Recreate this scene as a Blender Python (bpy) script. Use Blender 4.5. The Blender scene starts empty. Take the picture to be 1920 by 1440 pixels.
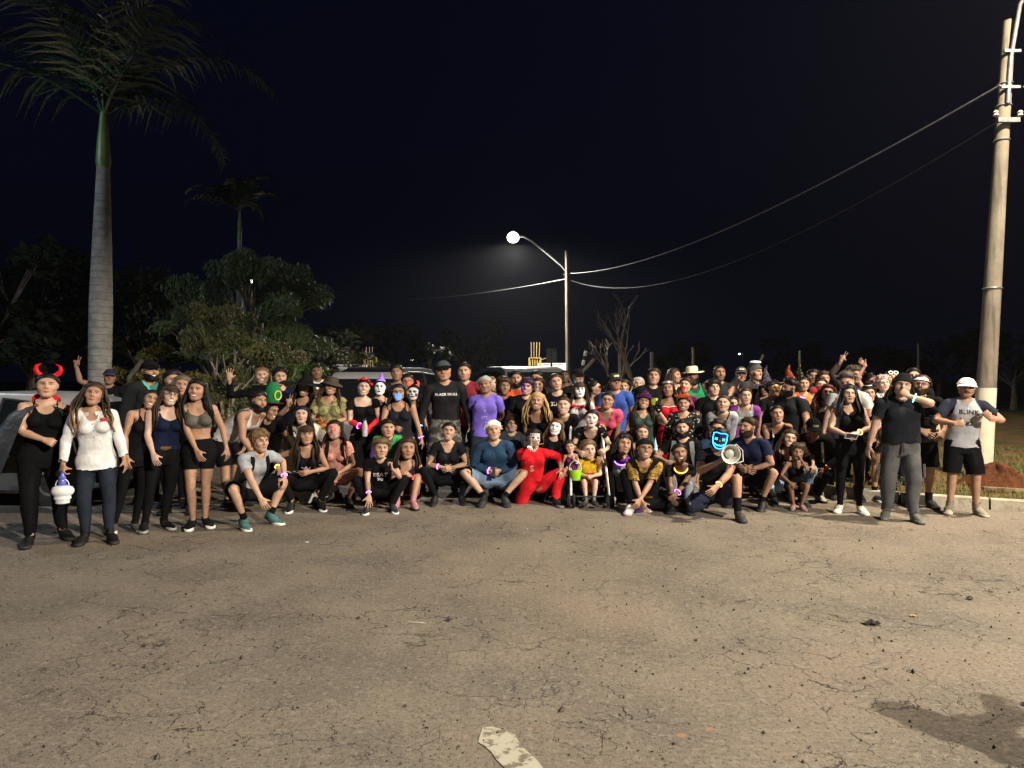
import bpy, math, random, time
import numpy as np
from mathutils import Matrix, Vector
T0 = time.time()
SC = bpy.context.scene
COL = SC.collection
# ---------------------------------------------------------------- camera
H_CAM, FPX, HOR = 1.65, 1333.0, 712.0
_c = bpy.data.cameras.new('camera'); CAM = bpy.data.objects.new('camera', _c); COL.objects.link(CAM)
CAM.location = (0, 0, H_CAM); CAM.rotation_euler = (math.radians(90), 0, 0)
_c.sensor_width = 36; _c.lens = 36 * FPX / 1920; _c.shift_y = (HOR - 720) / 1920
_c.clip_start = .05; _c.clip_end = 1500
SC.camera = CAM
# ---------------------------------------------------------------- night sky
_w = bpy.data.worlds.new('World'); SC.world = _w; _w.use_nodes = True
_nt = _w.node_tree; _bg = _nt.nodes['Background']
_sk = _nt.nodes.new('ShaderNodeTexSky'); _sk.sky_type = 'NISHITA'; _sk.sun_disc = False
_sk.sun_elevation = math.radians(-4.0); _sk.sun_rotation = math.radians(180); _sk.ozone_density = 4.0; _sk.dust_density = .3
_ad = _nt.nodes.new('ShaderNodeVectorMath'); _ad.operation = 'ADD'; _ad.inputs[1].default_value = (.006, .0105, .036)      # even navy night glow over the twilight sky
_nt.links.new(_sk.outputs[0], _ad.inputs[0]); _nt.links.new(_ad.outputs[0], _bg.inputs[0]); _bg.inputs[1].default_value = .12
SC.view_settings.view_transform = 'Standard'; SC.view_settings.look = 'None'; SC.view_settings.gamma = 1; SC.view_settings.use_curve_mapping = False
SC.view_settings.exposure = 0.0
SC.render.film_transparent = False
SC.cycles.use_denoising = True; SC.cycles.use_adaptive_sampling = True; SC.cycles.adaptive_threshold = .025
SC.cycles.max_bounces = 3; SC.cycles.diffuse_bounces = 2; SC.cycles.glossy_bounces = 2; SC.cycles.transmission_bounces = 4; SC.cycles.transparent_max_bounces = 6
SC.cycles.sample_clamp_indirect = 3.0
SC.cycles.caustics_reflective = False; SC.cycles.caustics_refractive = False
random.seed(4)
def gx(px, Y): return (px - 960) / FPX * Y            # metres to the side of a picture column at a distance
def gz(py, Y): return H_CAM + (HOR - py) / FPX * Y
POW = (8300, 12000, 26500, 1500)      # watts of the four street lamps (right pole, middle post, behind the camera, left)
# ---------------------------------------------------------------- materials
class Ex:
    """tiny expression wrapper that builds Math nodes"""
    def __init__(s, nt, v): s.nt, s.v = nt, v
    def _o(s, op, *a):
        n = s.nt.nodes.new('ShaderNodeMath'); n.operation = op
        for i, q in enumerate((s,) + a):
            q = q.v if isinstance(q, Ex) else q
            if isinstance(q, (int, float)): n.inputs[i].default_value = q
            else: s.nt.links.new(q, n.inputs[i])
        return Ex(s.nt, n.outputs[0])
    def __add__(s, o): return s._o('ADD', o)
    __radd__ = __add__
    def __sub__(s, o): return s._o('SUBTRACT', o)
    def __rsub__(s, o): return Ex(s.nt, o)._o('SUBTRACT', s)
    def __mul__(s, o): return s._o('MULTIPLY', o)
    __rmul__ = __mul__
    def __truediv__(s, o): return s._o('DIVIDE', o)
    def abs(s): return s._o('ABSOLUTE')
    def max(s, o): return s._o('MAXIMUM', o)
    def min(s, o): return s._o('MINIMUM', o)
    def sqrt(s): return s._o('SQRT')
    def sin(s): return s._o('SINE')
    def frac(s): return s._o('FRACT')
    def gt(s, o): return s._o('GREATER_THAN', o)
    def lt(s, o): return s._o('LESS_THAN', o)
    def step(s, a, b):
        n = s.nt.nodes.new('ShaderNodeMapRange'); n.interpolation_type = 'SMOOTHSTEP'
        n.inputs[1].default_value, n.inputs[2].default_value = min(a, b), max(a, b)
        n.inputs[3].default_value, n.inputs[4].default_value = (0, 1) if a < b else (1, 0)
        s.nt.links.new(s.v, n.inputs[0]); return Ex(s.nt, n.outputs[0])

MATS = {}
class M_:
    def __init__(s, name, rough=.7, spec=.3, metal=0):
        s.m = bpy.data.materials.new(name); s.m.use_nodes = True; s.nt = s.m.node_tree
        s.b = s.nt.nodes['Principled BSDF']
        s.b.inputs['Roughness'].default_value = rough; s.b.inputs['Specular IOR Level'].default_value = spec; s.b.inputs['Metallic'].default_value = metal
        s._co = {}
    def coord(s, kind='Object'):
        if kind not in s._co:
            if kind == 'rest':
                n = s.nt.nodes.new('ShaderNodeAttribute'); n.attribute_name = 'rest'; s._co[kind] = n.outputs['Vector']
            elif kind == 'World':
                n = s.nt.nodes.new('ShaderNodeNewGeometry'); s._co[kind] = n.outputs['Position']
            else:
                n = s.nt.nodes.new('ShaderNodeTexCoord'); s._co[kind] = n.outputs[kind]
        return s._co[kind]
    def xyz(s, kind='Object'):
        n = s.nt.nodes.new('ShaderNodeSeparateXYZ'); s.nt.links.new(s.coord(kind), n.inputs[0])
        return [Ex(s.nt, o) for o in n.outputs]
    def scale(s, sock, sc):
        n = s.nt.nodes.new('ShaderNodeVectorMath'); n.operation = 'MULTIPLY'; s.nt.links.new(sock, n.inputs[0]); n.inputs[1].default_value = sc; return n.outputs[0]
    def noise(s, scale, detail=4, kind='Object', rough=.55, vec=None, dist=0, out=0):
        n = s.nt.nodes.new('ShaderNodeTexNoise'); n.inputs['Scale'].default_value = scale; n.inputs['Detail'].default_value = detail; n.inputs['Roughness'].default_value = rough
        n.inputs['Distortion'].default_value = dist
        s.nt.links.new(vec if vec is not None else s.coord(kind), n.inputs['Vector'])
        return Ex(s.nt, n.outputs[out]) if out == 0 else n.outputs[out]
    def voro(s, scale, kind='Object', feature='F1', vec=None, rnd=1.0):
        n = s.nt.nodes.new('ShaderNodeTexVoronoi'); n.feature = feature; n.inputs['Scale'].default_value = scale; n.inputs['Randomness'].default_value = rnd
        s.nt.links.new(vec if vec is not None else s.coord(kind), n.inputs['Vector'])
        return Ex(s.nt, n.outputs[0])
    def mix(s, f, a, b):
        n = s.nt.nodes.new('ShaderNodeMix'); n.data_type = 'RGBA'
        for q, i in ((f, 0), (a, 6), (b, 7)):
            q = q.v if isinstance(q, Ex) else q
            if isinstance(q, (int, float)): n.inputs[i].default_value = q
            elif isinstance(q, tuple): n.inputs[i].default_value = (q + (1,))[:4]
            else: s.nt.links.new(q, n.inputs[i])
        return n.outputs[2]
    def col(s, c):
        if isinstance(c, tuple): s.b.inputs['Base Color'].default_value = (c + (1,))[:4]
        else: s.nt.links.new(c, s.b.inputs['Base Color'])
        return s
    def bump(s, h, strength=.3, dist=.01):
        n = s.nt.nodes.new('ShaderNodeBump'); n.inputs['Strength'].default_value = strength; n.inputs['Distance'].default_value = dist
        s.nt.links.new(h.v, n.inputs['Height']); s.nt.links.new(n.outputs[0], s.b.inputs['Normal']); return s
    def emit(s, c, e):
        s.b.inputs['Emission Color'].default_value = (c + (1,))[:4]; s.b.inputs['Emission Strength'].default_value = e; return s

def plain(name, c, rough=.6, spec=.3, metal=0, nscale=9, var=.25, bump=0):
    """a single colour with faint mottling"""
    k = ('plain', name)
    if k not in MATS:
        q = M_(name, rough, spec, metal)
        n = q.noise(nscale, 5).step(.3, .7)
        q.col(q.mix(n, tuple(v * (1 - var) for v in c), tuple(min(v * (1 + var), 1) for v in c)))
        if bump: q.bump(q.noise(nscale * 6, 4), bump, .01)
        MATS[k] = q.m
    return MATS[k]

def glow(name, c, e):
    k = ('glow', name)
    if k not in MATS:
        MATS[k] = M_(name, .4).col(tuple(v * .6 for v in c)).emit(c, e).m
    return MATS[k]

# ---------------------------------------------------------------- mesh building
def tag(o, label=None, cat=None, group=None, kind=None):
    if label: o['label'] = label
    if cat: o['category'] = cat
    if group: o['group'] = group
    if kind: o['kind'] = kind
    return o

def empty(name, loc=(0, 0, 0), rz=0):
    o = bpy.data.objects.new(name, None); COL.objects.link(o); o.location = loc; o.rotation_euler = (0, 0, rz); o.empty_display_size = .2
    return o

def link(name, me, mat, parent=None):
    o = bpy.data.objects.new(name, me); COL.objects.link(o)
    if mat is not None: me.materials.append(mat)
    if parent is not None: o.parent = parent
    return o

class MB:
    def __init__(s): s.v, s.f = [], []
    def add(s, V, F):
        n = len(s.v); s.v += [tuple(map(float, p)) for p in V]; s.f += [tuple(int(i) + n for i in q) for q in F]; return s
    def box(s, c, d, R=None, taper=1.0):
        x, y, z = [q / 2 for q in d]
        V = np.array([(i * x * (taper if k > 0 else 1), j * y * (taper if k > 0 else 1), k * z) for k in (-1, 1) for j in (-1, 1) for i in (-1, 1)])
        if R is not None: V = V @ np.asarray(R).T
        return s.add(V + np.array(c), [(0, 2, 3, 1), (4, 5, 7, 6), (0, 1, 5, 4), (2, 6, 7, 3), (0, 4, 6, 2), (1, 3, 7, 5)])
    def tube(s, path, r, n=8, flat=None, cap=True):
        path = np.array(path, float); k = len(path)
        r = np.broadcast_to(np.array(r, float), (k,))
        t = np.gradient(path, axis=0); t /= np.maximum(np.linalg.norm(t, axis=1, keepdims=True), 1e-9)
        ref = np.array([0, 0, 1.]) if abs(t[0][2]) < .9 else np.array([1., 0, 0])
        u = np.cross(t[0], ref); u /= np.linalg.norm(u)
        V = []
        for i in range(k):
            u = u - (u @ t[i]) * t[i]; u /= max(np.linalg.norm(u), 1e-9); w = np.cross(t[i], u)
            for j in range(n):
                a = 2 * math.pi * j / n
                V.append(path[i] + r[i] * (math.cos(a) * u + math.sin(a) * w * (flat or 1)))
        F = [(i * n + j, i * n + (j + 1) % n, (i + 1) * n + (j + 1) % n, (i + 1) * n + j) for i in range(k - 1) for j in range(n)]
        if cap: F += [tuple(range(n))[::-1], tuple(range((k - 1) * n, k * n))]
        return s.add(V, F)
    def lathe(s, prof, n=16, c=(0, 0, 0), R=None, sq=None, cap=True):
        """prof: (radius, z) rows"""
        V = []
        for r, z in prof:
            for j in range(n):
                a = 2 * math.pi * j / n; V.append((r * math.cos(a) * (sq[0] if sq else 1), r * math.sin(a) * (sq[1] if sq else 1), z))
        V = np.array(V)
        if R is not None: V = V @ np.asarray(R).T
        k = len(prof)
        F = [(i * n + j, i * n + (j + 1) % n, (i + 1) * n + (j + 1) % n, (i + 1) * n + j) for i in range(k - 1) for j in range(n)]
        if cap: F += [tuple(range(n))[::-1], tuple(range((k - 1) * n, k * n))]
        return s.add(V + np.array(c), F)
    def ell(s, c, r, n=12, m=7, R=None):
        pr = [(math.sin(math.pi * (i + .02) / (m + .04)), -math.cos(math.pi * (i + .02) / (m + .04))) for i in range(m + 1)]
        V = []
        for q, z in pr:
            for j in range(n):
                a = 2 * math.pi * j / n; V.append((q * math.cos(a) * r[0], q * math.sin(a) * r[1], z * r[2]))
        V = np.array(V)
        if R is not None: V = V @ np.asarray(R).T
        F = [(i * n + j, i * n + (j + 1) % n, (i + 1) * n + (j + 1) % n, (i + 1) * n + j) for i in range(m) for j in range(n)]
        F += [tuple(range(n))[::-1], tuple(range(m * n, (m + 1) * n))]
        return s.add(V + np.array(c), F)
    def torus(s, c, R_, r, n=20, m=6, R=None, arc=2 * math.pi, a0=0, sq=(1, 1)):
        cl = arc >= 6.28; V = []; k = n if cl else n + 1
        for i in range(k):
            a = a0 + arc * i / n
            for j in range(m):
                b = 2 * math.pi * j / m; V.append(((R_ * sq[0] + r * math.cos(b)) * math.cos(a), (R_ * sq[1] + r * math.cos(b)) * math.sin(a), r * math.sin(b)))
        V = np.array(V)
        if R is not None: V = V @ np.asarray(R).T
        F = [(i * m + j, ((i + 1) % k) * m + j, ((i + 1) % k) * m + (j + 1) % m, i * m + (j + 1) % m) for i in range(n) for j in range(m)]
        return s.add(V + np.array(c), F)
    def grid(s, fn, nu, nv):
        V = [fn(i / nu, j / nv) for i in range(nu + 1) for j in range(nv + 1)]
        F = [(i * (nv + 1) + j, (i + 1) * (nv + 1) + j, (i + 1) * (nv + 1) + j + 1, i * (nv + 1) + j + 1) for i in range(nu) for j in range(nv)]
        return s.add(V, F)
    def prism(s, poly, y0, y1):
        """poly of (x,z) extruded along y"""
        n = len(poly)
        V = [(x, y0, z) for x, z in poly] + [(x, y1, z) for x, z in poly]
        F = [(i, (i + 1) % n, (i + 1) % n + n, i + n) for i in range(n)] + [tuple(range(n))[::-1], tuple(range(n, 2 * n))]
        return s.add(V, F)
    def xf(s, R=None, t=(0, 0, 0)):
        V = np.array(s.v)
        if R is not None: V = V @ np.asarray(R).T
        s.v = [tuple(p) for p in V + np.array(t)]; return s
    def mesh(s, name='m', smooth=True):
        me = bpy.data.meshes.new(name); me.from_pydata(s.v, [], s.f)
        if smooth: me.polygons.foreach_set('use_smooth', np.ones(len(me.polygons), bool)); me.set_sharp_from_angle(angle=math.radians(38)) if smooth != 'all' else None
        me.update(); return me
    def build(s, name, mat, parent=None, smooth=True):
        return link(name, s.mesh(name, smooth), mat, parent)

def mesh_from(V, Fc, name='m'):
    """Fc: (n,3) or (n,4) int array"""
    me = bpy.data.meshes.new(name)
    V = np.asarray(V, np.float32); Fc = np.asarray(Fc, np.int32)
    n, k = Fc.shape
    me.vertices.add(len(V)); me.vertices.foreach_set('co', V.ravel())
    me.loops.add(n * k); me.loops.foreach_set('vertex_index', Fc.ravel())
    me.polygons.add(n); me.polygons.foreach_set('loop_start', np.arange(0, n * k, k, dtype=np.int32))
    me.polygons.foreach_set('use_smooth', np.ones(n, bool))
    me.update(calc_edges=True)
    return me

# ---------------------------------------------------------------- ground, road, kerb, verge
KERB = [(16, 4.3), (11, 6.7), (6.42, 8.92), (4.93, 9.64), (4.35, 10.25), (4.15, 11.2), (4.2, 13), (4.6, 18), (5.2, 26), (6.0, 36)]
VERGE_Z = .125
def on_verge(x, Y):
    if Y < 4.3 or Y > 36: return False
    ys = [p[1] for p in KERB]; xs = [p[0] for p in KERB]
    return x > np.interp(Y, ys, xs) + .1

def asphalt():
    q = M_('asphalt', .88, .25)
    x, y, z = q.xyz('World'); W = q.coord('World')
    big = q.noise(.28, 4, 'World'); mid = q.noise(1.1, 5, 'World', rough=.6); fine = q.noise(42, 5, 'World', rough=.85); agg = q.voro(95, 'World'); agg2 = q.voro(190, 'World')
    c = q.mix(mid.step(.32, .68), (.128, .110, .090), (.190, .160, .126))
    c = q.mix(big.step(.45, .75), c, (.21, .163, .125))
    # worn patches where the binder is gone and dark stone shows
    pat = (q.noise(.62, 4, 'World', rough=.62)).step(.57, .68) * (q.noise(28, 2, 'World', rough=.85)).step(.44, .56)
    bare = None
    for (sx, sy, rx, ry) in ((-2.36, 6.1, .7, .4), (-1.85, 5.05, .45, .36), (-.66, 6.3, .55, .45), (.65, 4.6, .4, .2), (-2.3, 3.6, .4, .25)):
        a = (x - sx) / rx; b = (y - sy) / ry; m = ((a * a + b * b).sqrt() + (mid - .5) * 3.2 + (fine - .5) * 1.5).step(.95, .45); bare = m if bare is None else bare.max(m)
    pat = pat.max(bare * .55 * (q.noise(30, 3, 'World', rough=.85)).step(.44, .54))
    c = q.mix(pat * .5, c, (.045, .041, .036))
    c = q.mix((q.noise(2.3, 5, 'World', rough=.7)).step(.60, .74) * .4, c, (.21, .14, .09))        # red dust
    c = q.mix(q.noise(19, 4, 'World', rough=.8).step(.50, .64) * .55, c, (.27, .235, .19))
    c = q.mix(agg.step(.28, .08) * q.noise(20, 3, 'World').step(.42, .58) * .65, c, (.34, .295, .23))
    c = q.mix(fine.step(.52, .36) * .8, c, (.048, .040, .033))
    c = q.mix(agg2.step(.13, .03) * .5, c, (.03, .028, .025))
    wv = q.nt.nodes.new('ShaderNodeVectorMath'); wv.operation = 'MULTIPLY_ADD'
    q.nt.links.new(q.noise(2.2, 5, 'World', rough=.65, out=1), wv.inputs[0]); wv.inputs[1].default_value = (.55, .55, 0); q.nt.links.new(W, wv.inputs[2])
    v2 = q.scale(wv.outputs[0], (1, 1, 0))
    e1 = q.voro(1.7, feature='DISTANCE_TO_EDGE', vec=v2); e2 = q.voro(4.6, feature='DISTANCE_TO_EDGE', vec=v2)
    crk = e1.step(.011, .002) * q.noise(.5, 3, 'World').step(.48, .6) * .9 + e2.step(.020, .003) * q.noise(.8, 3, 'World').step(.42, .58)
    crk = crk.min(1) * q.noise(3.5, 3, 'World').step(.40, .55)
    c = q.mix(crk * .9, c, (.022, .019, .016))
    sp = None
    for (sx, sy, r) in ((.79, 3.3, .030), (.93, 3.36, .025)):
        a = x - sx; b = y - sy; d = (a * a + b * b).sqrt() + (fine - .5) * .05
        m = d.step(r, r * .3); sp = m if sp is None else sp.max(m)
    c = q.mix(sp * .45, c, (.45, .19, .07))
    q.col(c)
    h = fine * .9 + agg.step(.5, .0) * .2 - pat * .3 - crk * 1.5 + mid * .8
    q.bump(h, .6, .011)
    return q.m
ASPHALT = asphalt()
def soil_mat():
    q = M_('soil', .95, .1); n = q.noise(.6, 6, 'World', rough=.65); f = q.noise(7, 5, 'World', rough=.7)
    c = q.mix(n.step(.35, .62), (.05, .034, .018), (.035, .046, .014)); c = q.mix(f.step(.5, .68) * .7, c, (.11, .065, .03)); q.col(c); q.bump(f, .8, .04)
    return q.m
SOIL = soil_mat()
tag(MB().grid(lambda u, v: ((u - .5) * 900, -120 + v * 900, -.05), 8, 8).build('ground', SOIL, smooth=False), kind='structure')
_e = [(x, y) for x, y in KERB]
def _edge(Y): return float(np.interp(Y, [p[1] for p in KERB], [p[0] for p in KERB]))
_ys = sorted(set([-30, -20, -10, -5, 0, 2, 3, 4] + [p[1] for p in KERB] + [5, 6, 7.5, 9.3, 10, 12, 15, 22, 30]))
_mb = MB(); _V = []
for Y in _ys:
    xr = _edge(Y) + .05 if Y >= 4.3 else 16.05
    _V += [(-26, Y, 0), (-8, Y, 0), (xr * .4 - 2, Y, 0), (xr, Y, 0)]
_mb.add(_V, [(4 * i + j, 4 * i + j + 1, 4 * i + 5 + j, 4 * i + 4 + j) for i in range(len(_ys) - 1) for j in range(3)])
tag(_mb.build('road', ASPHALT, smooth=False), kind='structure')
# kerb stones
_k = empty('kerb'); tag(_k, kind='structure')
_q = M_('kerb_concrete', .85, .2); _n = _q.noise(5, 6, 'World', rough=.65)
_q.col(_q.mix(_n.step(.35, .6), (.27, .24, .18), (.40, .365, .285))); _q.col(_q.mix(_q.noise(16, 5, 'World').step(.55, .7) * .6, _q.b.inputs['Base Color'].links[0].from_socket, (.16, .12, .08))); _q.bump(_q.noise(40, 4, 'World'), .4, .01)
_kp = np.array(KERB, float); _d = np.concatenate([[0], np.cumsum(np.linalg.norm(np.diff(_kp, axis=0), axis=1))])
_me = None; _s = 0.
while _s < _d[-1] - 1:
    a = np.array([np.interp(_s + .012, _d, _kp[:, j]) for j in (0, 1)]); b = np.array([np.interp(_s + .988, _d, _kp[:, j]) for j in (0, 1)])
    t = (b - a); L = np.linalg.norm(t); t /= L
    if _me is None:
        m = MB(); pr = [(-.075, -.06), (-.068, .125), (-.05, .142), (.05, .142), (.062, .13), (.07, -.06)]
        V = []
        for xx in np.linspace(-.488, .488, 4): V += [(xx, p, z) for p, z in pr]
        m.add(V, [(i * 6 + j, i * 6 + j + 1, i * 6 + 7 + j, i * 6 + 6 + j) for i in range(3) for j in range(5)] + [tuple(range(6))[::-1], tuple(range(18, 24))])
        _me = m.mesh('kerb_stone')
        _me.materials.append(_q.m)
    o = bpy.data.objects.new('kerb_stone', _me); COL.objects.link(o); o.parent = _k; c = (a + b) / 2
    o.location = (c[0] + t[1] * .0, c[1], random.uniform(-.006, .004)); o.rotation_euler = (0, 0, math.atan2(t[1], t[0]) + random.uniform(-.012, .012)); o.scale = (L / .976, 1, 1)
    _s += 1.0
# verge: uneven earth with grass
_q = M_('verge_earth', .95, .1); _n = _q.noise(1.3, 6, 'World', rough=.65); _f = _q.noise(14, 5, 'World', rough=.7)
_c = _q.mix(_n.step(.4, .6), (.13, .075, .035), (.06, .06, .022)); _c = _q.mix(_f.step(.5, .7) * .6, _c, (.20, .095, .04)); _q.col(_c); _q.bump(_f, .9, .03)
def _vz(x, y): return VERGE_Z - .01 + .025 * math.sin(x * 1.7 + y) * math.sin(y * 1.3) + .015 * math.sin(x * 5 + 2 * y)
_mb = MB(); _V = []; _yy = np.concatenate([np.linspace(4.4, 9, 14), np.linspace(9.1, 14, 26), np.linspace(14.5, 36, 22)])
for Y in _yy:
    x0 = _edge(Y)
    for j in range(15):
        x = x0 + (j / 14) ** 1.8 * 22; _V.append((x, Y, _vz(x, Y) if j else VERGE_Z - .02))
_mb.add(_V, [(i * 15 + j, i * 15 + j + 1, i * 15 + 16 + j, i * 15 + 15 + j) for i in range(len(_yy) - 1) for j in range(14)])
tag(_mb.build('grass_verge', _q.m, smooth='all'), kind='structure')
def blades(name, n, area, zf, hmin, hmax, mat, seed, wid=.006):
    r = np.random.RandomState(seed); P = []
    while sum(len(p) for p in P) < n:
        x = r.uniform(area[0], area[1], 4000); y = r.uniform(area[2], area[3], 4000)
        keep = np.array([on_verge(a, b) for a, b in zip(x, y)]) & (np.sin(x * 2.1 + 1) * np.sin(y * 2.7) + .6 * np.sin(x * 5 + y * 4) + r.uniform(-1, .8, 4000) > -.45) & (np.hypot(x - 6.95, (y - 10.3) * 1.2) > .62)
        P.append(np.stack([x, y], 1)[keep])
    P = np.concatenate(P)[:n]; k = len(P)
    z = np.array([zf(a, b) for a, b in P]); h = r.uniform(hmin, hmax, k); a = r.uniform(0, 6.28, k); bend = r.uniform(.1, .9, k)
    dx, dy = np.cos(a), np.sin(a); w = wid * r.uniform(.6, 1.4, k)
    def pt(t, s): return np.stack([P[:, 0] + dx * h * bend * t * t + -dy * w * s * (1 - t * .8), P[:, 1] + dy * h * bend * t * t + dx * w * s * (1 - t * .8), z + h * t * (1 - .35 * bend * t)], 1)
    V = np.stack([pt(0, -1), pt(0, 1), pt(.55, -1), pt(.55, 1), pt(1, 0)], 1).reshape(-1, 3)
    b = np.arange(k)[:, None] * 5
    F = np.concatenate([b + [0, 1, 3], b + [0, 3, 2], b + [2, 3, 4]]).reshape(-1, 3)
    me = bpy.data.meshes.new(name); me.from_pydata(V.tolist(), [], F.tolist()); return link(name, me, mat)
_q = M_('grass', .7, .2); _n = _q.noise(.9, 4, 'World'); _f = _q.noise(30, 2, 'World')
_c = _q.mix(_n.step(.40, .58), (.13, .095, .035), (.045, .075, .02)); _c = _q.mix(_f.step(.4, .7), _c, (.16, .13, .05)); _q.col(_c)
tag(blades('grass', 22000, (4.2, 13, 8.2, 15.5), _vz, .03, .11, _q.m, 3), 'short patchy grass on the verge beside the kerb', 'grass', kind='stuff')
# earth mound and plank at the pole foot
_q = M_('red_earth', .95, .1); _n = _q.noise(6, 6, 'World', rough=.7); _q.col(_q.mix(_n.step(.3, .7), (.06, .021, .010), (.135, .052, .022))); _q.bump(_q.noise(22, 6, 'World', rough=.75), 1.0, .05)
_r = np.random.RandomState(5); _V = []
for i in range(19):
    rr = i / 18
    for j in range(48):
        a = 6.283 * j / 48; k = 1 + .12 * math.sin(3 * a + 1) + .08 * math.sin(7 * a)
        zz = .47 * (1 - rr ** 1.7) ** .8 if rr < 1 else 0
        _V.append((rr * .56 * k * math.cos(a), rr * .5 * k * math.sin(a), zz * (1 + .22 * math.sin(5 * a + 6 * rr)) + .035 * _r.randn() * (rr < .95) * rr))
_m = MB().add(_V, [(i * 48 + j, i * 48 + (j + 1) % 48, (i + 1) * 48 + (j + 1) % 48, (i + 1) * 48 + j) for i in range(18) for j in range(48)]).build('earth_mound', _q.m, smooth='all')
_m.scale = (.86, .8, .62); _m.location = (7.0, 10.3, .10); tag(_m, 'heap of red earth at the foot of the tall concrete pole', 'earth')
_m = MB().box((0, 0, 0), (.82, .09, .035)).build('wooden_plank', plain('plank', (.20, .14, .09), .8, .2, 0, 4, .5, .4), smooth=False); _m.location = (6.86, 9.66, .155); _m.rotation_euler = (0, .02, -.25); tag(_m, 'weathered wooden plank lying in front of the red earth heap', 'plank')
# worn road dash
_q = M_('road_paint', .8, .2); _n = _q.noise(14, 6, 'World', rough=.7); _q.col(_q.mix(_n.step(.50, .58), (.36, .335, .265), (.15, .125, .095))); _q.bump(_n, .4, .01)
_p = []; _r = random.Random(8)
for i in range(26):
    t = i / 25; cx = -.115 + .62 * t ** 1.05; cy = 3.37 - 1.25 * t; w = .075 * min(1, .35 + t * 9) * _r.uniform(.86, 1.1)
    _p.append(((cx - w, cy - w * .4 + _r.uniform(-.01, .01), .004), (cx + w, cy + w * .5 + _r.uniform(-.01, .01), .004)))
tag(MB().add([q for p in _p for q in p], [(2 * i, 2 * i + 2, 2 * i + 3, 2 * i + 1) for i in range(25)]).build('road_marking', _q.m, smooth=False), 'worn white dash painted on the cracked asphalt', 'road marking')
# loose grit
_r = np.random.RandomState(2); _P = []; _F = []
_base = np.array([(1, 0, 0), (-1, 0, 0), (0, 1, 0), (0, -1, 0), (0, 0, 1), (0, 0, -.5)], float); _bf = [(0, 2, 4), (2, 1, 4), (1, 3, 4), (3, 0, 4), (2, 0, 5), (1, 2, 5), (3, 1, 5), (0, 3, 5)]
for i in range(2600):
    Y = 2.9 + 6.5 * _r.rand() ** 1.4; x = (_r.rand() - .5) * 1.6 * Y
    if Y > 6.8 and not on_verge(x, Y) and abs(x) > 6: continue
    s = .0035 * math.exp(_r.randn() * .55); R = Rz0 = np.array([[math.cos(i), -math.sin(i), 0], [math.sin(i), math.cos(i), 0], [0, 0, 1]])
    V = (_base * _r.uniform(.6, 1.4, (6, 3)) * s) @ R.T + [x, Y, s * .4]
    n = len(_P); _P += V.tolist(); _F += [tuple(a + n for a in f) for f in _bf]
_me = bpy.data.meshes.new('grit'); _me.from_pydata(_P, [], _F); tag(link('loose_grit', _me, plain('grit', (.06, .05, .04), .9, .2, 0, 60, .7)), 'loose dark grit scattered over the asphalt', 'grit', kind='stuff')

# ---------------------------------------------------------------- poles, lamps, cables
CONC = None
def concrete_mat():
    q = M_('pole_concrete', .85, .2); n = q.noise(3, 6, 'Object', rough=.7); s = q.noise(1, 4, vec=q.scale(q.coord('Object'), (14, 14, .8)))
    c = q.mix(n.step(.3, .7), (.10, .086, .064), (.15, .13, .10)); c = q.mix(s.step(.48, .7) * .75, c, (.05, .043, .035)); q.col(c); q.bump(q.noise(60, 4), .3, .006)
    return q.m
CONC = concrete_mat(); STEEL = plain('galvanised', (.15, .15, .15), .5, .4, .5, 12, .3); DKSTEEL = plain('dark_metal', (.05, .05, .05), .5, .4, .3)
def lamp_head(parent, c, d, mat_glow, rad=.17, hz=.085):
    """cobra-head luminaire at c (end of arm), pointing along d"""
    R = np.stack([unit0(d), unit0(np.cross([0, 0, 1], unit0(d))), [0, 0, 1]], 1)
    m = MB().ell((.16, 0, .03), (.36, .15, .075), 18, 8); m.tube([(-.35, 0, .0), (-.1, 0, .02)], .045, 10); m.xf(R, c)
    h = m.build('lamp_housing', STEEL, parent)
    MB().ell((.2, 0, -.03), (rad * 1.35, rad * (.85 if hz < .1 else 1.2), hz), 18, 9).xf(R, c).build('lamp_glass', mat_glow, h)
    return np.array(c) + R @ np.array([.2, 0, -.08 - hz])
def unit0(v): v = np.asarray(v, float); return v / np.linalg.norm(v)
def point_light(loc, power, col, parent, rad=.1, cone=152, blend=.3):
    l = bpy.data.lights.new('lamp_light', 'SPOT'); l.energy = power; l.spot_size = math.radians(cone); l.spot_blend = blend; l.color = col; l.shadow_soft_size = rad
    o = bpy.data.objects.new('lamp_light', l); COL.objects.link(o); o.location = loc; o.parent = parent; return o
def pole(name, base, top_h, r0, r1, lean=(0, 0), n=20, mat=None):
    root = empty(name, base)
    m = MB().lathe([(r0 + (r1 - r0) * t, -.2 + (top_h + .2) * t) for t in np.linspace(0, 1, 16)], n)
    m.v = [(x + lean[0] * z, y + lean[1] * z, z) for x, y, z in m.v]
    b = m.build('post', mat or CONC, root)
    return root, b
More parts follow.
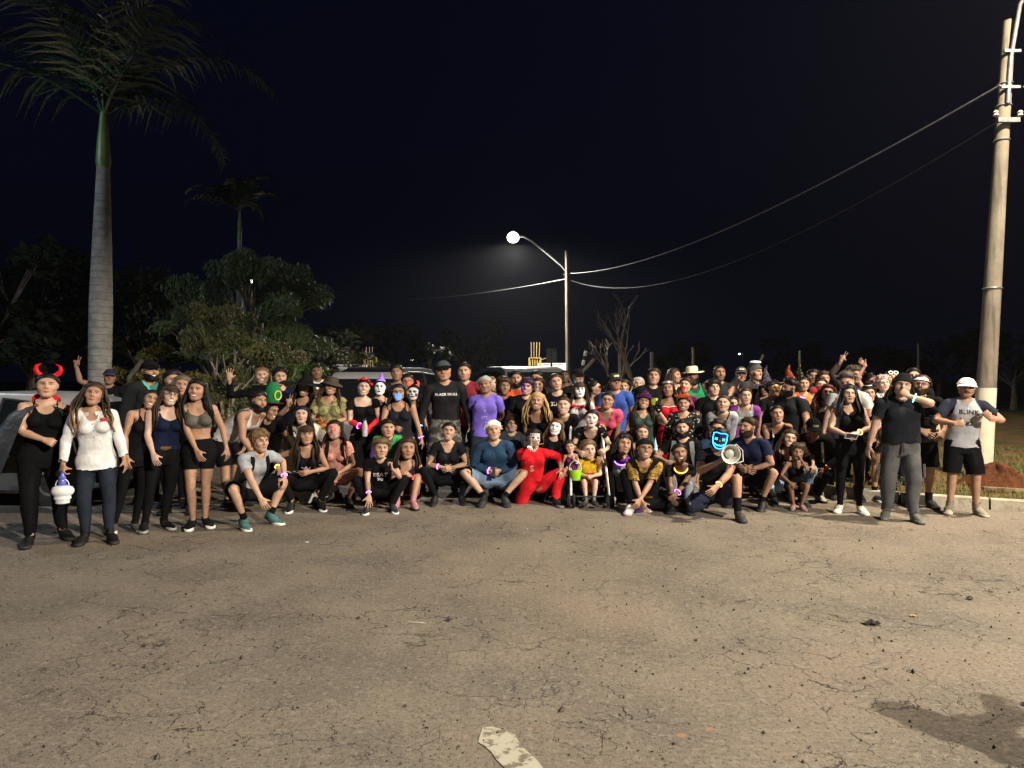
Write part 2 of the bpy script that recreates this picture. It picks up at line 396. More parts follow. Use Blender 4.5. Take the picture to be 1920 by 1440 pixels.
# tall concrete pole at the right with its lamp reaching out over the road
RP = (7.45, 11.3, .1); LR = (.062, 0)
rp, rpb = pole('concrete_pole', RP, 7.25, .152, .086, LR)
tag(rp, 'tall leaning concrete utility pole with white painted base', 'pole')
def on(z, dx=0, dy=0): return (LR[0] * z + dx, dy, z)
m = MB().lathe([(.1555 - .0090 * z, z) for z in np.linspace(-.02, 1.42, 6)], 20, cap=False); m.v = [(x + LR[0] * z, y, z) for x, y, z in m.v]
m.build('painted_base', plain('whitewash', (.44, .41, .31), .8, .2, 0, 6, .12, .2), rp)
for z in (3.0, 5.35, 5.9, 6.25):
    MB().torus(on(z), .155 - .0090 * z + .004, .012, 22, 6).build('steel_band', STEEL, rp)
MB().box(on(5.62, -.02, -.16), (.34, .05, .07)).build('crossarm', STEEL, rp)
MB().box(on(6.15, 0, -.13), (.30, .04, .04)).build('crossarm', STEEL, rp)
MB().box(on(6.72, 0, -.12), (.26, .04, .04)).build('crossarm', STEEL, rp)
for dx in (-.22, .16): MB().lathe([(.02, -.05), (.045, -.03), (.03, 0), (.045, .02), (.02, .05)], 10, on(5.72, dx, -.16)).build('insulator', plain('porcelain', (.35, .3, .26), .3, .5), rp)
# lamp arm: rises along the pole top, then out towards the camera
_pts = [on(5.9, -.02, -.12), on(6.6, -.01, -.11), on(7.4, .02, -.2), (.55, -.9, 8.25), (.62, -2.0, 8.6), (.6, -3.0, 8.72)]
MB().tube(_pts, .032, 10).build('lamp_arm', STEEL, rp)
L1 = lamp_head(rp, (.6, -3.2, 8.72), (0, -1, 0), glow('lamp_warm', (1, .86, .62), 40))
point_light(L1, POW[0], (1, .86, .66), rp, .12, 156, .25)
# middle pole with its lit lamp
MPX, MPY = gx(1066, 33.6), 33.6
mp, mpb = pole('street_lamp', (MPX, MPY, 0), 7.75, .125, .08, (-.012, 0))
tag(mp, 'slender street lamp post with a lit lamp on a curved arm', 'street lamp')
MB().tube([(-.1, 0, 6.75), (-.35, 0, 7.05), (-1.2, -.1, 7.75), (-1.75, -.15, 8.18), (-2.1, -.2, 8.36), (-2.35, -.2, 8.38)], .045, 10).build('lamp_arm', STEEL, mp)
L0 = lamp_head(mp, (-2.42, -.22, 8.36), (-1, -.1, 0), glow('lamp_cool_white', (1, .97, .86), 120), .20, .24)
point_light(L0, POW[1], (1, .95, .84), mp, .2, 168, .3)
MB().box((-.1, 0, 6.62), (.3, .06, .06)).build('bracket', STEEL, mp)
# lamp posts out of view that light the yard: behind the camera on the right, and left beyond the palm
for nm, b, h, hd, c, p, lab, gl in (('street_lamp', (13.0, -8.2, 0), 8.6, (-.7, .7), (1, .90, .74), POW[2], 'street lamp on a concrete post behind the photographer', 'lamp_warm2'), ('street_lamp', (-15.4, 6.4, 0), 8.2, (1, .1), (.72, .86, 1), POW[3], 'cool white street lamp left of the silver car', 'lamp_cold')):
    r_, _ = pole(nm, b, h, .13, .08); tag(r_, lab, 'street lamp')
    d = unit0((hd[0], hd[1], 0)); e = d * 2.0 + np.array([0, 0, h + .5])
    MB().tube([(0, 0, h - .4), d * .7 + np.array([0, 0, h + .2]), e], .035, 10).build('lamp_arm', STEEL, r_)
    lc = lamp_head(r_, e + d * .2, d, glow(gl, c, 40)); point_light(lc, p, c, r_, .06, 163 if b[1] < 0 else 178, .15)
def cable(name, A, B, sag, r, mat, label, n=40):
    A, B = np.array(A, float), np.array(B, float)
    t = np.linspace(0, 1, n)[:, None]; P = A + (B - A) * t - np.array([0, 0, 1]) * 4 * sag * t * (1 - t)
    tag(MB().tube(P, r, 6).build(name, mat), label, 'cable')
CB = plain('cable_grey', (.16, .16, .165), .5, .4); CB2 = plain('cable_black', (.035, .035, .04), .5, .4)
_A = np.array(RP) + np.array(on(6.19, -.14, -.1))
cable('overhead_cable', _A, (MPX + .1, MPY, 6.68), .70, .014, CB, 'pale twisted overhead cable between the concrete pole and the street lamp')
cable('overhead_cable', _A - [0, 0, .55], (MPX + .1, MPY, 6.35), 1.25, .005, CB2, 'thin dark cable sagging below the pale overhead cable')
cable('overhead_cable', (MPX - .1, MPY, 6.42), (-18, 62, 9.2), .8, .016, CB, 'overhead cable running left from the street lamp into the dark')
cable('overhead_cable', np.array(RP) + np.array(on(6.15, .2, -.13)), (16, 2.0, 7.6), .4, .014, CB, 'pale cable leaving the concrete pole to the right')
# small far-off lights
for px, py, Y, c in ((1386, 664, 95, (.9, .95, 1)), (473, 528, 36, (.9, 1, .95)), (773, 675, 80, (1, .9, .75))):
    x, z = gx(px, Y), gz(py, Y); r_, _ = pole('street_lamp', (x + .5, Y, 0), z + .2, .1, .07); tag(r_, {1386: 'distant street lamp above the straw hat', 473: 'street lamp glinting through the feathery tree', 773: 'far small lamp left of the dark cap man'}[px], 'street lamp')
    MB().tube([(0, 0, z), (-.4, 0, z + .15)], .03, 8).build('lamp_arm', STEEL, r_)
    MB().ell((-.5, -.1, z), (.16, .14, .08), 10, 6).build('lamp_glass', glow('far_%d' % px, c, 9), r_)
print('setting', time.time() - T0)
# ---------------------------------------------------------------- vegetation
def leaf_mat(name, c1, c2, spec=.25, rough=.55):
    q = M_(name, rough, spec); n = q.noise(1.6, 3, 'World'); f = q.noise(25, 2, 'World')
    c = q.mix(n.step(.35, .65), c1, c2); c = q.mix(f.step(.5, .75) * .5, c, tuple(min(1, v * 1.7) for v in c2)); q.col(c)
    return q.m
BARK = plain('bark', (.13, .10, .075), .9, .1, 0, 5, .4, .6); PALEBARK = plain('pale_bark', (.30, .26, .20), .85, .15, 0, 4, .3, .4)
def leaves_mesh(C, size, seed, aspect=2.4, droop=.4, narrow=False):
    """C: leaf centres; kite-shaped leaves, two folded triangles pairs"""
    r = np.random.RandomState(seed); n = len(C)
    a = r.uniform(0, 2 * np.pi, n); el = r.normal(-droop, .5, n)
    d = np.stack([np.cos(a) * np.cos(el), np.sin(a) * np.cos(el), np.sin(el)], 1)
    s = np.cross(d, r.normal(size=(n, 3))); s /= np.linalg.norm(s, axis=1, keepdims=True)
    L = size * r.uniform(.6, 1.4, n)[:, None]; w = L / aspect
    V = np.stack([C - d * L * .5, C + s * w * .5, C + d * L * .5, C - s * w * .5], 1).reshape(-1, 3)
    F = np.arange(n)[:, None] * 4 + np.array([0, 1, 2, 3])
    return V, F
def crown_points(clumps, n, seed):
    r = np.random.RandomState(seed); vol = np.array([c[3] * c[4] * c[5] for c in clumps]) ** .75; k = r.choice(len(clumps), n, p=vol / vol.sum())
    u = r.normal(size=(n, 3)); u /= np.linalg.norm(u, axis=1, keepdims=True); rad = r.uniform(.25, 1, n) ** .45
    c = np.array(clumps)[k]
    P = c[:, :3] + u * rad[:, None] * c[:, 3:6]
    P += .12 * c[:, 3:4] * np.stack([np.sin(P[:, 1] * 5 + P[:, 2] * 3), np.sin(P[:, 0] * 4 + P[:, 2] * 5), np.sin(P[:, 0] * 5 + P[:, 1] * 4)], 1)
    return P
def tree(name, base, h, spread, nclump, nleaf, lsize, mat, label, seed, trunk_r=.12, bark=None, aspect=2.4, droop=.4, trunkfrac=.45, flat=.7, group=None, lowest=.3, multi=1, cs=1.0):
    r = random.Random(seed); root = empty(name, base); tag(root, label, 'tree' if 'bush' not in name else 'bush', group)
    clumps = []; tb = MB()
    for m_ in range(multi):
        ox = r.uniform(-.3, .3) * spread * (multi > 1); bx = 0 if multi == 1 else r.uniform(-.12, .12) * spread
        ht = h * trunkfrac
        tp = [(bx, 0, -.1), (bx + ox * .2, r.uniform(-.1, .1), ht * .35), (bx + ox * .5, r.uniform(-.1, .1), ht * .7), (bx + ox, r.uniform(-.15, .15), ht)]
        tb.tube(tp, [trunk_r * 1.25, trunk_r, trunk_r * .8, trunk_r * .6], 9)
        nb = max(nclump // multi, 3)
        for i in range(nb):
            a = 6.28 * i / nb + r.uniform(-.4, .4); t = r.uniform(lowest, 1.0); rr = spread * r.uniform(.35, 1.0) * math.sqrt(max(1 - (2 * t - 1.05) ** 2 * .75, .1))
            c = np.array([bx + ox + math.cos(a) * rr, math.sin(a) * rr * .8, h * (trunkfrac * .6 + (1 - trunkfrac * .6) * t) * .97])
            s = spread * r.uniform(.20, .36) * cs; clumps.append((c[0], c[1], c[2], s * 1.1, s, s * flat))
            p0 = np.array(tp[2 + (i % 2)]); mid = p0 * .45 + c * .55 + np.array([0, 0, r.uniform(-.1, .25)])
            tb.tube([p0, mid, c], [trunk_r * .4, trunk_r * .25, trunk_r * .07], 6)
            for k in range(2):
                e = c + np.array([r.uniform(-1, 1), r.uniform(-1, 1), r.uniform(-.6, .8)]) * s * .8; tb.tube([mid, (mid + e) / 2 + np.array([0, 0, .05]), e], [trunk_r * .16, trunk_r * .1, trunk_r * .03], 5)
    tb.build('trunk', bark or BARK, root)
    V, F = leaves_mesh(crown_points(clumps, nleaf, seed), lsize, seed, aspect, droop)
    link('crown', mesh_from(V, F, 'crown'), mat, root).data.polygons.foreach_set('use_smooth', np.zeros(len(F), bool))
    return root
FEATHER = leaf_mat('feathery_leaf', (.07, .105, .045), (.125, .165, .07)); OLIVE = leaf_mat('olive_leaf', (.055, .062, .022), (.12, .115, .045)); GREEN = leaf_mat('green_leaf', (.03, .07, .012), (.07, .14, .025)); DARK = leaf_mat('dark_leaf', (.012, .018, .01), (.026, .03, .015), .05, .8); YEL = leaf_mat('yellow_leaf', (.07, .065, .012), (.13, .11, .025))
def at(px, Y): return (gx(px, Y), Y, 0)
tree('feathery_tree', at(495, 21), 5.3, 2.35, 44, 27000, .14, FEATHER, 'tall grey-green feathery tree behind the waving woman', 3, .15, PALEBARK, 4.2, .9, .6, .85, multi=2, lowest=.05, cs=.66)
tree('feathery_tree', at(400, 19.5), 4.0, 1.6, 18, 8000, .12, FEATHER, 'spreading grey-green tree reaching left towards the palm', 14, .10, PALEBARK, 4, .8, .55, .7, cs=.7)
tree('leafy_tree', at(430, 17), 3.4, 1.0, 18, 8000, .12, OLIVE, 'bamboo-like shrub with pale bent stems and long olive leaves', 5, .045, PALEBARK, 4.0, .6, .5, .9, multi=4, lowest=0)
tree('leafy_tree', at(530, 17.5), 2.5, 1.0, 14, 7000, .115, OLIVE, 'olive leaved shrub behind the short haired woman', 6, .05, PALEBARK, 3.6, .5, .3, .8, multi=3, lowest=0)
tree('round_bush', at(585, 19), 2.25, .85, 10, 3600, .11, GREEN, 'bright green fine leaved bush beside the white wall', 7, .05, None, 3, .3, .2, .8, lowest=0)
tree('round_bush', at(335, 16.5), 2.3, 1.05, 14, 6000, .085, YEL, 'yellowish green bush behind the tall man in black cap', 8, .05, None, 2.2, .3, .2, .7, lowest=0)
tree('round_bush', at(280, 18), 2.5, .9, 9, 2600, .13, YEL, 'dim yellow green bush right of the palm trunk', 18, .05, None, 2.2, .3, .2, .7, lowest=0)
tree('leafy_tree', at(668, 27), 3.1, 1.3, 14, 5000, .14, OLIVE, 'scraggly olive tree behind the yellow frame', 9, .08, None, 3, .4, .4, .8)
tree('round_bush', at(806, 30), 3.4, 1.0, 9, 2200, .2, leaf_mat('dim_olive', (.03, .032, .016), (.05, .05, .025)), 'upright dim bush left of the middle lamp post', 10, .09, None, 2.5, .4, .2, 1.2, lowest=0)
for i, (px, Y, h, sp) in enumerate(((60, 24, 6.3, 3.2), (170, 27, 6.6, 3.0), (285, 25, 5.6, 2.6), (-60, 20, 5.5, 2.8), (560, 40, 6.0, 2.8), (640, 48, 5.0, 3.0), (745, 60, 6.2, 3.4), (880, 58, 6.0, 3.4), (1290, 60, 4.6, 2.4), (1480, 66, 5.4, 3.6), (1640, 60, 4.2, 3.2), (1760, 52, 4.6, 3.2), (1900, 40, 4.2, 3.0))):
    tree('dark_tree', at(px, Y), h, sp, 12, 2400, .30, DARK, ['big dark tree at the far left edge', 'dark tree directly behind the palm trunk', 'dark forked tree right of the palm trunk', 'dark tree beyond the silver car', 'dark tree rising behind the feathery tree', 'dark tree above the white wall', 'dark tree left of the upright bush', 'black tree line under the lit lamp', 'low black tree beyond the straw hat', 'black trees beyond the witch hats', 'black trees beyond the raised arms', 'black tree left of the concrete pole', 'black tree right of the concrete pole'][i], 30 + i, .16, None, 2, .3, .4, .75)
# bare trees right of the middle lamp post
for i, (px, Y, h, lab) in enumerate(((1182, 27, 4.6, 'leafless tree with upright branches right of the lamp post'), (1150, 30, 3.4, 'smaller leafless tree beside the bent fence post'))):
    r = random.Random(40 + i); root = empty('bare_tree', at(px, Y)); tag(root, lab, 'tree'); tb = MB()
    def grow(p, d, L, rad, k):
        q = p + d * L; mid = (p + q) / 2 + np.array([r.uniform(-1, 1), r.uniform(-1, 1), 0]) * L * .08
        tb.tube([p, mid, q], [rad, rad * .8, rad * .6], 6)
        if k:
            for _ in range(3 if k > 2 else 2): grow(q, unit0(d + np.array([r.uniform(-.6, .6), r.uniform(-.6, .6), r.uniform(-.05, .3)])), L * r.uniform(.6, .85), rad * .58, k - 1)
    grow(np.array([0, 0, -.1]), unit0((.05, 0, 1)), h * .36, .11, 4)
    tb.build('trunk', plain('bare_bark', (.12, .095, .07), .9), root)
    V, F = leaves_mesh(crown_points([(0, 0, .9, .9, .8, .8), (.3, 0, .5, .9, .7, .5)], 900, 70 + i), .12, 5, 3); link('crown', mesh_from(V, F, 'crown'), DARK, root)
# ---- palms
def palm(name, base, trunk_h, r0, lean, nf, fl, seed, label, zr=(0, 1), shaft=1.0):
    r = random.Random(seed); root = empty(name, base); tag(root, label, 'palm tree')
    q = M_('palm_trunk', .8, .2); x, y, z = q.xyz('Object'); n = q.noise(6, 5)
    c = q.mix(n.step(.3, .7), (.15, .147, .142), (.235, .23, .22)); ring = ((z * 7.5 + n * .5).frac()).step(.12, .02); c = q.mix(ring * .6, c, (.12, .11, .09)); q.col(c); q.bump(ring * -1 + n * .6, .5, .02)
    m = MB(); P = []
    for i in range(30):
        t = i / 29; bul = r0 * (1.0 + .10 * math.sin(t * 3.14) - .38 * max(t - .55, 0) / .45 + .12 * max(.08 - t, 0) / .08)
        P.append((bul, trunk_h * t - .05))
    m.lathe(P, 22); m.v = [(a + lean * max(c_, 0) ** 1.15, b, c_) for a, b, c_ in m.v]; m.build('trunk', q.m, root)
    tx = lean * trunk_h ** 1.15
    m = MB().lathe([(r0 * .62, 0), (r0 * .72, .12 * shaft), (r0 * .6, .5 * shaft), (r0 * .38, .9 * shaft), (r0 * .25, 1.15 * shaft)], 16, (tx, 0, trunk_h - .06)); m.build('crownshaft', plain('crownshaft', (.10, .16, .05), .4, .4, 0, 4, .3), root)
    top = np.array([tx, 0, trunk_h + .95 * shaft])
    lm = leaf_mat('palm_leaf', (.012, .028, .011), (.028, .052, .018), .7, .27)
    for f in range(nf):
        a = 6.283 * f / nf + r.uniform(-.25, .25); e0 = [1.5, 1.12, .72, 1.3][f % 4] + r.uniform(-.15, .15); L = fl * r.uniform(.85, 1.1)
        n = 24; P = [top.copy()]; e = e0; ha = np.array([math.cos(a), math.sin(a), 0])
        for k in range(n): e -= (2.0 / n) * (.35 + 1.3 * k / n); P.append(P[-1] + (ha * math.cos(e) + np.array([0, 0, math.sin(e)])) * L / n)
        P = np.array(P); fr = MB().tube(P, np.linspace(.03, .006, n + 1), 5); side = np.cross(ha, [0, 0, 1.])
        V, F = [], []
        for k in range(3, n + 1):
            for kk in range(2):
                p = P[k] - (P[k] - P[k - 1]) * .5 * kk
                t = k / n; ll = fl * .30 * math.sin(min(1, .25 + t * 1.0) * 3.0) ** .6 * (1.1 - .55 * t) + .05
                for s in (-1, 1):
                    tg = unit0(P[k] - P[k - 1]); up = np.cross(side * s, tg) * s
                    d = unit0(side * s * r.uniform(.7, 1.0) + tg * .55 + np.array([0, 0, r.uniform(-.35, .35)])); w = tg * .022
                    q1 = p + d * ll * .5 + np.array([0, 0, -.03 * ll]); q2 = p + d * ll + np.array([0, 0, -.32 * ll])
                    b = len(V); V += [p - w, p + w, q1 + w * 1.1, q1 - w * 1.1, q2]; F += [(b, b + 1, b + 2, b + 3), (b + 3, b + 2, b + 4)]
        fr.add(V, F); fr.build('frond', lm, root)
    return root
palm('royal_palm', (gx(185, 13.6), 13.6, 0), 5.75, .185, .012, 10, 4.3, 3, 'big royal palm with smooth grey ringed trunk')
palm('young_palm', (gx(449, 22.5), 22.5, 0), 6.1, .11, 0, 9, 1.9, 6, 'slim palm rising above the feathery tree', shaft=.9)
# ---------------------------------------------------------------- gate walls, frames, signs, fence posts
WW = plain('white_wall', (.70, .70, .68), .85, .2, 0, 2.5, .08, .3); YM = plain('yellow_paint', (.26, .185, .055), .5, .3, 0, 9, .2); WD = plain('raw_wood', (.22, .16, .085), .8, .2, 0, 6, .25)
for x0, x1, Y, zt, lab in ((610, 689, 36.5, 2.42, 'white rendered gate wall left behind the parked cars'), (1008, 1064, 37, 2.5, 'white rendered gate wall beside the middle lamp post')):
    a, b = gx(x0, Y), gx(x1, Y); root = empty('gate_wall', ((a + b) / 2, Y, 0)); tag(root, lab, 'wall')
    MB().box((0, 0, zt / 2 - .05), (b - a, .2, zt)).build('wall', WW, root, smooth=False); MB().box((0, 0, zt - .02), (b - a + .06, .27, .07)).build('coping', plain('coping', (.5, .5, .48), .85), root, smooth=False)
    for k in (-1, 1): MB().box((k * ((b - a) / 2 - .1), -.02, zt / 2), (.24, .27, zt - .08)).build('pillar', WW, root, smooth=False)
for px, Y, z0, lab in ((694, 35.8, 2.20, 'yellow lattice frame with three rods on the left gate wall'), (1003, 36.2, 2.22, 'yellow frame with four tall timber rods on the right gate wall')):
    root = empty('yellow_frame', (gx(px, Y), Y, 0)); tag(root, lab, 'frame'); w, h = (.64, .56) if px < 700 else (.60, .54)
    for k in (-1, 1): MB().box((k * w / 2, 0, z0 / 2 + h / 2), (.05, .05, z0 + h)).build('post', YM, root, smooth=False); 
    for zz in (z0, z0 + h): MB().box((0, 0, zz), (w, .045, .05)).build('rail', YM, root, smooth=False)
    for k in range(5): MB().box((-w / 2 + w * (k + .5) / 5, .03, z0 + h / 2), (.055, .02, h - .04)).build('slat', YM, root, smooth=False)
    for k in range(3 if px < 700 else 4): MB().tube([(-w * .3 + w * .22 * k, .05, z0 + h), (-w * .32 + w * (.24) * k, .05, z0 + h + (.55 if px < 700 else .8))], .02, 6).build('rod', WD, root)
    if px > 700: MB().tube([(w / 2, 0, z0 + h - .1), (w + .25, 0, z0 + h + .06), (w + .27, 0, z0 - .3)], .025, 6).build('brace', WD, root)
root = empty('road_sign', at(1034, 31)); tag(root, 'double road sign seen from behind on a dark post', 'sign')
MB().tube([(0, 0, -.1), (0, 0, 3.0)], .045, 8).build('post', DKSTEEL, root)
for k in (-1, 1): MB().box((k * .12, -.04, 2.72), (.205, .02, .58)).build('panel', plain('sign_back', (.11, .11, .10), .5, .4, .2), root, smooth=False)
root = empty('barrier_arm', at(1080, 28)); tag(root, 'raised barrier arm with white stripes beside the bent post', 'barrier')
MB().tube([(0, 0, 0), (0, 0, 1.1)], .09, 10).build('post', DKSTEEL, root)
_d = unit0((.16, 0, .75)); MB().tube([np.array([0, -.1, 1.0]), np.array([0, -.1, 1.0]) + _d * 1.9], .055, 8).build('arm', plain('arm_black', (.015, .015, .015), .5), root)
for t in (1.25, 1.62): p = np.array([0, -.1, 1.0]) + _d * t; MB().tube([p, p + _d * .2], .062, 8).build('stripe', plain('stripe_white', (.7, .7, .68), .5), root)
for i, (px, Y, h, bend, lab) in enumerate(((1092, 25, 2.25, .16, 'bent concrete fence post beside the barrier arm'), (243, 17, 2.0, .12, 'bent concrete fence post right of the palm trunk'), (1162, 26, 2.6, 0, 'straight concrete fence post by the leafless tree'), (1222, 27, 2.7, 0, 'dim fence post behind the lime panelled jacket'), (1300, 30, 3.0, 0, 'dim fence post behind the straw hat'), (1421, 32, 2.6, .1, 'dim bent fence post beside the beanie'), (1500, 33, 3.0, 0, 'dim fence post above the black and gold hat'), (1722, 34, 3.4, 0, 'dim fence post left of the concrete pole'))):
    root = empty('fence_post', at(px, Y)); tag(root, lab, 'post')
    MB().tube([(0, 0, -.1), (0, 0, h * .86), (bend, 0, h * .93), (bend * 2.6, 0, h * 1.06)] if bend else [(0, 0, -.1), (0, 0, h)], .06, 6).build('post', CONC, root)
# ---------------------------------------------------------------- parked cars
GLASS = M_('car_glass', .06, .6).col((.006, .008, .009)).m; RUB = plain('rubber', (.012, .012, .013), .8); HUB = plain('hubcap', (.35, .35, .36), .35, .5, .7); BKP = plain('black_plastic', (.02, .02, .022), .5)
def car(label, loc, rz, prof, belt, W, paint, side_win, front_win, wheels, wr=.31, lamps=True, rear_win=None):
    """prof: closed outline (x,z) of the side; x = length axis, +x is the nose"""
    root = empty('parked_car', loc, rz); tag(root, label, 'car'); H = max(p[1] for p in prof)
    def hw(z): return W / 2 * (1 - .20 * max(0, (z - belt) / (H - belt)) ** 1.2 - .05 * max(0, (.35 - z) / .35))
    m = MB(); rows = (-1, -.97, -.88, -.5, 0, .5, .88, .97, 1); dz = (.045, .015, .0, 0, 0, 0, 0, .015, .045)
    V = []
    cx = sum(p[0] for p in prof) / len(prof)
    for x, z in prof:
        for k, s in enumerate(rows):
            sh = dz[k]; V.append((x + (cx - x) * sh * .35, s * hw(z), z - sh * (1 if z > belt * .9 else -.2)))
    n, w = len(prof), len(rows)
    F = [(i * w + j, i * w + j + 1, ((i + 1) % n) * w + j + 1, ((i + 1) % n) * w + j) for i in range(n) for j in range(w - 1)]
    F += [tuple(i * w for i in range(n)), tuple(i * w + w - 1 for i in range(n))[::-1]]
    m.add(V, F); body = m.build('body', paint, root)
    for s in (-1, 1):
        for k, win in enumerate(side_win):
            c = np.mean(win, 0)
            def ring(g, o): return [(c[0] + (x - c[0]) * g, s * (hw(c[1] + (z - c[1]) * g) + o), c[1] + (z - c[1]) * g) for x, z in win]
            mb = MB(); kk = len(win); mb.add(ring(1.07, .004) + ring(1.05, .012), [(i, (i + 1) % kk, (i + 1) % kk + kk, i + kk) for i in range(kk)] + [tuple(range(kk, 2 * kk))]); fr = mb.build('window', BKP, root, smooth=False)
            MB().add(ring(.97, .016), [tuple(range(kk))]).build('pane', GLASS, fr, smooth=False)
        xs = [p[0] for p in prof]; L0_, L1_ = min(xs), max(xs)
        MB().box(((L0_ + L1_) / 2, s * (hw(.62) + .012), .62), (L1_ - L0_ - .9, .02, .05)).build('side_moulding', BKP, root, smooth=False)
        for win in side_win[:2]:
            x0 = min(p[0] for p in win); MB().box((x0 + .10, s * (hw(belt) + .018), belt - .09), (.17, .025, .028)).build('door_handle', BKP, root, smooth=False)
            MB().box((x0 - .045, s * (hw(.6) + .002), (belt + .3) / 2 + .02), (.010, .006, belt - .34)).build('door_seam', BKP, root, smooth=False)
        for wx in wheels:
            R = np.array([[1, 0, 0], [0, 0, 1], [0, -1, 0]], float)
            MB().lathe([(wr + .07, -.02), (wr + .07, .02)], 26, (wx, s * (hw(.45) - .010), wr), R).build('wheel_arch', BKP, root)
            t = MB().lathe([(wr * .6, -.1), (wr * .95, -.1), (wr, -.06), (wr, .06), (wr * .95, .1), (wr * .6, .1)], 26, (wx, s * (W / 2 - .10), wr), R).build('wheel', RUB, root)
            MB().lathe([(.03, .0), (wr * .55, .015), (wr * .64, 0), (wr * .64, -.03)], 22, (wx, s * (W / 2 - .002), wr), R * s if s < 0 else R).build('rim', HUB, t)
        if lamps: MB().ell((max(xs) - .12, s * W * .36, .66), (.14, .16, .08), 12, 7).build('headlight', plain('lamp_lens', (.5, .5, .5), .15, .6), root); MB().ell((min(xs) + .06, s * W * .40, .82), (.08, .1, .14), 12, 7).build('tail_light', plain('tail_lens', (.25, .01, .01), .2, .6), root)
    for nm, win in (('windscreen', front_win), ('rear_window', rear_win)):
        if not win: continue
        (xa, za), (xb, zb) = win; nx = unit0((zb - za, 0, xa - xb)) * (1 if nm == 'windscreen' else -1); nx = nx * (1 if (nx[0] > 0) == (nm == 'windscreen') else -1); o = nx * .015
        q = [(xa + o[0], -hw(za) * .9, za + o[2]), (xa + o[0], hw(za) * .9, za + o[2]), (xb + o[0], hw(zb) * .9, zb + o[2]), (xb + o[0], -hw(zb) * .9, zb + o[2])]
        MB().add(q, [(0, 1, 2, 3)]).build(nm, GLASS, root, smooth=False)
    return root
def paint(name, c, metal=.4): return plain(name, c, .35, .5, metal * .5, 3, .05)
HATCH = [(-2.0, .28), (-2.05, .55), (-2.0, .88), (-1.78, 1.0), (-1.35, 1.38), (-.95, 1.47), (-.2, 1.49), (.35, 1.42), (.75, 1.18), (1.1, .97), (1.6, .90), (1.95, .76), (2.08, .58), (2.05, .28), (1.7, .2), (-1.7, .2)]
SUV = [(-2.1, .35), (-2.16, .65), (-2.12, 1.05), (-2.0, 1.55), (-1.75, 1.76), (-1.0, 1.84), (.1, 1.82), (.5, 1.70), (1.0, 1.18), (1.25, 1.10), (1.85, 1.02), (2.1, .86), (2.2, .65), (2.15, .35), (1.8, .25), (-1.8, .25)]
VAN = [(-2.2, .35), (-2.25, .7), (-2.2, 1.2), (-2.1, 1.8), (-1.9, 1.95), (-1.0, 1.99), (.6, 1.97), (1.1, 1.86), (1.7, 1.2), (1.9, 1.08), (2.2, .95), (2.3, .65), (2.25, .35), (1.9, .25), (-1.9, .25)]
HW_ = [[(-1.45, .98), (-1.15, 1.33), (-.55, 1.40), (-.5, .97)], [(-.40, .97), (-.44, 1.41), (.25, 1.38), (.72, 1.05), (.75, .95)]]
car('silver hatchback parked behind the devil horned woman', (-7.25, 10.1, 0), math.pi, HATCH, .93, 1.7, paint('silver_paint', (.30, .30, .30)), HW_, ((.42, 1.36), (1.02, 1.0)), (-1.25, 1.3), rear_win=((-1.42, 1.32), (-1.82, .99)))
SW_ = [[(-1.95, 1.15), (-1.75, 1.62), (-1.05, 1.70), (-1.0, 1.12)], [(-.9, 1.12), (-.92, 1.70), (-.1, 1.70), (-.05, 1.1)], [(.05, 1.1), (.02, 1.70), (.42, 1.62), (.88, 1.18), (.9, 1.08)]]
car('light silver estate with dark windows behind the bucket hat woman', (gx(665, 15.5), 16.6, 0), -math.pi / 2 + .12, [(x, z * 1.0) for x, z in SUV], 1.1, 1.78, paint('silver_paint2', (.34, .34, .34)), SW_, ((.52, 1.66), (1.02, 1.2)), (-1.3, 1.35), .34, rear_win=((-2.05, 1.5), (-2.14, 1.1)))
VW_ = [[(-2.05, 1.2), (-1.95, 1.78), (-1.0, 1.84), (-.95, 1.18)], [(-.8, 1.18), (-.82, 1.84), (.3, 1.84), (.35, 1.18)], [(.5, 1.18), (.48, 1.82), (1.0, 1.76), (1.5, 1.26), (1.5, 1.15)]]
car('black van parked behind the purple party hat', (gx(705, 17.5), 18.6, 0), -math.pi / 2 - .18, VAN, 1.15, 1.85, paint('black_paint', (.008, .008, .009), .1), VW_, ((1.12, 1.82), (1.68, 1.24)), (-1.4, 1.45), .33)
car('dark grey van with wide windscreen behind the orange shirt', (gx(984, 16.5), 17.8, 0), -math.pi / 2 + .25, VAN, 1.15, 1.85, paint('grey_paint', (.10, .11, .11), .3), VW_, ((1.12, 1.82), (1.68, 1.24)), (-1.4, 1.45), .33)
print('background', time.time() - T0)
# ------------------------------------------------------------------ body generator
def sstep(a, b, x):
    t = np.clip((x - a) / (b - a), 0, 1)
    return t * t * (3 - 2 * t)

def nz(P, f, seed=0):
    """cheap smooth numpy noise in -1..1"""
    r = np.random.RandomState(seed)
    out = np.zeros(len(P))
    amp = 0
    for i in range(5):
        d = r.normal(size=3); d /= np.linalg.norm(d)
        e = r.normal(size=3); e /= np.linalg.norm(e)
        ph = r.uniform(0, 6.28, 2); g = f * r.uniform(.7, 1.5)
        out += np.sin(P @ d * g + ph[0] + 1.3 * np.sin(P @ e * g * .8 + ph[1]))
        amp += 1
    return out / amp * 1.4

ARM_A = math.radians(40)
AD = np.array([math.cos(ARM_A), 0, -math.sin(ARM_A)])      # arm direction, +x side
PN = np.array([-math.sin(ARM_A), 0, -math.cos(ARM_A)])     # palm normal, +x side
L_UP, L_FO = .275, .250
FING = [(-.031, -9, .074, .0088), (-.010, -3, .084, .0090), (.011, 3, .078, .0086), (.031, 10, .061, .0076)]
SH = {'M': np.array([.188, .01, 1.412]), 'F': np.array([.165, .01, 1.405])}

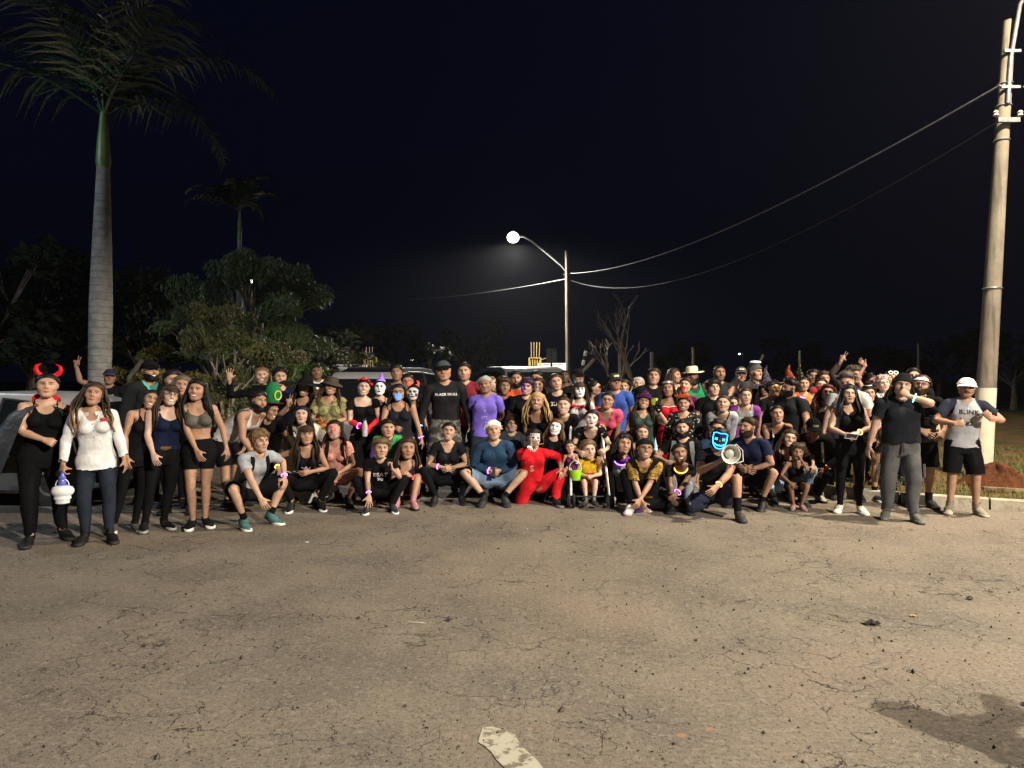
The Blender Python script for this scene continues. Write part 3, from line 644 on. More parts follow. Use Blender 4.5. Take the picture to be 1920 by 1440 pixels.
def make_base(sex):
    F_ = sex == 'F'
    xs = np.concatenate([np.arange(0, .1, .0042), np.arange(.1, .5, .0095), np.arange(.5, .80, .0042)])
    ys = np.concatenate([np.arange(-.235, -.13, .008), np.arange(-.13, .125, .0046), np.arange(.125, .19, .008)])
    zs = np.concatenate([np.arange(-.015, .11, .0075), np.arange(.11, .82, .012), np.arange(.82, 1.08, .0046),
                         np.arange(1.08, 1.47, .009), np.arange(1.47, 1.785, .0044)])
    Fd = np.full((len(xs), len(ys), len(zs)), 1.0, np.float32)

    def sub(lo, hi, m=.05):
        a = [np.searchsorted(g, l - m) for g, l in zip((xs, ys, zs), lo)]
        b = [np.searchsorted(g, h + m) for g, h in zip((xs, ys, zs), hi)]
        sl = tuple(slice(max(p - 1, 0), q + 1) for p, q in zip(a, b))
        X, Y, Z = np.meshgrid(xs[sl[0]], ys[sl[1]], zs[sl[2]], indexing='ij')
        return sl, X, Y, Z

    def un(sl, d, k):
        a = Fd[sl]
        if k <= 0:
            Fd[sl] = np.minimum(a, d)
        else:
            h = np.maximum(k - np.abs(a - d), 0) / k
            Fd[sl] = np.minimum(a, d) - h * h * k * .25

    def cut(sl, d, k):
        a = Fd[sl]; d = -d
        h = np.maximum(k - np.abs(a - d), 0) / k
        Fd[sl] = np.maximum(a, d) + h * h * k * .25

    def ell(c, r, k=.02, neg=False):
        c = np.array(c); r = np.array(r, float)
        sl, X, Y, Z = sub(c - r, c + r)
        q = np.sqrt(((X - c[0]) / r[0]) ** 2 + ((Y - c[1]) / r[1]) ** 2 + ((Z - c[2]) / r[2]) ** 2)
        d = (q - 1) * r.min()
        (cut if neg else un)(sl, d, k)

    def cone(A, B, ra, rb, k=.02, flat=None):
        A = np.array(A, float); B = np.array(B, float)
        m = max(ra, rb)
        sl, X, Y, Z = sub(np.minimum(A, B) - m, np.maximum(A, B) + m)
        P = np.stack([X - A[0], Y - A[1], Z - A[2]], -1)
        ab = B - A
        t = np.clip(P @ ab / (ab @ ab), 0, 1)
        Q = P - t[..., None] * ab
        if flat is not None:
            n, f = np.array(flat[0]), flat[1]
            Q = Q + (Q @ n)[..., None] * n * (f - 1)
        d = np.sqrt((Q ** 2).sum(-1)) - (ra + (rb - ra) * t)
        un(sl, d, k)

    def loft(A, B, U, Vv, prof, k=.03, ex=2.0):
        """prof rows: t, ru, rv, ou, ov"""
        A = np.array(A, float); B = np.array(B, float); U = np.array(U, float); Vv = np.array(Vv, float)
        prof = np.array(prof, float)
        tt = np.linspace(0, 1, 160)
        cols = []
        ker = np.hanning(15); ker /= ker.sum()
        for j in range(1, 5):
            c = np.interp(tt, prof[:, 0], prof[:, j])
            c = np.convolve(np.pad(c, 7, mode='edge'), ker, 'valid')
            cols.append(c)
        m = prof[:, 1:3].max() + .03
        sl, X, Y, Z = sub(np.minimum(A, B) - m, np.maximum(A, B) + m)
        ab = B - A; L = np.linalg.norm(ab); d_ = ab / L
        P = np.stack([X - A[0], Y - A[1], Z - A[2]], -1)
        ax = P @ d_
        t = np.clip(ax / L, 0, 1)
        over = np.maximum(np.maximum(-ax, ax - L), 0)
        ru, rv, ou, ov = [np.interp(t, tt, c) for c in cols]
        pu = np.abs(P @ U - ou) / ru; pv = np.abs(P @ Vv - ov) / rv
        q = (pu ** ex + pv ** ex) ** (1 / ex)
        d = (q - 1) * np.minimum(ru, rv)
        d = np.where(over > 0, np.sqrt(np.maximum(d, 0) ** 2 + over ** 2), d)
        un(sl, d.astype(np.float32), k)

    g = .84 if F_ else 1.0
    if F_:
        tor = [(.80, .115, .085, .016), (.86, .172, .118, .016), (.91, .182, .122, .014), (.97, .165, .105, .006), (1.04, .132, .09, -.002),
               (1.10, .122, .086, -.002), (1.18, .134, .093, 0), (1.26, .146, .1, .003), (1.33, .15, .098, .008), (1.39, .145, .084, .014), (1.43, .1, .066, .02), (1.475, .056, .054, .02)]
    else:
        tor = [(.80, .12, .09, .014), (.86, .162, .113, .014), (.92, .168, .116, .012), (.98, .16, .106, .005), (1.05, .15, .1, -.004),
               (1.12, .15, .1, -.004), (1.20, .16, .106, -.002), (1.28, .174, .115, 0), (1.34, .182, .114, .005), (1.39, .172, .098, .012), (1.435, .12, .074, .02), (1.48, .066, .06, .02)]
    z0, z1 = .80, 1.48
    loft((0, 0, z0), (0, 0, z1), (1, 0, 0), (0, 1, 0), [((z - z0) / (z1 - z0), a, b, 0, c) for z, a, b, c in tor], k=.03, ex=2.35)
    sh = SH[sex]
    # legs
    leg = [(1.0, .05, .07, .012), (.955, .074, .09, .012), (.90, .086, .096, .012), (.80, .083, .091, .010), (.70, .076, .084, .004), (.60, .064, .071, 0), (.53, .055, .06, -.004), (.485, .053, .059, -.004),
           (.43, .052, .057, .008), (.35, .053, .06, .018), (.26, .043, .049, .02), (.16, .034, .04, .02), (.07, .034, .042, .022)]
    gl = .97 if F_ else 1.0
    hipx = .092
    loft((hipx, 0, 1.0), (.105, 0, .07), (1, 0, 0), (0, 1, 0), [((1.0 - z) / .93, a * gl, b * gl, 0, c) for z, a, b, c in leg], k=.035)
    # foot
    cone((.106, .045, .042), (.110, -.04, .045), .036 * g ** .5, .038, k=.03)
    cone((.109, -.03, .045), (.117, -.125, .024), .038, .034, k=.03, flat=((0, 0, 1), 1.25))
    cone((.114, -.10, .024), (.117, -.165, .018), .036, .026, k=.02, flat=((0, 0, 1), 1.5))
    # breasts / pecs
    if F_:
        ell((.072, -.092, 1.275), (.058, .05, .056), .035)
    else:
        ell((.08, -.085, 1.305), (.075, .035, .055), .03)
    ell((.085, .085, .885), (.082, .06, .08), .04)          # buttock
    cone((.045, .025, 1.475), sh + [-.02, .01, .005], .036 * g, .045 * g, k=.03)   # trapezius
    ell(sh + [.0, 0, -.008], (.062 * g, .062 * g, .066 * g), .03)
    # arm
    V_ = np.array([0, 1, 0.]); U_ = -PN
    Lt = L_UP + L_FO
    arm = [(0, .056, .058), (.25, .05, .053), (.45, .042, .044), (.53, .040, .042), (.62, .041, .045), (.75, .036, .039), (.9, .027, .031), (1, .022, .029)]
    loft(sh, sh + AD * Lt, U_, V_, [(t, a * g, b * g, 0, 0) for t, a, b in arm], k=.025)
    hs = .92 if F_ else 1.0
    W = sh + AD * Lt
    loft(W - AD * .01, W + AD * .098 * hs, U_, V_, [(0, .02 * hs, .028 * hs, 0, 0), (.35, .0165 * hs, .037 * hs, 0, 0), (.8, .0145 * hs, .043 * hs, 0, 0), (1, .0125 * hs, .041 * hs, 0, 0)], k=.012, ex=2.4)
    for y, an, ln, r in FING:
        b = W + AD * .092 * hs + V_ * y * hs
        dd = AD * math.cos(math.radians(an)) + V_ * math.sin(math.radians(an))
        cone(b, b + dd * ln * hs, r * hs, r * .82 * hs, k=.006)
    b = W + AD * .028 * hs - V_ * .026 * hs + PN * .004
    dd = AD * .72 - V_ * .66 + PN * .2; dd /= np.linalg.norm(dd)
    cone(b, b + dd * .075 * hs, .0135 * hs, .0088 * hs, k=.012)
    # neck + head
    nk = .82 if F_ else .97
    loft((0, .022, 1.43), (0, .006, 1.57), (1, 0, 0), (0, 1, 0), [(0, .064 * nk, .06 * nk, 0, 0), (.4, .053 * nk, .054 * nk, 0, 0), (1, .054 * nk, .06 * nk, 0, 0)], k=.03)
    ell((0, .012, 1.662), (.0785, .096, .0905), .02)
    ell((0, -.030, 1.618), (.0695, .0625, .086), .03)
    jw = .9 if F_ else 1.0
    cone((.045 * jw, .0, 1.575), (.018, -.068, 1.537), .03, .024, k=.03)
    ell((0, -.074, 1.538), (.022, .02, .019), .02)
    ell((0, -.074, 1.582), (.036, .022, .03), .02)            # muzzle
    ell((.043, -.062, 1.612), (.026, .024, .022), .02)        # cheek
    cone((.012, -.090, 1.680), (.043, -.074, 1.677), .0095 if not F_ else .0065, .009 if not F_ else .0065, k=.015)   # brow
    ell((.031, -.098, 1.653), (.021, .017, .0125), .014, neg=True)
    ell((.031, -.074, 1.652), (.0145, .0125, .0125), .004)    # eyeball
    cone((0, -.091, 1.668), (0, -.112 if not F_ else -.107, 1.618), .0085 * (g ** .8), .0115 * (g ** .8), k=.012)        # nose
    ell((.0115, -.098, 1.613), (.0085, .011, .0075), .008)
    ell((.006, -.106, 1.604), (.004, .006, .005), .004, neg=True)
    cone((0, -.096, 1.5785), (.019, -.086, 1.5765), .0062, .0035, k=.004)   # lips
    cone((0, -.095, 1.567), (.017, -.086, 1.570), .0070, .0035, k=.004)
    ell((.080, .012, 1.64), (.009, .02, .031), .008)
    ell((.091, .010, 1.645), (.006, .010, .016), .006, neg=True)
    # flat soles
    Fd[:, :, :] = np.maximum(Fd, -zs[None, None, :].astype(np.float32))
    Fm = np.concatenate([Fd[:0:-1], Fd], 0)
    xf = np.concatenate([-xs[:0:-1], xs])
    return surface_nets(Fm, xf, ys, zs)

def surface_nets(F, xs, ys, zs):
    ins = F < 0
    nx, ny, nzz = F.shape
    c = np.zeros((nx - 1, ny - 1, nzz - 1), np.int8)
    corners = [(i, j, k) for i in (0, 1) for j in (0, 1) for k in (0, 1)]
    for i, j, k in corners:
        c += ins[i:nx - 1 + i, j:ny - 1 + j, k:nzz - 1 + k]
    act = (c > 0) & (c < 8)
    I, J, K = np.nonzero(act)
    idx = -np.ones(act.shape, np.int64); idx[I, J, K] = np.arange(len(I))
    acc = np.zeros((len(I), 3)); cnt = np.zeros(len(I))
    edges = [(a, b) for n, a in enumerate(corners) for b in corners[n + 1:] if sum(abs(p - q) for p, q in zip(a, b)) == 1]
    for a, b in edges:
        fa = F[I + a[0], J + a[1], K + a[2]]; fb = F[I + b[0], J + b[1], K + b[2]]
        m = (fa < 0) != (fb < 0)
        t = np.where(m, fa / np.where(m, fa - fb, 1), 0)
        pa = np.stack([xs[I + a[0]], ys[J + a[1]], zs[K + a[2]]], -1)
        pb = np.stack([xs[I + b[0]], ys[J + b[1]], zs[K + b[2]]], -1)
        acc += np.where(m[:, None], pa + (pb - pa) * t[:, None], 0); cnt += m
    V = acc / cnt[:, None]
    quads = []
    for axis in range(3):
        A = ins[tuple(slice(0, -1) if d == axis else slice(1, -1) for d in range(3))]
        B = ins[tuple(slice(1, None) if d == axis else slice(1, -1) for d in range(3))]
        p = np.stack(np.nonzero(A != B), -1)
        fl = A[tuple(p.T)]
        o = [d for d in range(3) if d != axis]
        base = p.copy(); base[:, o] += 1
        q = []
        for du, dv in ((-1, -1), (0, -1), (0, 0), (-1, 0)):
            cc = base.copy(); cc[:, o[0]] += du; cc[:, o[1]] += dv
            q.append(idx[tuple(cc.T)])
        q = np.stack(q, -1)
        flip = fl if axis != 1 else ~fl
        q[~flip] = q[~flip][:, ::-1]
        quads.append(q)
    Q = np.concatenate(quads)
    return V, Q[(Q >= 0).all(1)]

def decimate(V, Q, target):
    me = mesh_from(V, Q, 'tmp'); ob = bpy.data.objects.new('tmp', me); bpy.context.scene.collection.objects.link(ob)
    md = ob.modifiers.new('t', 'TRIANGULATE')
    md = ob.modifiers.new('d', 'DECIMATE'); md.ratio = target / (2 * len(Q))
    dg = bpy.context.evaluated_depsgraph_get()
    ev = ob.evaluated_get(dg).to_mesh()
    n = len(ev.vertices); v = np.empty(n * 3, np.float32); ev.vertices.foreach_get('co', v)
    ev.calc_loop_triangles()
    t = np.empty(len(ev.loop_triangles) * 3, np.int32); ev.loop_triangles.foreach_get('vertices', t)
    bpy.data.objects.remove(ob); bpy.data.meshes.remove(me)
    return v.reshape(-1, 3).astype(float), t.reshape(-1, 3)

def normals(V, T):
    n = np.cross(V[T[:, 1]] - V[T[:, 0]], V[T[:, 2]] - V[T[:, 0]])
    N = np.zeros_like(V)
    for i in range(3):
        np.add.at(N, T[:, i], n)
    return N / np.maximum(np.linalg.norm(N, axis=1, keepdims=True), 1e-12)

def clip(V, T, f):
    """keep the part of the triangle mesh where f>0"""
    ins = f > 0
    c = ins[T].sum(1)
    V = list(map(tuple, V)); nv = {}
    out = [tuple(t) for t in T[c == 3]]
    Va = np.array(V)
    def cutp(a, b):
        k = (a, b) if a < b else (b, a)
        if k not in nv:
            t = f[a] / (f[a] - f[b]); t = min(max(t, .02), .98)
            nv[k] = len(V); V.append(tuple(Va[a] + (Va[b] - Va[a]) * t))
        return nv[k]
    for t in T[(c == 1) | (c == 2)]:
        t = [int(q) for q in t]
        k = [ins[q] for q in t]
        if sum(k) == 1:
            i = k.index(True); a, b, d = t[i], t[(i + 1) % 3], t[(i + 2) % 3]
            out.append((a, cutp(a, b), cutp(a, d)))
        else:
            i = k.index(False); d, a, b = t[i], t[(i + 1) % 3], t[(i + 2) % 3]
            p, q = cutp(b, d), cutp(a, d)
            out.append((a, b, p)); out.append((a, p, q))
    out = np.array(out, np.int64).reshape(-1, 3)
    V = np.array(V)
    used = np.unique(out); mp = -np.ones(len(V), np.int64); mp[used] = np.arange(len(used))
    return V[used], mp[out]

def lap(V, T, it, lam=.5, lock=None):
    e = np.concatenate([T[:, [0, 1]], T[:, [1, 2]], T[:, [2, 0]]]); e = np.unique(np.sort(e, 1), axis=0)
    deg = np.bincount(e.ravel(), minlength=len(V)).astype(float)[:, None]
    # boundary edges stay on their border
    for _ in range(it):
        S = np.zeros_like(V)
        np.add.at(S, e[:, 0], V[e[:, 1]]); np.add.at(S, e[:, 1], V[e[:, 0]])
        nV = V + lam * (S / np.maximum(deg, 1) - V)
        if lock is not None: nV[lock] = V[lock]
        V = nV
    return V

# ---- skeleton --------------------------------------------------------------
BONES = ['pelvis', 'spine', 'chest', 'neck', 'head', 'h_sp', 'h_ch', 'h_nk']
for _s in 'LR':
    BONES += [b + _s for b in ('clav', 'uarm', 'farm', 'hand', 'thigh', 'shin', 'foot', 'toe', 'h_sh', 'h_el', 'h_wr', 'h_hip', 'h_kn', 'h_an')]
    for _f in range(5): BONES += ['fa%d%s' % (_f, _s), 'fb%d%s' % (_f, _s)]
BI = {b: i for i, b in enumerate(BONES)}
SGN = {'L': 1, 'R': -1}          # L = +x = right of the picture

def rest_joints(sex):
    J = {'pelvis': (0, 0, .95), 'spine': (0, 0, 1.04), 'chest': (0, 0, 1.19), 'neck': (0, .018, 1.465), 'head': (0, .006, 1.545)}
    J = {k: np.array(v, float) for k, v in J.items()}
    for s, g in SGN.items():
        m = np.array([g, 1, 1.])
        sh = SH[sex] * m; ad = AD * m
        J['clav' + s] = np.array([.03 * g, .01, 1.42]); J['uarm' + s] = sh; J['farm' + s] = sh + ad * L_UP; J['hand' + s] = sh + ad * (L_UP + L_FO)
        J['thigh' + s] = np.array([.092 * g, .005, .90]); J['shin' + s] = np.array([.10 * g, .0, .495]); J['foot' + s] = np.array([.105 * g, .02, .085]); J['toe' + s] = np.array([.116 * g, -.11, .02])
        hs = .92 if sex == 'F' else 1
        W = J['hand' + s]; V_ = np.array([0, 1., 0])
        for i, (y, an, ln, r) in enumerate(FING):
            b = W + ad * .092 * hs + V_ * y * hs
            dd = ad * math.cos(math.radians(an)) + V_ * math.sin(math.radians(an))
            J['fa%d%s' % (i, s)] = b; J['fb%d%s' % (i, s)] = b + dd * ln * .5 * hs
        pn = PN * m
        b = W + ad * .028 * hs - V_ * .026 * hs + pn * .004
        dd = ad * .72 - V_ * .66 + pn * .2; dd /= np.linalg.norm(dd)
        J['fa4' + s] = b; J['fb4' + s] = b + dd * .042 * hs
    return J

RJ = {'M': rest_joints('M'), 'F': rest_joints('F')}

def arm_sd(P, sex, s):
    m = np.array([SGN[s], 1, 1.])
    Q = P - SH[sex] * m; ad = AD * m
    a = Q @ ad
    d = np.linalg.norm(Q - a[:, None] * ad, axis=1)
    return a, d

def arm_mask(P, sex, s):
    a, d = arm_sd(P, sex, s)
    right = (P[:, 0] * SGN[s]) > .05
    return sstep(-.045, .065, a) * (1 - sstep(.075 + .05 * sstep(.3, .5, a), .115 + .05 * sstep(.3, .5, a), d)) * right

def weights(P, sex):
    n = len(P); W = np.zeros((n, len(BONES)), np.float32)
    J = RJ[sex]
    def bl(base, p, h, c, t):
        a = np.clip(1 - 2 * t, 0, 1); b = np.clip(2 * t - 1, 0, 1)
        W[:, BI[p]] += base * a; W[:, BI[c]] += base * b
        if h: W[:, BI[h]] += base * (1 - a - b)
        else:
            W[:, BI[p]] += base * (1 - a - b) * .5; W[:, BI[c]] += base * (1 - a - b) * .5
    x, y, z = P.T
    rest = np.ones(n)
    for s in 'LR':
        g = SGN[s]
        m = arm_mask(P, sex, s)
        a, d = arm_sd(P, sex, s)
        # chain along arm
        tE = sstep(L_UP - .06, L_UP + .06, a); tW = sstep(L_UP + L_FO - .035, L_UP + L_FO + .025, a)
        near = 1 - sstep(.0, .11, a)           # shoulder helper share
        up = m * (1 - tE) ; 
        W[:, BI['h_sh' + s]] += up * near * .75; W[:, BI['uarm' + s]] += up * (1 - .75 * near)
        hump = 4 * tE * (1 - tE)
        # elbow helper
        W[:, BI['uarm' + s]] -= 0
        fo = m * tE
        W[:, BI['h_el' + s]] += 0
        # hand and fingers
        hand = fo * tW; W[:, BI['farm' + s]] += fo * (1 - tW)
        hs = .92 if sex == 'F' else 1
        asx = a - (L_UP + L_FO)
        ybest = np.full(n, 9.); fsel = np.full(n, -1)
        for i, (fy, an, ln, r) in enumerate(FING):
            yy = y - .01 - (fy + np.tan(math.radians(an)) * np.maximum(asx / hs - .092, 0)) * hs
            b = np.abs(yy) < ybest; fsel[b] = i; ybest = np.minimum(ybest, np.abs(yy))
        tb = J['fa4' + s]; tt = J['fb4' + s]
        dt = (tt - tb) / np.linalg.norm(tt - tb)
        q = (P - tb) @ dt
        dth = np.linalg.norm(P - tb - np.clip(q, 0, .08)[:, None] * dt, axis=1)
        thumb = (dth < .017) & (q > -.002) & (hand > .3)
        fin = (asx > .086 * hs) & (~thumb) & (hand > .5)
        W[:, BI['hand' + s]] += np.where(thumb | fin, 0, hand)
        for i, (fy, an, ln, r) in enumerate(FING):
            k = fin & (fsel == i)
            t0 = sstep(.086 * hs, .102 * hs, asx); t1 = sstep((.092 + ln * .42) * hs, (.092 + ln * .58) * hs, asx)
            W[k, BI['hand' + s]] += (hand * (1 - t0))[k]; W[k, BI['fa%d%s' % (i, s)]] += (hand * t0 * (1 - t1))[k]; W[k, BI['fb%d%s' % (i, s)]] += (hand * t0 * t1)[k]
        t0 = sstep(-.002, .02, q); t1 = sstep(.034, .05, q)
        W[thumb, BI['hand' + s]] += (hand * (1 - t0))[thumb]; W[thumb, BI['fa4' + s]] += (hand * t0 * (1 - t1))[thumb]; W[thumb, BI['fb4' + s]] += (hand * t0 * t1)[thumb]
        # move part of the elbow blend to the helper
        for p, h, c in (('uarm', 'h_el', 'farm'), ('farm', 'h_wr', 'hand')):
            wp, wc = W[:, BI[p + s]], W[:, BI[c + s]]
            k = 1.2 * np.minimum(wp, wc) * (m > .5)
            W[:, BI[p + s]] -= k * .5; W[:, BI[c + s]] -= k * .5; W[:, BI[h + s]] += k
        rest = rest * (1 - m)
    left = sstep(-.012, .012, x)
    leg = (1 - sstep(.80, 1.0, z + .25 * np.minimum(y, 0) * 0)) * rest
    for s in 'LR':
        m = leg * (left if s == 'L' else 1 - left)
        tK = 1 - sstep(.495 - .075, .495 + .075, z)
        tA = 1 - sstep(.055, .125, z)
        tT = sstep(.085, .125, -y) * (z < .09)
        hipb = (1 - sstep(.80, 1.0, z))
        bl(m * (1 - tA), 'thigh' + s, 'h_kn' + s, 'shin' + s, tK)
        ft = m * tA
        W[:, BI['foot' + s]] += ft * (1 - tT); W[:, BI['toe' + s]] += ft * tT
        wp, wc = W[:, BI['shin' + s]], W[:, BI['foot' + s]]
        k = np.minimum(wp, wc); W[:, BI['shin' + s]] -= k * .5; W[:, BI['foot' + s]] -= k * .5; W[:, BI['h_an' + s]] += k
        # hip helper
        k = np.minimum(W[:, BI['thigh' + s]], .9) * (sstep(.78, .86, z)) * .7
        W[:, BI['thigh' + s]] -= k; W[:, BI['h_hip' + s]] += k
    tor = rest * (1 - (1 - sstep(.80, 1.0, z)))
    u = z - .4 * y
    tn = sstep(1.435, 1.495, z + .15 * y); th = sstep(1.515, 1.56, u) * (z > 1.49)
    t1 = sstep(.96, 1.10, z); t2 = sstep(1.11, 1.27, z)
    W[:, BI['pelvis']] += tor * (1 - t1)
    W[:, BI['spine']] += tor * t1 * (1 - t2)
    ch = tor * t1 * t2 * (1 - tn)
    cl = sstep(.05, .16, np.abs(x)) * sstep(1.31, 1.41, z)
    W[:, BI['chest']] += ch * (1 - cl)
    W[:, BI['clavL']] += ch * cl * (x > 0); W[:, BI['clavR']] += ch * cl * (x <= 0)
    hn = tor * t1 * t2 * tn
    bl(hn, 'neck', 'h_nk', 'head', th)
    W = np.maximum(W, 0)
    return W / np.maximum(W.sum(1, keepdims=True), 1e-9)

def Rx(a): c, s = math.cos(a), math.sin(a); return np.array([[1, 0, 0], [0, c, -s], [0, s, c]])
def Ry(a): c, s = math.cos(a), math.sin(a); return np.array([[c, 0, s], [0, 1, 0], [-s, 0, c]])
def Rz(a): c, s = math.cos(a), math.sin(a); return np.array([[c, -s, 0], [s, c, 0], [0, 0, 1]])
def Raxis(ax, a):
    ax = np.asarray(ax, float); ax = ax / np.linalg.norm(ax)
    K = np.array([[0, -ax[2], ax[1]], [ax[2], 0, -ax[0]], [-ax[1], ax[0], 0]])
    return np.eye(3) + math.sin(a) * K + (1 - math.cos(a)) * K @ K
def half(A, B, t=.5):
    q = Matrix(A.tolist()).to_quaternion().slerp(Matrix(B.tolist()).to_quaternion(), t)
    return np.array(q.to_matrix())
def unit(v): v = np.asarray(v, float); return v / max(np.linalg.norm(v), 1e-9)
def frame(d, f):
    d = unit(d); f = np.asarray(f, float); f = unit(f - (f @ d) * d)
    return np.stack([d, f, np.cross(d, f)], 1)
def ik(A, T, l1, l2, hint):
    A = np.asarray(A, float); T = np.asarray(T, float)
    d = T - A; L = np.linalg.norm(d); Lm = (l1 + l2) * .998
    if L > Lm: d = d / L * Lm; L = Lm
    L = max(L, abs(l1 - l2) * 1.02 + .02); dn = unit(d); T = A + dn * L
    a = (l1 * l1 - l2 * l2 + L * L) / (2 * L); h = math.sqrt(max(l1 * l1 - a * a, 0))
    hint = np.asarray(hint, float); hp = hint - (hint @ dn) * dn
    hp = unit(hp) if np.linalg.norm(hp) > 1e-6 else unit(np.cross(dn, [1, 0, 0]))
    return A + dn * a + hp * h, T, hp

HANDS = {  # index, middle, ring, pinky curls, thumb curl, spread
    'relax': (22, 28, 32, 36, 12, 0), 'fist': (85, 90, 92, 92, 45, 0), 'grip': (62, 66, 68, 70, 40, 0), 'open': (4, 3, 5, 8, -12, 9), 'peace': (3, 3, 92, 92, 50, 10), 'flat': (6, 6, 6, 8, 0, 0),
    'thumb': (90, 92, 92, 92, -25, 0), 'point': (5, 90, 92, 92, 45, 0)}

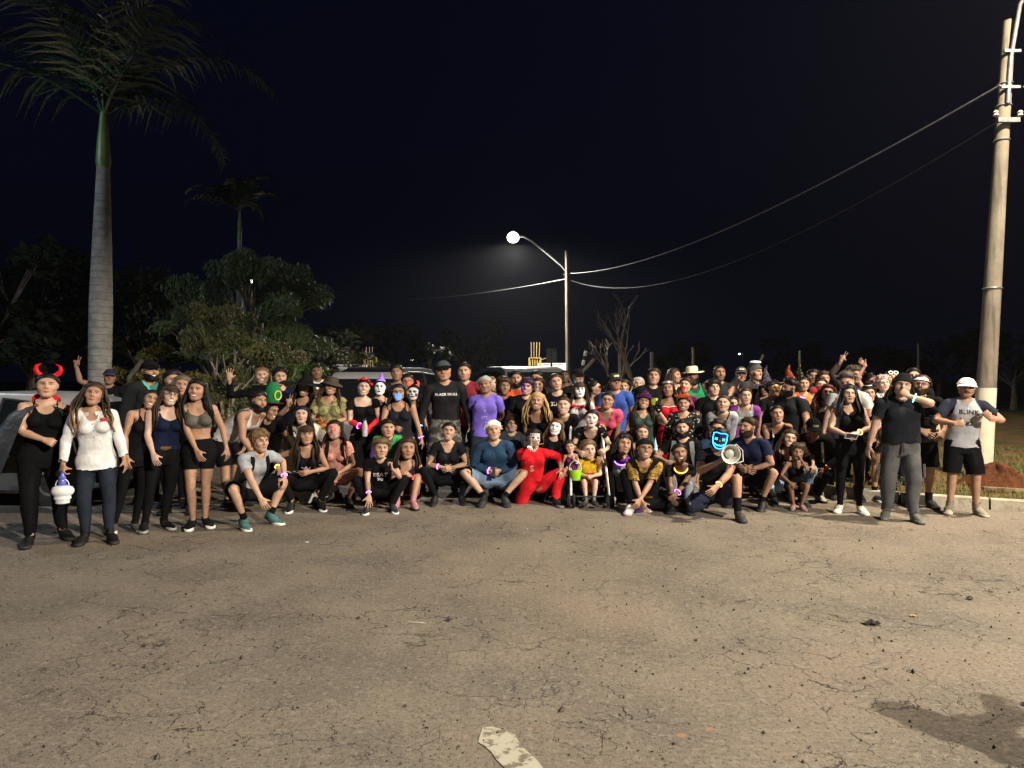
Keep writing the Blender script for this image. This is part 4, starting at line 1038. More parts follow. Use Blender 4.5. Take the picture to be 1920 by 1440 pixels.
def solve_pose(sp, sex):
    """sp: dict of pose parameters in the units of the 1.75 m rest body; returns bone transforms"""
    D = math.radians
    J = RJ[sex]; hs_ = sp.get('head_scale', 1.0); g = sp.get('girth', 1.0); lg = sp.get('leg', 1.0)
    X = {}
    def put(b, R, Hp, S=None): X[b] = (R, J[b] if b in J else None, np.asarray(Hp, float), S)
    lean, side, tw = D(sp.get('lean', 0)), D(sp.get('side', 0)), D(sp.get('twist', 0))
    hinge = sp.get('hinge', .35)
    pz = .95 * lg if 'pz' not in sp else sp['pz']
    pel = np.array([sp.get('pex', 0), sp.get('pey', 0), pz])
    ptilt = sp.get('ptilt', 0)
    Rp = Ry(side * .3 + D(sp.get('hiproll', 0))) @ Rx(lean * hinge + D(ptilt))
    Rs = Rz(tw * .5) @ Ry(side * .65) @ Rx(lean * (hinge + (1 - hinge) * .55))
    Rc = Rz(tw) @ Ry(side) @ Rx(lean)
    gm = np.diag([g, g, 1])
    gc = np.diag([1 + (g - 1) * .75, 1 + (g - 1) * .9, 1])
    put('pelvis', Rp, pel, gm)
    sp_p = pel + Rp @ (J['spine'] - J['pelvis']); put('spine', Rs, sp_p, gm)
    ch_p = sp_p + Rs @ (J['chest'] - J['spine']); put('chest', Rc, ch_p, gc)
    nk = ch_p + Rc @ (J['neck'] - J['chest'])
    Rh = Rz(D(sp.get('hy', 0))) @ Ry(D(sp.get('hr', 0))) @ Rx(D(sp.get('hp', 0)))
    Rn = half(Rc, Rh)
    ng = np.diag([1 + (g - 1) * .6, 1 + (g - 1) * .6, 1])
    put('neck', Rn, nk, ng)
    hd = nk + Rn @ (J['head'] - J['neck'])
    wide = 1 + (g - 1) * .35
    hv = sp.get('hv', (1, 1, 1))
    put('head', Rh, hd, np.diag([hs_ * wide * hv[0], hs_ * (1 + (g - 1) * .15) * hv[1], hs_ * hv[2]]))
    X['h_nk'] = (half(Rn, Rh), J['head'], hd, np.eye(3) * (1 + (hs_ - 1) * .5))
    X['h_sp'] = X['spine']; X['h_ch'] = X['chest']
    pts = {'headpos': hd}
    # legs
    for s in 'LR':
        sg = SGN[s]; m = np.array([sg, 1, 1.])
        hip = pel + Rp @ (gm @ (J['thigh' + s] - J['pelvis']))
        l1 = np.linalg.norm(J['shin' + s] - J['thigh' + s]) * lg; l2 = np.linalg.norm(J['foot' + s] - J['shin' + s]) * lg
        ft = sp.get('foot' + s)
        if ft is None: ft = (sg * .11, .02, .085)
        ft = np.array(ft, float)
        fy = D(sp.get('fyaw' + s, sg * 10)); fp = D(sp.get('fpitch' + s, 0))
        hint = sp.get('knee' + s, (sg * .25, -1, 0))
        kn, an, hp = ik(hip, ft, l1, l2, hint)
        pts['knee' + s] = kn; pts['ankle' + s] = an; pts['hip' + s] = hip
        fwd = np.array([0, -1., 0])
        Rt = frame(kn - hip, hp) @ frame(J['shin' + s] - J['thigh' + s], fwd).T
        Rsn = frame(an - kn, hp) @ frame(J['foot' + s] - J['shin' + s], fwd).T
        ga = sp.get('leg_girth', 1 + (g - 1) * .8)
        S = np.diag([ga, ga, lg]); S2 = np.diag([1 + (ga - 1) * .7] * 2 + [lg])
        put('thigh' + s, Rt, hip, S); put('shin' + s, Rsn, kn, S2)
        Rf = Rz(fy) @ Rx(fp)
        put('foot' + s, Rf, an, None)
        toe = an + Rf @ (J['toe' + s] - J['foot' + s])
        put('toe' + s, Rz(fy) @ Rx(fp * .15), toe, None)
        X['h_hip' + s] = (half(Rp, Rt), J['thigh' + s], hip, np.diag([ga, ga, 1]))
        X['h_kn' + s] = (half(Rt, Rsn), J['shin' + s], kn, np.diag([1.04 * ga ** .7, 1.04 * ga ** .7, 1]))
        X['h_an' + s] = (half(Rsn, Rf), J['foot' + s], an, None)
    # arms
    for s in 'LR':
        sg = SGN[s]; m = np.array([sg, 1, 1.])
        cr = D(sp.get('shrug' + s, 0))
        Rcl = Rc @ Ry(-sg * cr)
        clp = ch_p + Rc @ (gc @ (J['clav' + s] - J['chest']))
        put('clav' + s, Rcl, clp, gc)
        shp = clp + Rcl @ (gc @ (J['uarm' + s] - J['clav' + s]))
        pts['sh' + s] = shp
        h = sp.get('hand' + s, 'down')
        opt = {}
        if isinstance(h, dict): opt = h; h = h['t']
        hint = opt.get('e')
        if isinstance(h, str):
            if h == 'down': t = shp + np.array([sg * (.13 + .12 * (g - 1)), -.03, -.505]); hint = hint or (sg * .4, 1, 0)
            elif h == 'behind': t = shp + np.array([-sg * .10, .16 + .1 * (g - 1), -.42]); hint = hint or (sg * 1, .6, 0)
            elif h == 'hip': t = pel + np.array([sg * .19 * g, .0, .06]); hint = hint or (sg * 1, .6, 0)
            elif h.startswith('knee'): t = pts[h] + np.array([0, -.02, .07]); hint = hint or (sg * 1, .4, -.3)
            elif h == 'lap': t = (pts['kneeL'] + pts['kneeR']) / 2 + np.array([sg * .05, .02, .03]); hint = hint or (sg * 1, .4, -.2)
            elif h == 'front': t = ch_p + Rc @ np.array([sg * .05, -.28, -.06]); hint = hint or (sg * 1, .3, -.6)
            elif h == 'belly': t = sp_p + Rc @ np.array([sg * .04, -.24 * g, .02]); hint = hint or (sg * 1, .4, -.3)
            elif h == 'fold': t = ch_p + Rc @ np.array([-sg * .11, -.20 * g, .02]); hint = hint or (sg * 1, -.1, -.6)
            elif h == 'back': t = shp + np.array([-sg * .02, .30, -.25]); hint = hint or (sg, .5, 0)
            elif h == 'face': t = hd + Rh @ np.array([sg * .06, -.13, -.0]); hint = hint or (sg * .8, -.3, -1)
            elif h == 'shoulder': t = shp + np.array([sg * .45, .05, -.05]); hint = hint or (0, .6, -1)
        else:
            t = np.array(h, float)
            if opt.get('abs'): pass
        if hint is None: hint = (sg * .8, .6, -.5)
        if 'fr' in opt:
            t = shp + np.array(opt['fr'], float)
        ga = sp.get('arm_girth', 1 + (g - 1) * .8); al = sp.get('arm', 1.0)
        el, wr, hp = ik(shp, t, L_UP * al, L_FO * al, hint)
        ad = AD * m; bk = np.array([0, 1., 0])
        Ru = frame(el - shp, hp) @ frame(ad, bk).T
        fdir = unit(wr - el)
        # keep the hinge plane: elbow 'back' vector turned with the flexion
        ax = np.cross(unit(el - shp), fdir)
        if np.linalg.norm(ax) > 1e-4:
            an_ = math.acos(max(-1, min(1, unit(el - shp) @ fdir)))
            Rfo = Raxis(ax, an_) @ Ru
        else: Rfo = Ru.copy()
        Rfo = Raxis(fdir, D(opt.get('tw', 0)) * sg) @ Rfo
        pn = PN * m
        if 'd' in opt:
            Rhd = frame(opt['d'], opt.get('p', (0, -1, 0))) @ frame(ad, pn).T
            # twist forearm half way towards the hand
            Rfm = half(Rfo, Rhd, .45); 
            Rfo = frame(fdir, Rfm @ pn) @ frame(ad, pn).T
        else: Rhd = Rfo
        wid = np.eye(3) * 1.0
        def gs(a, gg, ll=1.0):
            A = np.outer(a, a); return A * ll + (np.eye(3) - A) * gg
        put('uarm' + s, Ru, shp, gs(ad, ga, al)); put('farm' + s, Rfo, el, gs(ad, 1 + (ga - 1) * .7, al)); hsz = np.eye(3) * sp.get('hand_scale', 1.0)
        put('hand' + s, Rhd, wr, hsz)
        X['h_sh' + s] = (half(Rcl, Ru, .55), J['uarm' + s], shp, gs(ad, ga, 1))
        X['h_el' + s] = (half(Ru, Rfo), J['farm' + s], el, gs(ad, 1.03 * ga ** .8, 1))
        X['h_wr' + s] = (half(Rfo, Rhd), J['hand' + s], wr, None)
        pts['wrist' + s] = wr; pts['elbow' + s] = el
        pts['palm' + s] = wr + Rhd @ (ad * .085 + pn * .03)
        pts['Rhand' + s] = Rhd @ frame(ad, pn)
        pose = HANDS[opt.get('h', sp.get('hands', 'relax'))]
        hx = np.cross(ad, pn)     # rest hinge axis: turns finger dir toward the palm
        for i in range(5):
            a = D(pose[i])
            sprd = D(pose[5]) * (-1.2, -.4, .4, 1.2, -1.5)[i] * sg
            axr = hx if i < 4 else unit(hx * .4 + np.array([0, -.0, 0]) + ad * .8 * sg * 0 + pn * 0 + np.cross(unit(J['fb4' + s] - J['fa4' + s]), pn) * .8)
            R1 = Rhd @ Raxis(pn, -sprd if False else sprd * -1) @ Raxis(axr, a * .85)
            R2 = Rhd @ Raxis(pn, sprd * -1) @ Raxis(axr, a * 1.75)
            b = 'fa%d%s' % (i, s); c = 'fb%d%s' % (i, s)
            p1 = wr + Rhd @ (hsz @ (J[b] - J['hand' + s]))
            put(b, R1, p1, hsz); put(c, R2, p1 + R1 @ (hsz @ (J[c] - J[b])), hsz)
    return X, pts

def bone_mats(X):
    M = np.zeros((len(BONES), 12), np.float32)
    for b, (R, Hr, Hp, S) in X.items():
        A = R @ S if S is not None else R
        M[BI[b], :9] = A.ravel(); M[BI[b], 9:] = Hp - A @ Hr
    return M

def skin(P, W, M):
    T = W @ M
    A = T[:, :9].reshape(-1, 3, 3)
    return np.einsum('nij,nj->ni', A, P) + T[:, 9:]
# ---------------------------------------------------------------- people: bodies, clothes, hair
BASE = {}
for _sx in 'MF':
    _V, _Q = make_base(_sx)
    for _l, _n in ((0, 9000), (1, 4200)):
        _v, _t = decimate(_V, _Q, _n)
        BASE[_sx, _l] = dict(V=_v, T=_t, N=normals(_v, _t), W=weights(_v, _sx))
print('bodies', time.time() - T0)

def skin_mat(tone, brow=(.02, .013, .01), lips=None, beard=None, paint=None, smile=False, blush=0, fem=False):
    k = ('skin', tone, brow, lips, beard, paint, smile, blush, fem)
    if k in MATS: return MATS[k]
    q = M_('skin', .52, .28)
    x, y, z = q.xyz('rest'); ax = x.abs()
    front = y.step(-.045, -.062)
    def el(cx, cz, rx, rz, soft=.25, sym=True, tilt=0):
        a = (ax if sym else x) - cx
        zz = z - cz
        if tilt: zz = zz - a * tilt
        a = a / rx; b = zz / rz
        return (a * a + b * b).sqrt().step(1 + soft, 1 - soft) * front
    n = q.noise(14, 5, 'rest')
    c = q.mix(n.step(.3, .7), tuple(v * .86 for v in tone), tuple(min(1, v * 1.12) for v in tone))
    red = (el(.045, 1.612, .032, .024, .6) + el(0, 1.615, .016, .015, .5)) * (.28 + blush)
    c = q.mix(red.min(1), c, (tone[0] * .95, tone[1] * .62, tone[2] * .55))
    lips = lips or ((tone[0] * .72, tone[1] * .42, tone[2] * .42) if fem else (tone[0] * .74, tone[1] * .58, tone[2] * .56))
    head = z.step(1.50, 1.515)
    if beard:
        jaw = ((z * -1 + ax * .42 + 1.572).step(-.006, .014) * y.step(.005, -.012)).max((ax.step(.056, .062) * y.step(-.045, -.035) * z.step(1.648, 1.63) * y.step(.004, -.006)))
        mou = el(0, 1.590, .030, .0085, .35)
        msk = jaw.max(mou) * head
        edge = q.noise(160, 2, 'rest').step(.25, .6)
        c = q.mix(msk * (edge * .5 + .5) * beard[0], c, beard[1])
    if paint in ('white', 'skull', 'clown', 'greasy'):
        face = y.step(.0, -.02) * z.step(1.515, 1.53) * z.step(1.735, 1.715)
        wn = q.noise(40, 3, 'rest').step(.2, .5)
        c = q.mix(face * (wn * .18 + .78), c, (.78, .77, .76))
    if paint == 'skull':
        c = q.mix(el(.032, 1.655, .025, .021, .2), c, (.012, .012, .014))
        c = q.mix(el(0, 1.615, .011, .013, .25), c, (.015, .012, .012))
        li = (x * 900).sin().step(.2, .6)
        c = q.mix((el(0, 1.572, .046, .014, .2) * li).max(el(0, 1.572, .05, .0024, .3)), c, (.02, .015, .015))
        c = q.mix(el(.052, 1.6, .014, .03, .4), c, (.05, .05, .05))
    if paint == 'clown':
        c = q.mix(el(.031, 1.655, .019, .017, .35), c, (.03, .03, .05))
        lips = (.03, .01, .012)
    if paint == 'purple':
        c = q.mix(y.step(.0, -.02) * z.step(1.515, 1.53) * x.step(.02, -.02), c, (.25, .12, .45))
        c = q.mix(el(.031, 1.655, .022, .018, .35), c, (.08, .03, .16))
    if paint == 'cross':
        c = q.mix(y.step(.0, -.02) * z.step(1.515, 1.53) * .5, c, (.72, .7, .68))
        c = q.mix(el(0, 1.705, .005, .022, .2, False).max(el(0, 1.71, .016, .004, .2, False)), c, (.02, .02, .02))
    if paint == 'blood':
        c = q.mix(el(.012, 1.535, .02, .03, .4, False), c, (.25, .01, .012))
    c = q.mix(el(0, 1.5725, .036 if smile else .028, .0125, .25), c, lips)
    if smile:
        c = q.mix(el(0, 1.574, .030, .0095, .2), c, (.10, .02, .02))
        c = q.mix(el(0, 1.576, .0265, .0062, .2), c, (.78, .76, .72))
    else:
        c = q.mix(el(0, 1.573, .023, .0017, .4), c, tuple(v * .25 for v in lips))
    c = q.mix(el(.031, 1.6535, .0185, .0098, .3), c, (tone[0] * .22, tone[1] * .16, tone[2] * .14))
    c = q.mix(el(.031, 1.6515, .0132, .0048, .25), c, (.40, .38, .36))
    c = q.mix(el(.031, 1.652, .0068, .0066, .2), c, (.02, .012, .009))
    if paint != 'skull':
        c = q.mix(el(.033, 1.6735, .0205, .0046, .35, True, -.12) * .9, c, brow)
    q.col(c)
    rr = q.noise(30, 3, 'rest')
    q.bump(q.noise(220, 3, 'rest'), .08, .002)
    q.b.inputs['Subsurface Weight'].default_value = 0
    MATS[k] = q.m
    return q.m

def cloth(c, kind='plain', c2=(.6, .6, .6), rough=.9, spec=.06):
    k = ('cloth', c, kind, c2, rough)
    if k in MATS: return MATS[k]
    q = M_('cloth', rough, spec)
    base = q.mix(q.noise(7, 5, 'rest').step(.3, .7), tuple(v * .8 for v in c), tuple(min(1, v * 1.15) for v in c))
    x, y, z = q.xyz('rest')
    if kind == 'camo':
        n1 = q.noise(16, 3, 'rest'); n2 = q.noise(23, 3, 'rest')
        base = q.mix(n1.step(.5, .53), base, c2); base = q.mix(n2.step(.57, .6), base, tuple(v * .35 for v in c))
    elif kind == 'leopard':
        n1 = q.noise(38, 3, 'rest', dist=.8); n2 = q.noise(60, 2, 'rest')
        base = q.mix(n1.step(.49, .55), base, c2); base = q.mix(n2.step(.56, .6), base, (.012, .01, .008))
    elif kind == 'flower':
        v = q.voro(26, 'rest'); base = q.mix((v + q.noise(60, 2, 'rest') * .3).step(.46, .36), base, c2)
    elif kind == 'tiedye':
        base = q.mix(q.noise(11, 4, 'rest', dist=2.0).step(.4, .6), base, c2)
    elif kind == 'stripes':
        xx = x.abs(); base = q.mix((xx - .055).abs().step(.012, .009) * y.step(.02, 0), base, c2)
    elif kind == 'legstripe':
        base = q.mix(x.abs().step(.125, .135), base, c2)
    elif kind == 'raglan':
        base = q.mix(((x.abs() + (z - 1.25) * .38)).step(.178, .186) * z.step(1.1, 1.16), base, c2)
    elif kind == 'lowdark':
        base = q.mix(z.step(1.22, 1.20), base, c2)
    elif kind == 'band':
        base = q.mix((z - 1.27).abs().step(.05, .045), base, c2)
    elif kind == 'vest':
        base = q.mix(x.abs().step(.05, .055) * z.step(1.36, 1.35), base, c2)
    elif kind == 'sequin':
        v = q.voro(48, 'Object'); base = q.mix(v.step(.42, .25) * q.noise(60, 1, 'Object').step(.45, .6), tuple(p * .5 for p in c), c2)
    if kind == 'sequin' or rough < .45:
        q.b.inputs['Metallic'].default_value = .6 if kind == 'sequin' else .0
    q.col(base)
    h = q.noise(1, 3, vec=q.scale(q.coord('rest'), (17, 17, 9)), rough=.5, dist=.8) + q.noise(260, 2, 'rest') * .05
    q.bump(h, .55, .016)
    MATS[k] = q.m
    return q.m

def hair_mat(c, tip=None):
    k = ('hair', c, tip)
    if k in MATS: return MATS[k]
    q = M_('hair', .5, .18)
    v = q.scale(q.coord('rest'), (160, 160, 14))
    n = q.noise(1, 3, vec=v)
    b = q.mix(n.step(.25, .75), tuple(p * .55 for p in c), tuple(min(1, p * 1.5) for p in c))
    if tip:
        x, y, z = q.xyz('rest'); b = q.mix(z.step(1.5, 1.36), b, tip)
    q.col(b); q.bump(n, .5, .004)
    MATS[k] = q.m
    return q.m

# ---- clothes cut from the body surface ------------------------------------
GC = {}
def _near_arm(P, sex):
    out = np.zeros(len(P), bool); a_ = np.full(len(P), -9.)
    for s in 'LR':
        a, d = arm_sd(P, sex, s)
        k = (d < .15) & (a > -.06) & (P[:, 0] * SGN[s] > .1) & ((d < .085) | (a > .2)) & ((a < .2) | (np.abs(P[:, 0]) > .26))
        out |= k; a_ = np.where(k, a, a_)
    return out, a_

def garment(kind, sex, lod, **o):
    key = (kind, sex, lod, tuple(sorted(o.items())))
    if key in GC: return GC[key]
    B = BASE[sex, lod]; V, T = B['V'], B['T']
    x, y, z = V.T; ax = np.abs(x)
    arm, aa = _near_arm(V, sex)
    big = np.full(len(V), 1.)
    dev = 0
    if kind == 'top':
        hem = o.get('hem', .87); L = o.get('sleeve', .15); neck = o.get('neck', 'crew')
        f = np.where(arm, big, z - hem)
        f = np.minimum(f, np.where(arm, L - aa, big))
        head = z > 1.5
        crew = np.maximum((1.442 + .36 * y) - z, (np.sqrt((x / .076) ** 2 + ((y - .022) / .074) ** 2) - 1) * .06)
        if neck == 'high': crew = (1.495 + .2 * y) - z
        if neck == 'scoop':
            e = (np.sqrt((x / .088) ** 2 + ((z - 1.475) / .115) ** 2) - 1) * .08
            crew = np.minimum(crew, np.where(y < .03, e, big))
        if neck == 'v':
            crew = np.minimum(crew, np.where(y < .02, ((1.335 + ax * 1.75) - z) * .5, big))
        if neck == 'square':
            crew = np.where(y < .03, np.maximum(1.365 - z, ax - .105), crew)
        if neck == 'off': crew = 1.372 + .1 * y - z
        if neck == 'tube': crew = 1.34 - z
        if neck == 'strap':
            body = np.where(y < 0, 1.335 + .06 * (ax / .1) ** 2 * (ax < .1) - z, 1.30 - z)
            crew = np.maximum(body, .0095 - np.abs(ax - .088 - .0 * z))
        if neck == 'tank':
            e = (np.sqrt((x / .072) ** 2 + ((z - 1.48) / .125) ** 2) - 1) * .07
            crew = np.minimum(crew, np.where(y < .03, e, big))
            lim = np.interp(z, [1.24, 1.30, 1.38, 1.46], [.30, .150, .118, .108]) * (.93 if sex == 'F' else 1)
            f = np.minimum(f, np.where(z > 1.24, lim - ax, big))
        f = np.minimum(f, crew)
        f = np.minimum(f, (1.515 if neck == 'high' else 1.503) - z)
    elif kind == 'bottom':
        w = o.get('waist', 1.0); lg = o.get('leg', .09)
        f = np.where(arm | (ax > .30), -1, np.minimum(w - z - .15 * y * 0, z - lg))
    elif kind == 'shoe':
        f = np.where(ax > .3, -1, np.minimum(o.get('h', .10) + .25 * np.maximum(y, -.05) - z, 1)) * 1.0
        f = np.where((x > 0) == (o['s'] == 'L'), f, -1)
    elif kind == 'sock':
        f = np.where(ax > .3, -1, np.minimum(o.get('h', .2) - z, z - .06)); f = np.where((x > 0) == (o['s'] == 'L'), f, -1)
    elif kind == 'glove':
        f = np.where(arm | (ax > .3), aa - o.get('a', .33), -1)
        f = np.where((x > 0) == (o['s'] == 'L'), f, -1)
    P, TT = clip(V, T, f)
    N = normals(P, TT)
    W = weights(P, sex)
    rest = P.copy()
    off = o.get('off', .010); loose = o.get('loose', 0.)
    if kind == 'top' and loose:
        arm2, a2 = _near_arm(P, sex); tor = (~arm2) & (P[:, 2] < 1.33)
        A, Bq, c = (.178, .125, .0) if sex == 'M' else (.166, .122, .0)
        fl = 1 + .06 * sstep(1.1, .85, P[:, 2])
        q = np.sqrt((P[:, 0] / (A * fl)) ** 2 + ((P[:, 1] - c) / (Bq * fl)) ** 2)
        s = np.where(tor & (q < 1), 1 + (1 / np.maximum(q, .3) - 1) * loose * sstep(1.36, 1.22, P[:, 2]), 1)
        P = P * np.stack([s, s, np.ones_like(s)], 1)
        P0, N0 = P, normals(P, TT); P = lap(P, TT, 4 if sex == 'M' else 9)
        P = P + N0 * np.maximum(0, -((P - P0) * N0).sum(1, keepdims=True)); N = normals(P, TT)
        off = off + np.where(arm2, .012 * loose * sstep(0, .15, a2), 0)[:, None]
    if kind == 'bottom' and loose:
        zz = P[:, 2]
        off = off + (loose * .03 * sstep(.9, .55, zz))[:, None]
        if o.get('leg', .09) < .3:
            P0, N0 = P, N; P = lap(P, TT, 4); P = P + N0 * np.maximum(0, -((P - P0) * N0).sum(1, keepdims=True)); N = normals(P, TT)
    amp = o.get('wr', .006)
    if kind in ('top', 'bottom') and amp:
        st = P @ np.array([[1, 0, 0], [0, 1, 0], [.35, .2, .5]])
        off = off + (amp * nz(st, 30, 3) + amp * .9 * np.abs(nz(st, 48, 8)))[:, None]
    P = P + N * off
    if kind == 'shoe':
        P[:, 1] = P[:, 1] * 1.06 - .004; P[:, 2] = np.maximum(P[:, 2], .004)
        if o.get('sole'):
            pass
    if o.get('zmin') is not None: P[:, 2] = np.maximum(P[:, 2], o['zmin'])
    r = dict(P=P, T=TT, W=W, rest=rest)
    GC[key] = r
    return r

def sole_mesh(s):
    k = ('sole', s)
    if k not in GC:
        out = [(.0, .095), (.030, .085), (.042, .05), (.040, .0), (.042, -.05), (.050, -.10), (.048, -.15), (.030, -.185), (0, -.195)]
        pts = out + [(-a * .9, b) for a, b in out[-2:0:-1]]
        n = len(pts); g = SGN[s]
        P = []
        for sc, zz in ((1.08, 0), (1.13, .008), (1.12, .030), (1.0, .036)):
            P += [((.112 * g + p[0] * sc * g), p[1] * sc - .003 * (1 - sc), zz) for p in pts]
        P = np.array(P)
        F = [(i * n + j, i * n + (j + 1) % n, (i + 1) * n + (j + 1) % n, (i + 1) * n + j) for i in range(3) for j in range(n)]
        T = [(a, b, c) for a, b, c, d in F for _ in (0,)] + [(a, c, d) for a, b, c, d in F]
        T += [(0, j + 1, j) for j in range(1, n - 1)] + [(3 * n, 3 * n + j, 3 * n + j + 1) for j in range(1, n - 1)]
        GC[k] = dict(P=P, T=np.array(T), W=weights(P * [1, 1, .5], 'M'), rest=P)
    return GC[k]

def skirt(sex, hem, flare=.10, waist=1.02, n=36):
    k = ('skirt', sex, hem, flare, waist)
    if k in GC: return GC[k]
    m = 12; V = []
    for i in range(m + 1):
        t = i / m; z = waist + (hem - waist) * t
        a = np.interp(z, [.6, .9, 1.02], [.19, .185, .15]) + flare * t ** 1.2; b = np.interp(z, [.6, .9, 1.02], [.155, .135, .105]) + flare * t ** 1.2
        for j in range(n):
            w = 2 * math.pi * j / n; fold = 1 + .05 * t * math.sin(9 * w + 1) + .03 * t * math.sin(15 * w)
            V.append((a * math.cos(w) * fold, b * math.sin(w) * fold + .008, z))
    V = np.array(V); F = [(i * n + j, (i + 1) * n + j, (i + 1) * n + (j + 1) % n, i * n + (j + 1) % n) for i in range(m) for j in range(n)]
    T = np.array([t for a, b, c, d in F for t in ((a, c, b), (a, d, c))])
    W = np.zeros((len(V), len(BONES)), np.float32)
    leg = 1 - sstep(.78, 1.0, V[:, 2]); L = sstep(-.17, .17, V[:, 0])
    W[:, BI['thighL']] = leg * L; W[:, BI['thighR']] = leg * (1 - L); W[:, BI['pelvis']] = 1 - leg
    GC[k] = dict(P=V, T=T, W=W, rest=V)
    return GC[k]

def cape(hem=.55, spread=.34, open_=1.15, top=1.44):
    """cloth hanging from the shoulders behind the body"""
    k = ('cape', hem, spread, open_)
    if k in GC: return GC[k]
    nu, nv = 26, 16; V = []
    for i in range(nu + 1):
        w = math.pi / 2 + (i / nu - .5) * 2 * open_ * math.pi / 1.6
        for j in range(nv + 1):
            t = j / nv; z = top + (hem - top) * t
            sh = min(t * 6, 1) ** .5
            a = .07 + .145 * sh + spread * .55 * t; b = .065 + .075 * sh + spread * .4 * t
            f = 1 + .06 * t * math.sin(i * 1.7) + .03 * t * math.sin(i * 2.9 + 1)
            V.append((a * math.cos(w) * f, b * math.sin(w) * f + .02, z - .0 * t + .02 * sh * (1 - t)))
    V = np.array(V)
    F = [(i * (nv + 1) + j, (i + 1) * (nv + 1) + j, (i + 1) * (nv + 1) + j + 1, i * (nv + 1) + j + 1) for i in range(nu) for j in range(nv)]
    T = np.array([t for a, b, c, d in F for t in ((a, b, c), (a, c, d))])
    W = np.zeros((len(V), len(BONES)), np.float32)
    t = sstep(1.0, 1.3, V[:, 2]); W[:, BI['chest']] = t; W[:, BI['spine']] = (1 - t)
    GC[k] = dict(P=V, T=T, W=W, rest=V)
    return GC[k]

# ---- hair ------------------------------------------------------------------
def scalp_f(P, drop=0.):
    x, y, z = P.T
    zl = np.interp(y, [-.11, -.075, -.055, -.03, .0, .03, .06, .12], [1.730, 1.727, 1.708, 1.680, 1.640, 1.578, 1.556, 1.55]) - drop
    f = z - zl
    f[z < 1.54] = -1
    f = np.where((np.abs(x) > .074) & (y > -.012) & (y < .034) & (z < 1.672) & (z > 1.60), -.01, f)   # ears
    return f

def strands(n, zend, seed, w=.012, out=.02, front=True, bang=False, wave=0., spread=1.0, segs=7):
    r = random.Random(seed); mb = MB()
    for i in range(n):
        u = (i + r.random()) / n
        if bang:
            ph = -math.pi / 2 + (u - .5) * 1.5
            z0 = 1.742; ze = 1.682 + r.uniform(-.006, .006)
            path = []
            for j in range(5):
                t = j / 4; z = z0 + (ze - z0) * t
                rad = math.sqrt(max(1 - ((z - 1.662) / .096) ** 2, .05))
                path.append((.083 * rad * math.cos(ph), .012 + .11 * rad * math.sin(ph) - .006, z))
            mb.tube(path, [w, w * 1.1, w, w * .9, w * .4], 4, flat=.5); continue
        # from temple round the back to the other temple
        lim = 3.5 if front else 2.3
        ph = math.pi / 2 + (u - .5) * lim * 1.12
        ze = zend + r.uniform(-.05, .05)
        fr = math.sin(ph) < .25
        path = []; ang = ph; o = out * r.uniform(.4, 1.1)
        for j in range(segs + 1):
            t = j / segs; z = 1.735 + (ze - 1.735) * t
            if z > 1.60:
                rad = math.sqrt(max(1 - ((z - 1.665) / .1) ** 2, .12)); a = .078 * rad + o * .5; b = .1 * rad + o * .5
            else:
                k = min((1.60 - z) / .16, 1); a = .066 + o + .055 * k * spread; b = .078 + o + (.03 if not fr else .055) * k
            wv = wave * math.sin(t * 17 + i) * min(t * 2, 1)
            path.append((a * math.cos(ang) + wv, .014 + b * math.sin(ang) * (1 if z > 1.5 or not fr else 1.1) + wv * .5 - (.05 * min(max((1.5 - z) / .1, 0), 1) if fr else 0), z))
        ww = w * r.uniform(.7, 1.25)
        mb.tube(path, [ww * .6] + [ww] * (segs - 2) + [ww * .75, ww * .2], 4, flat=.45)
    return mb

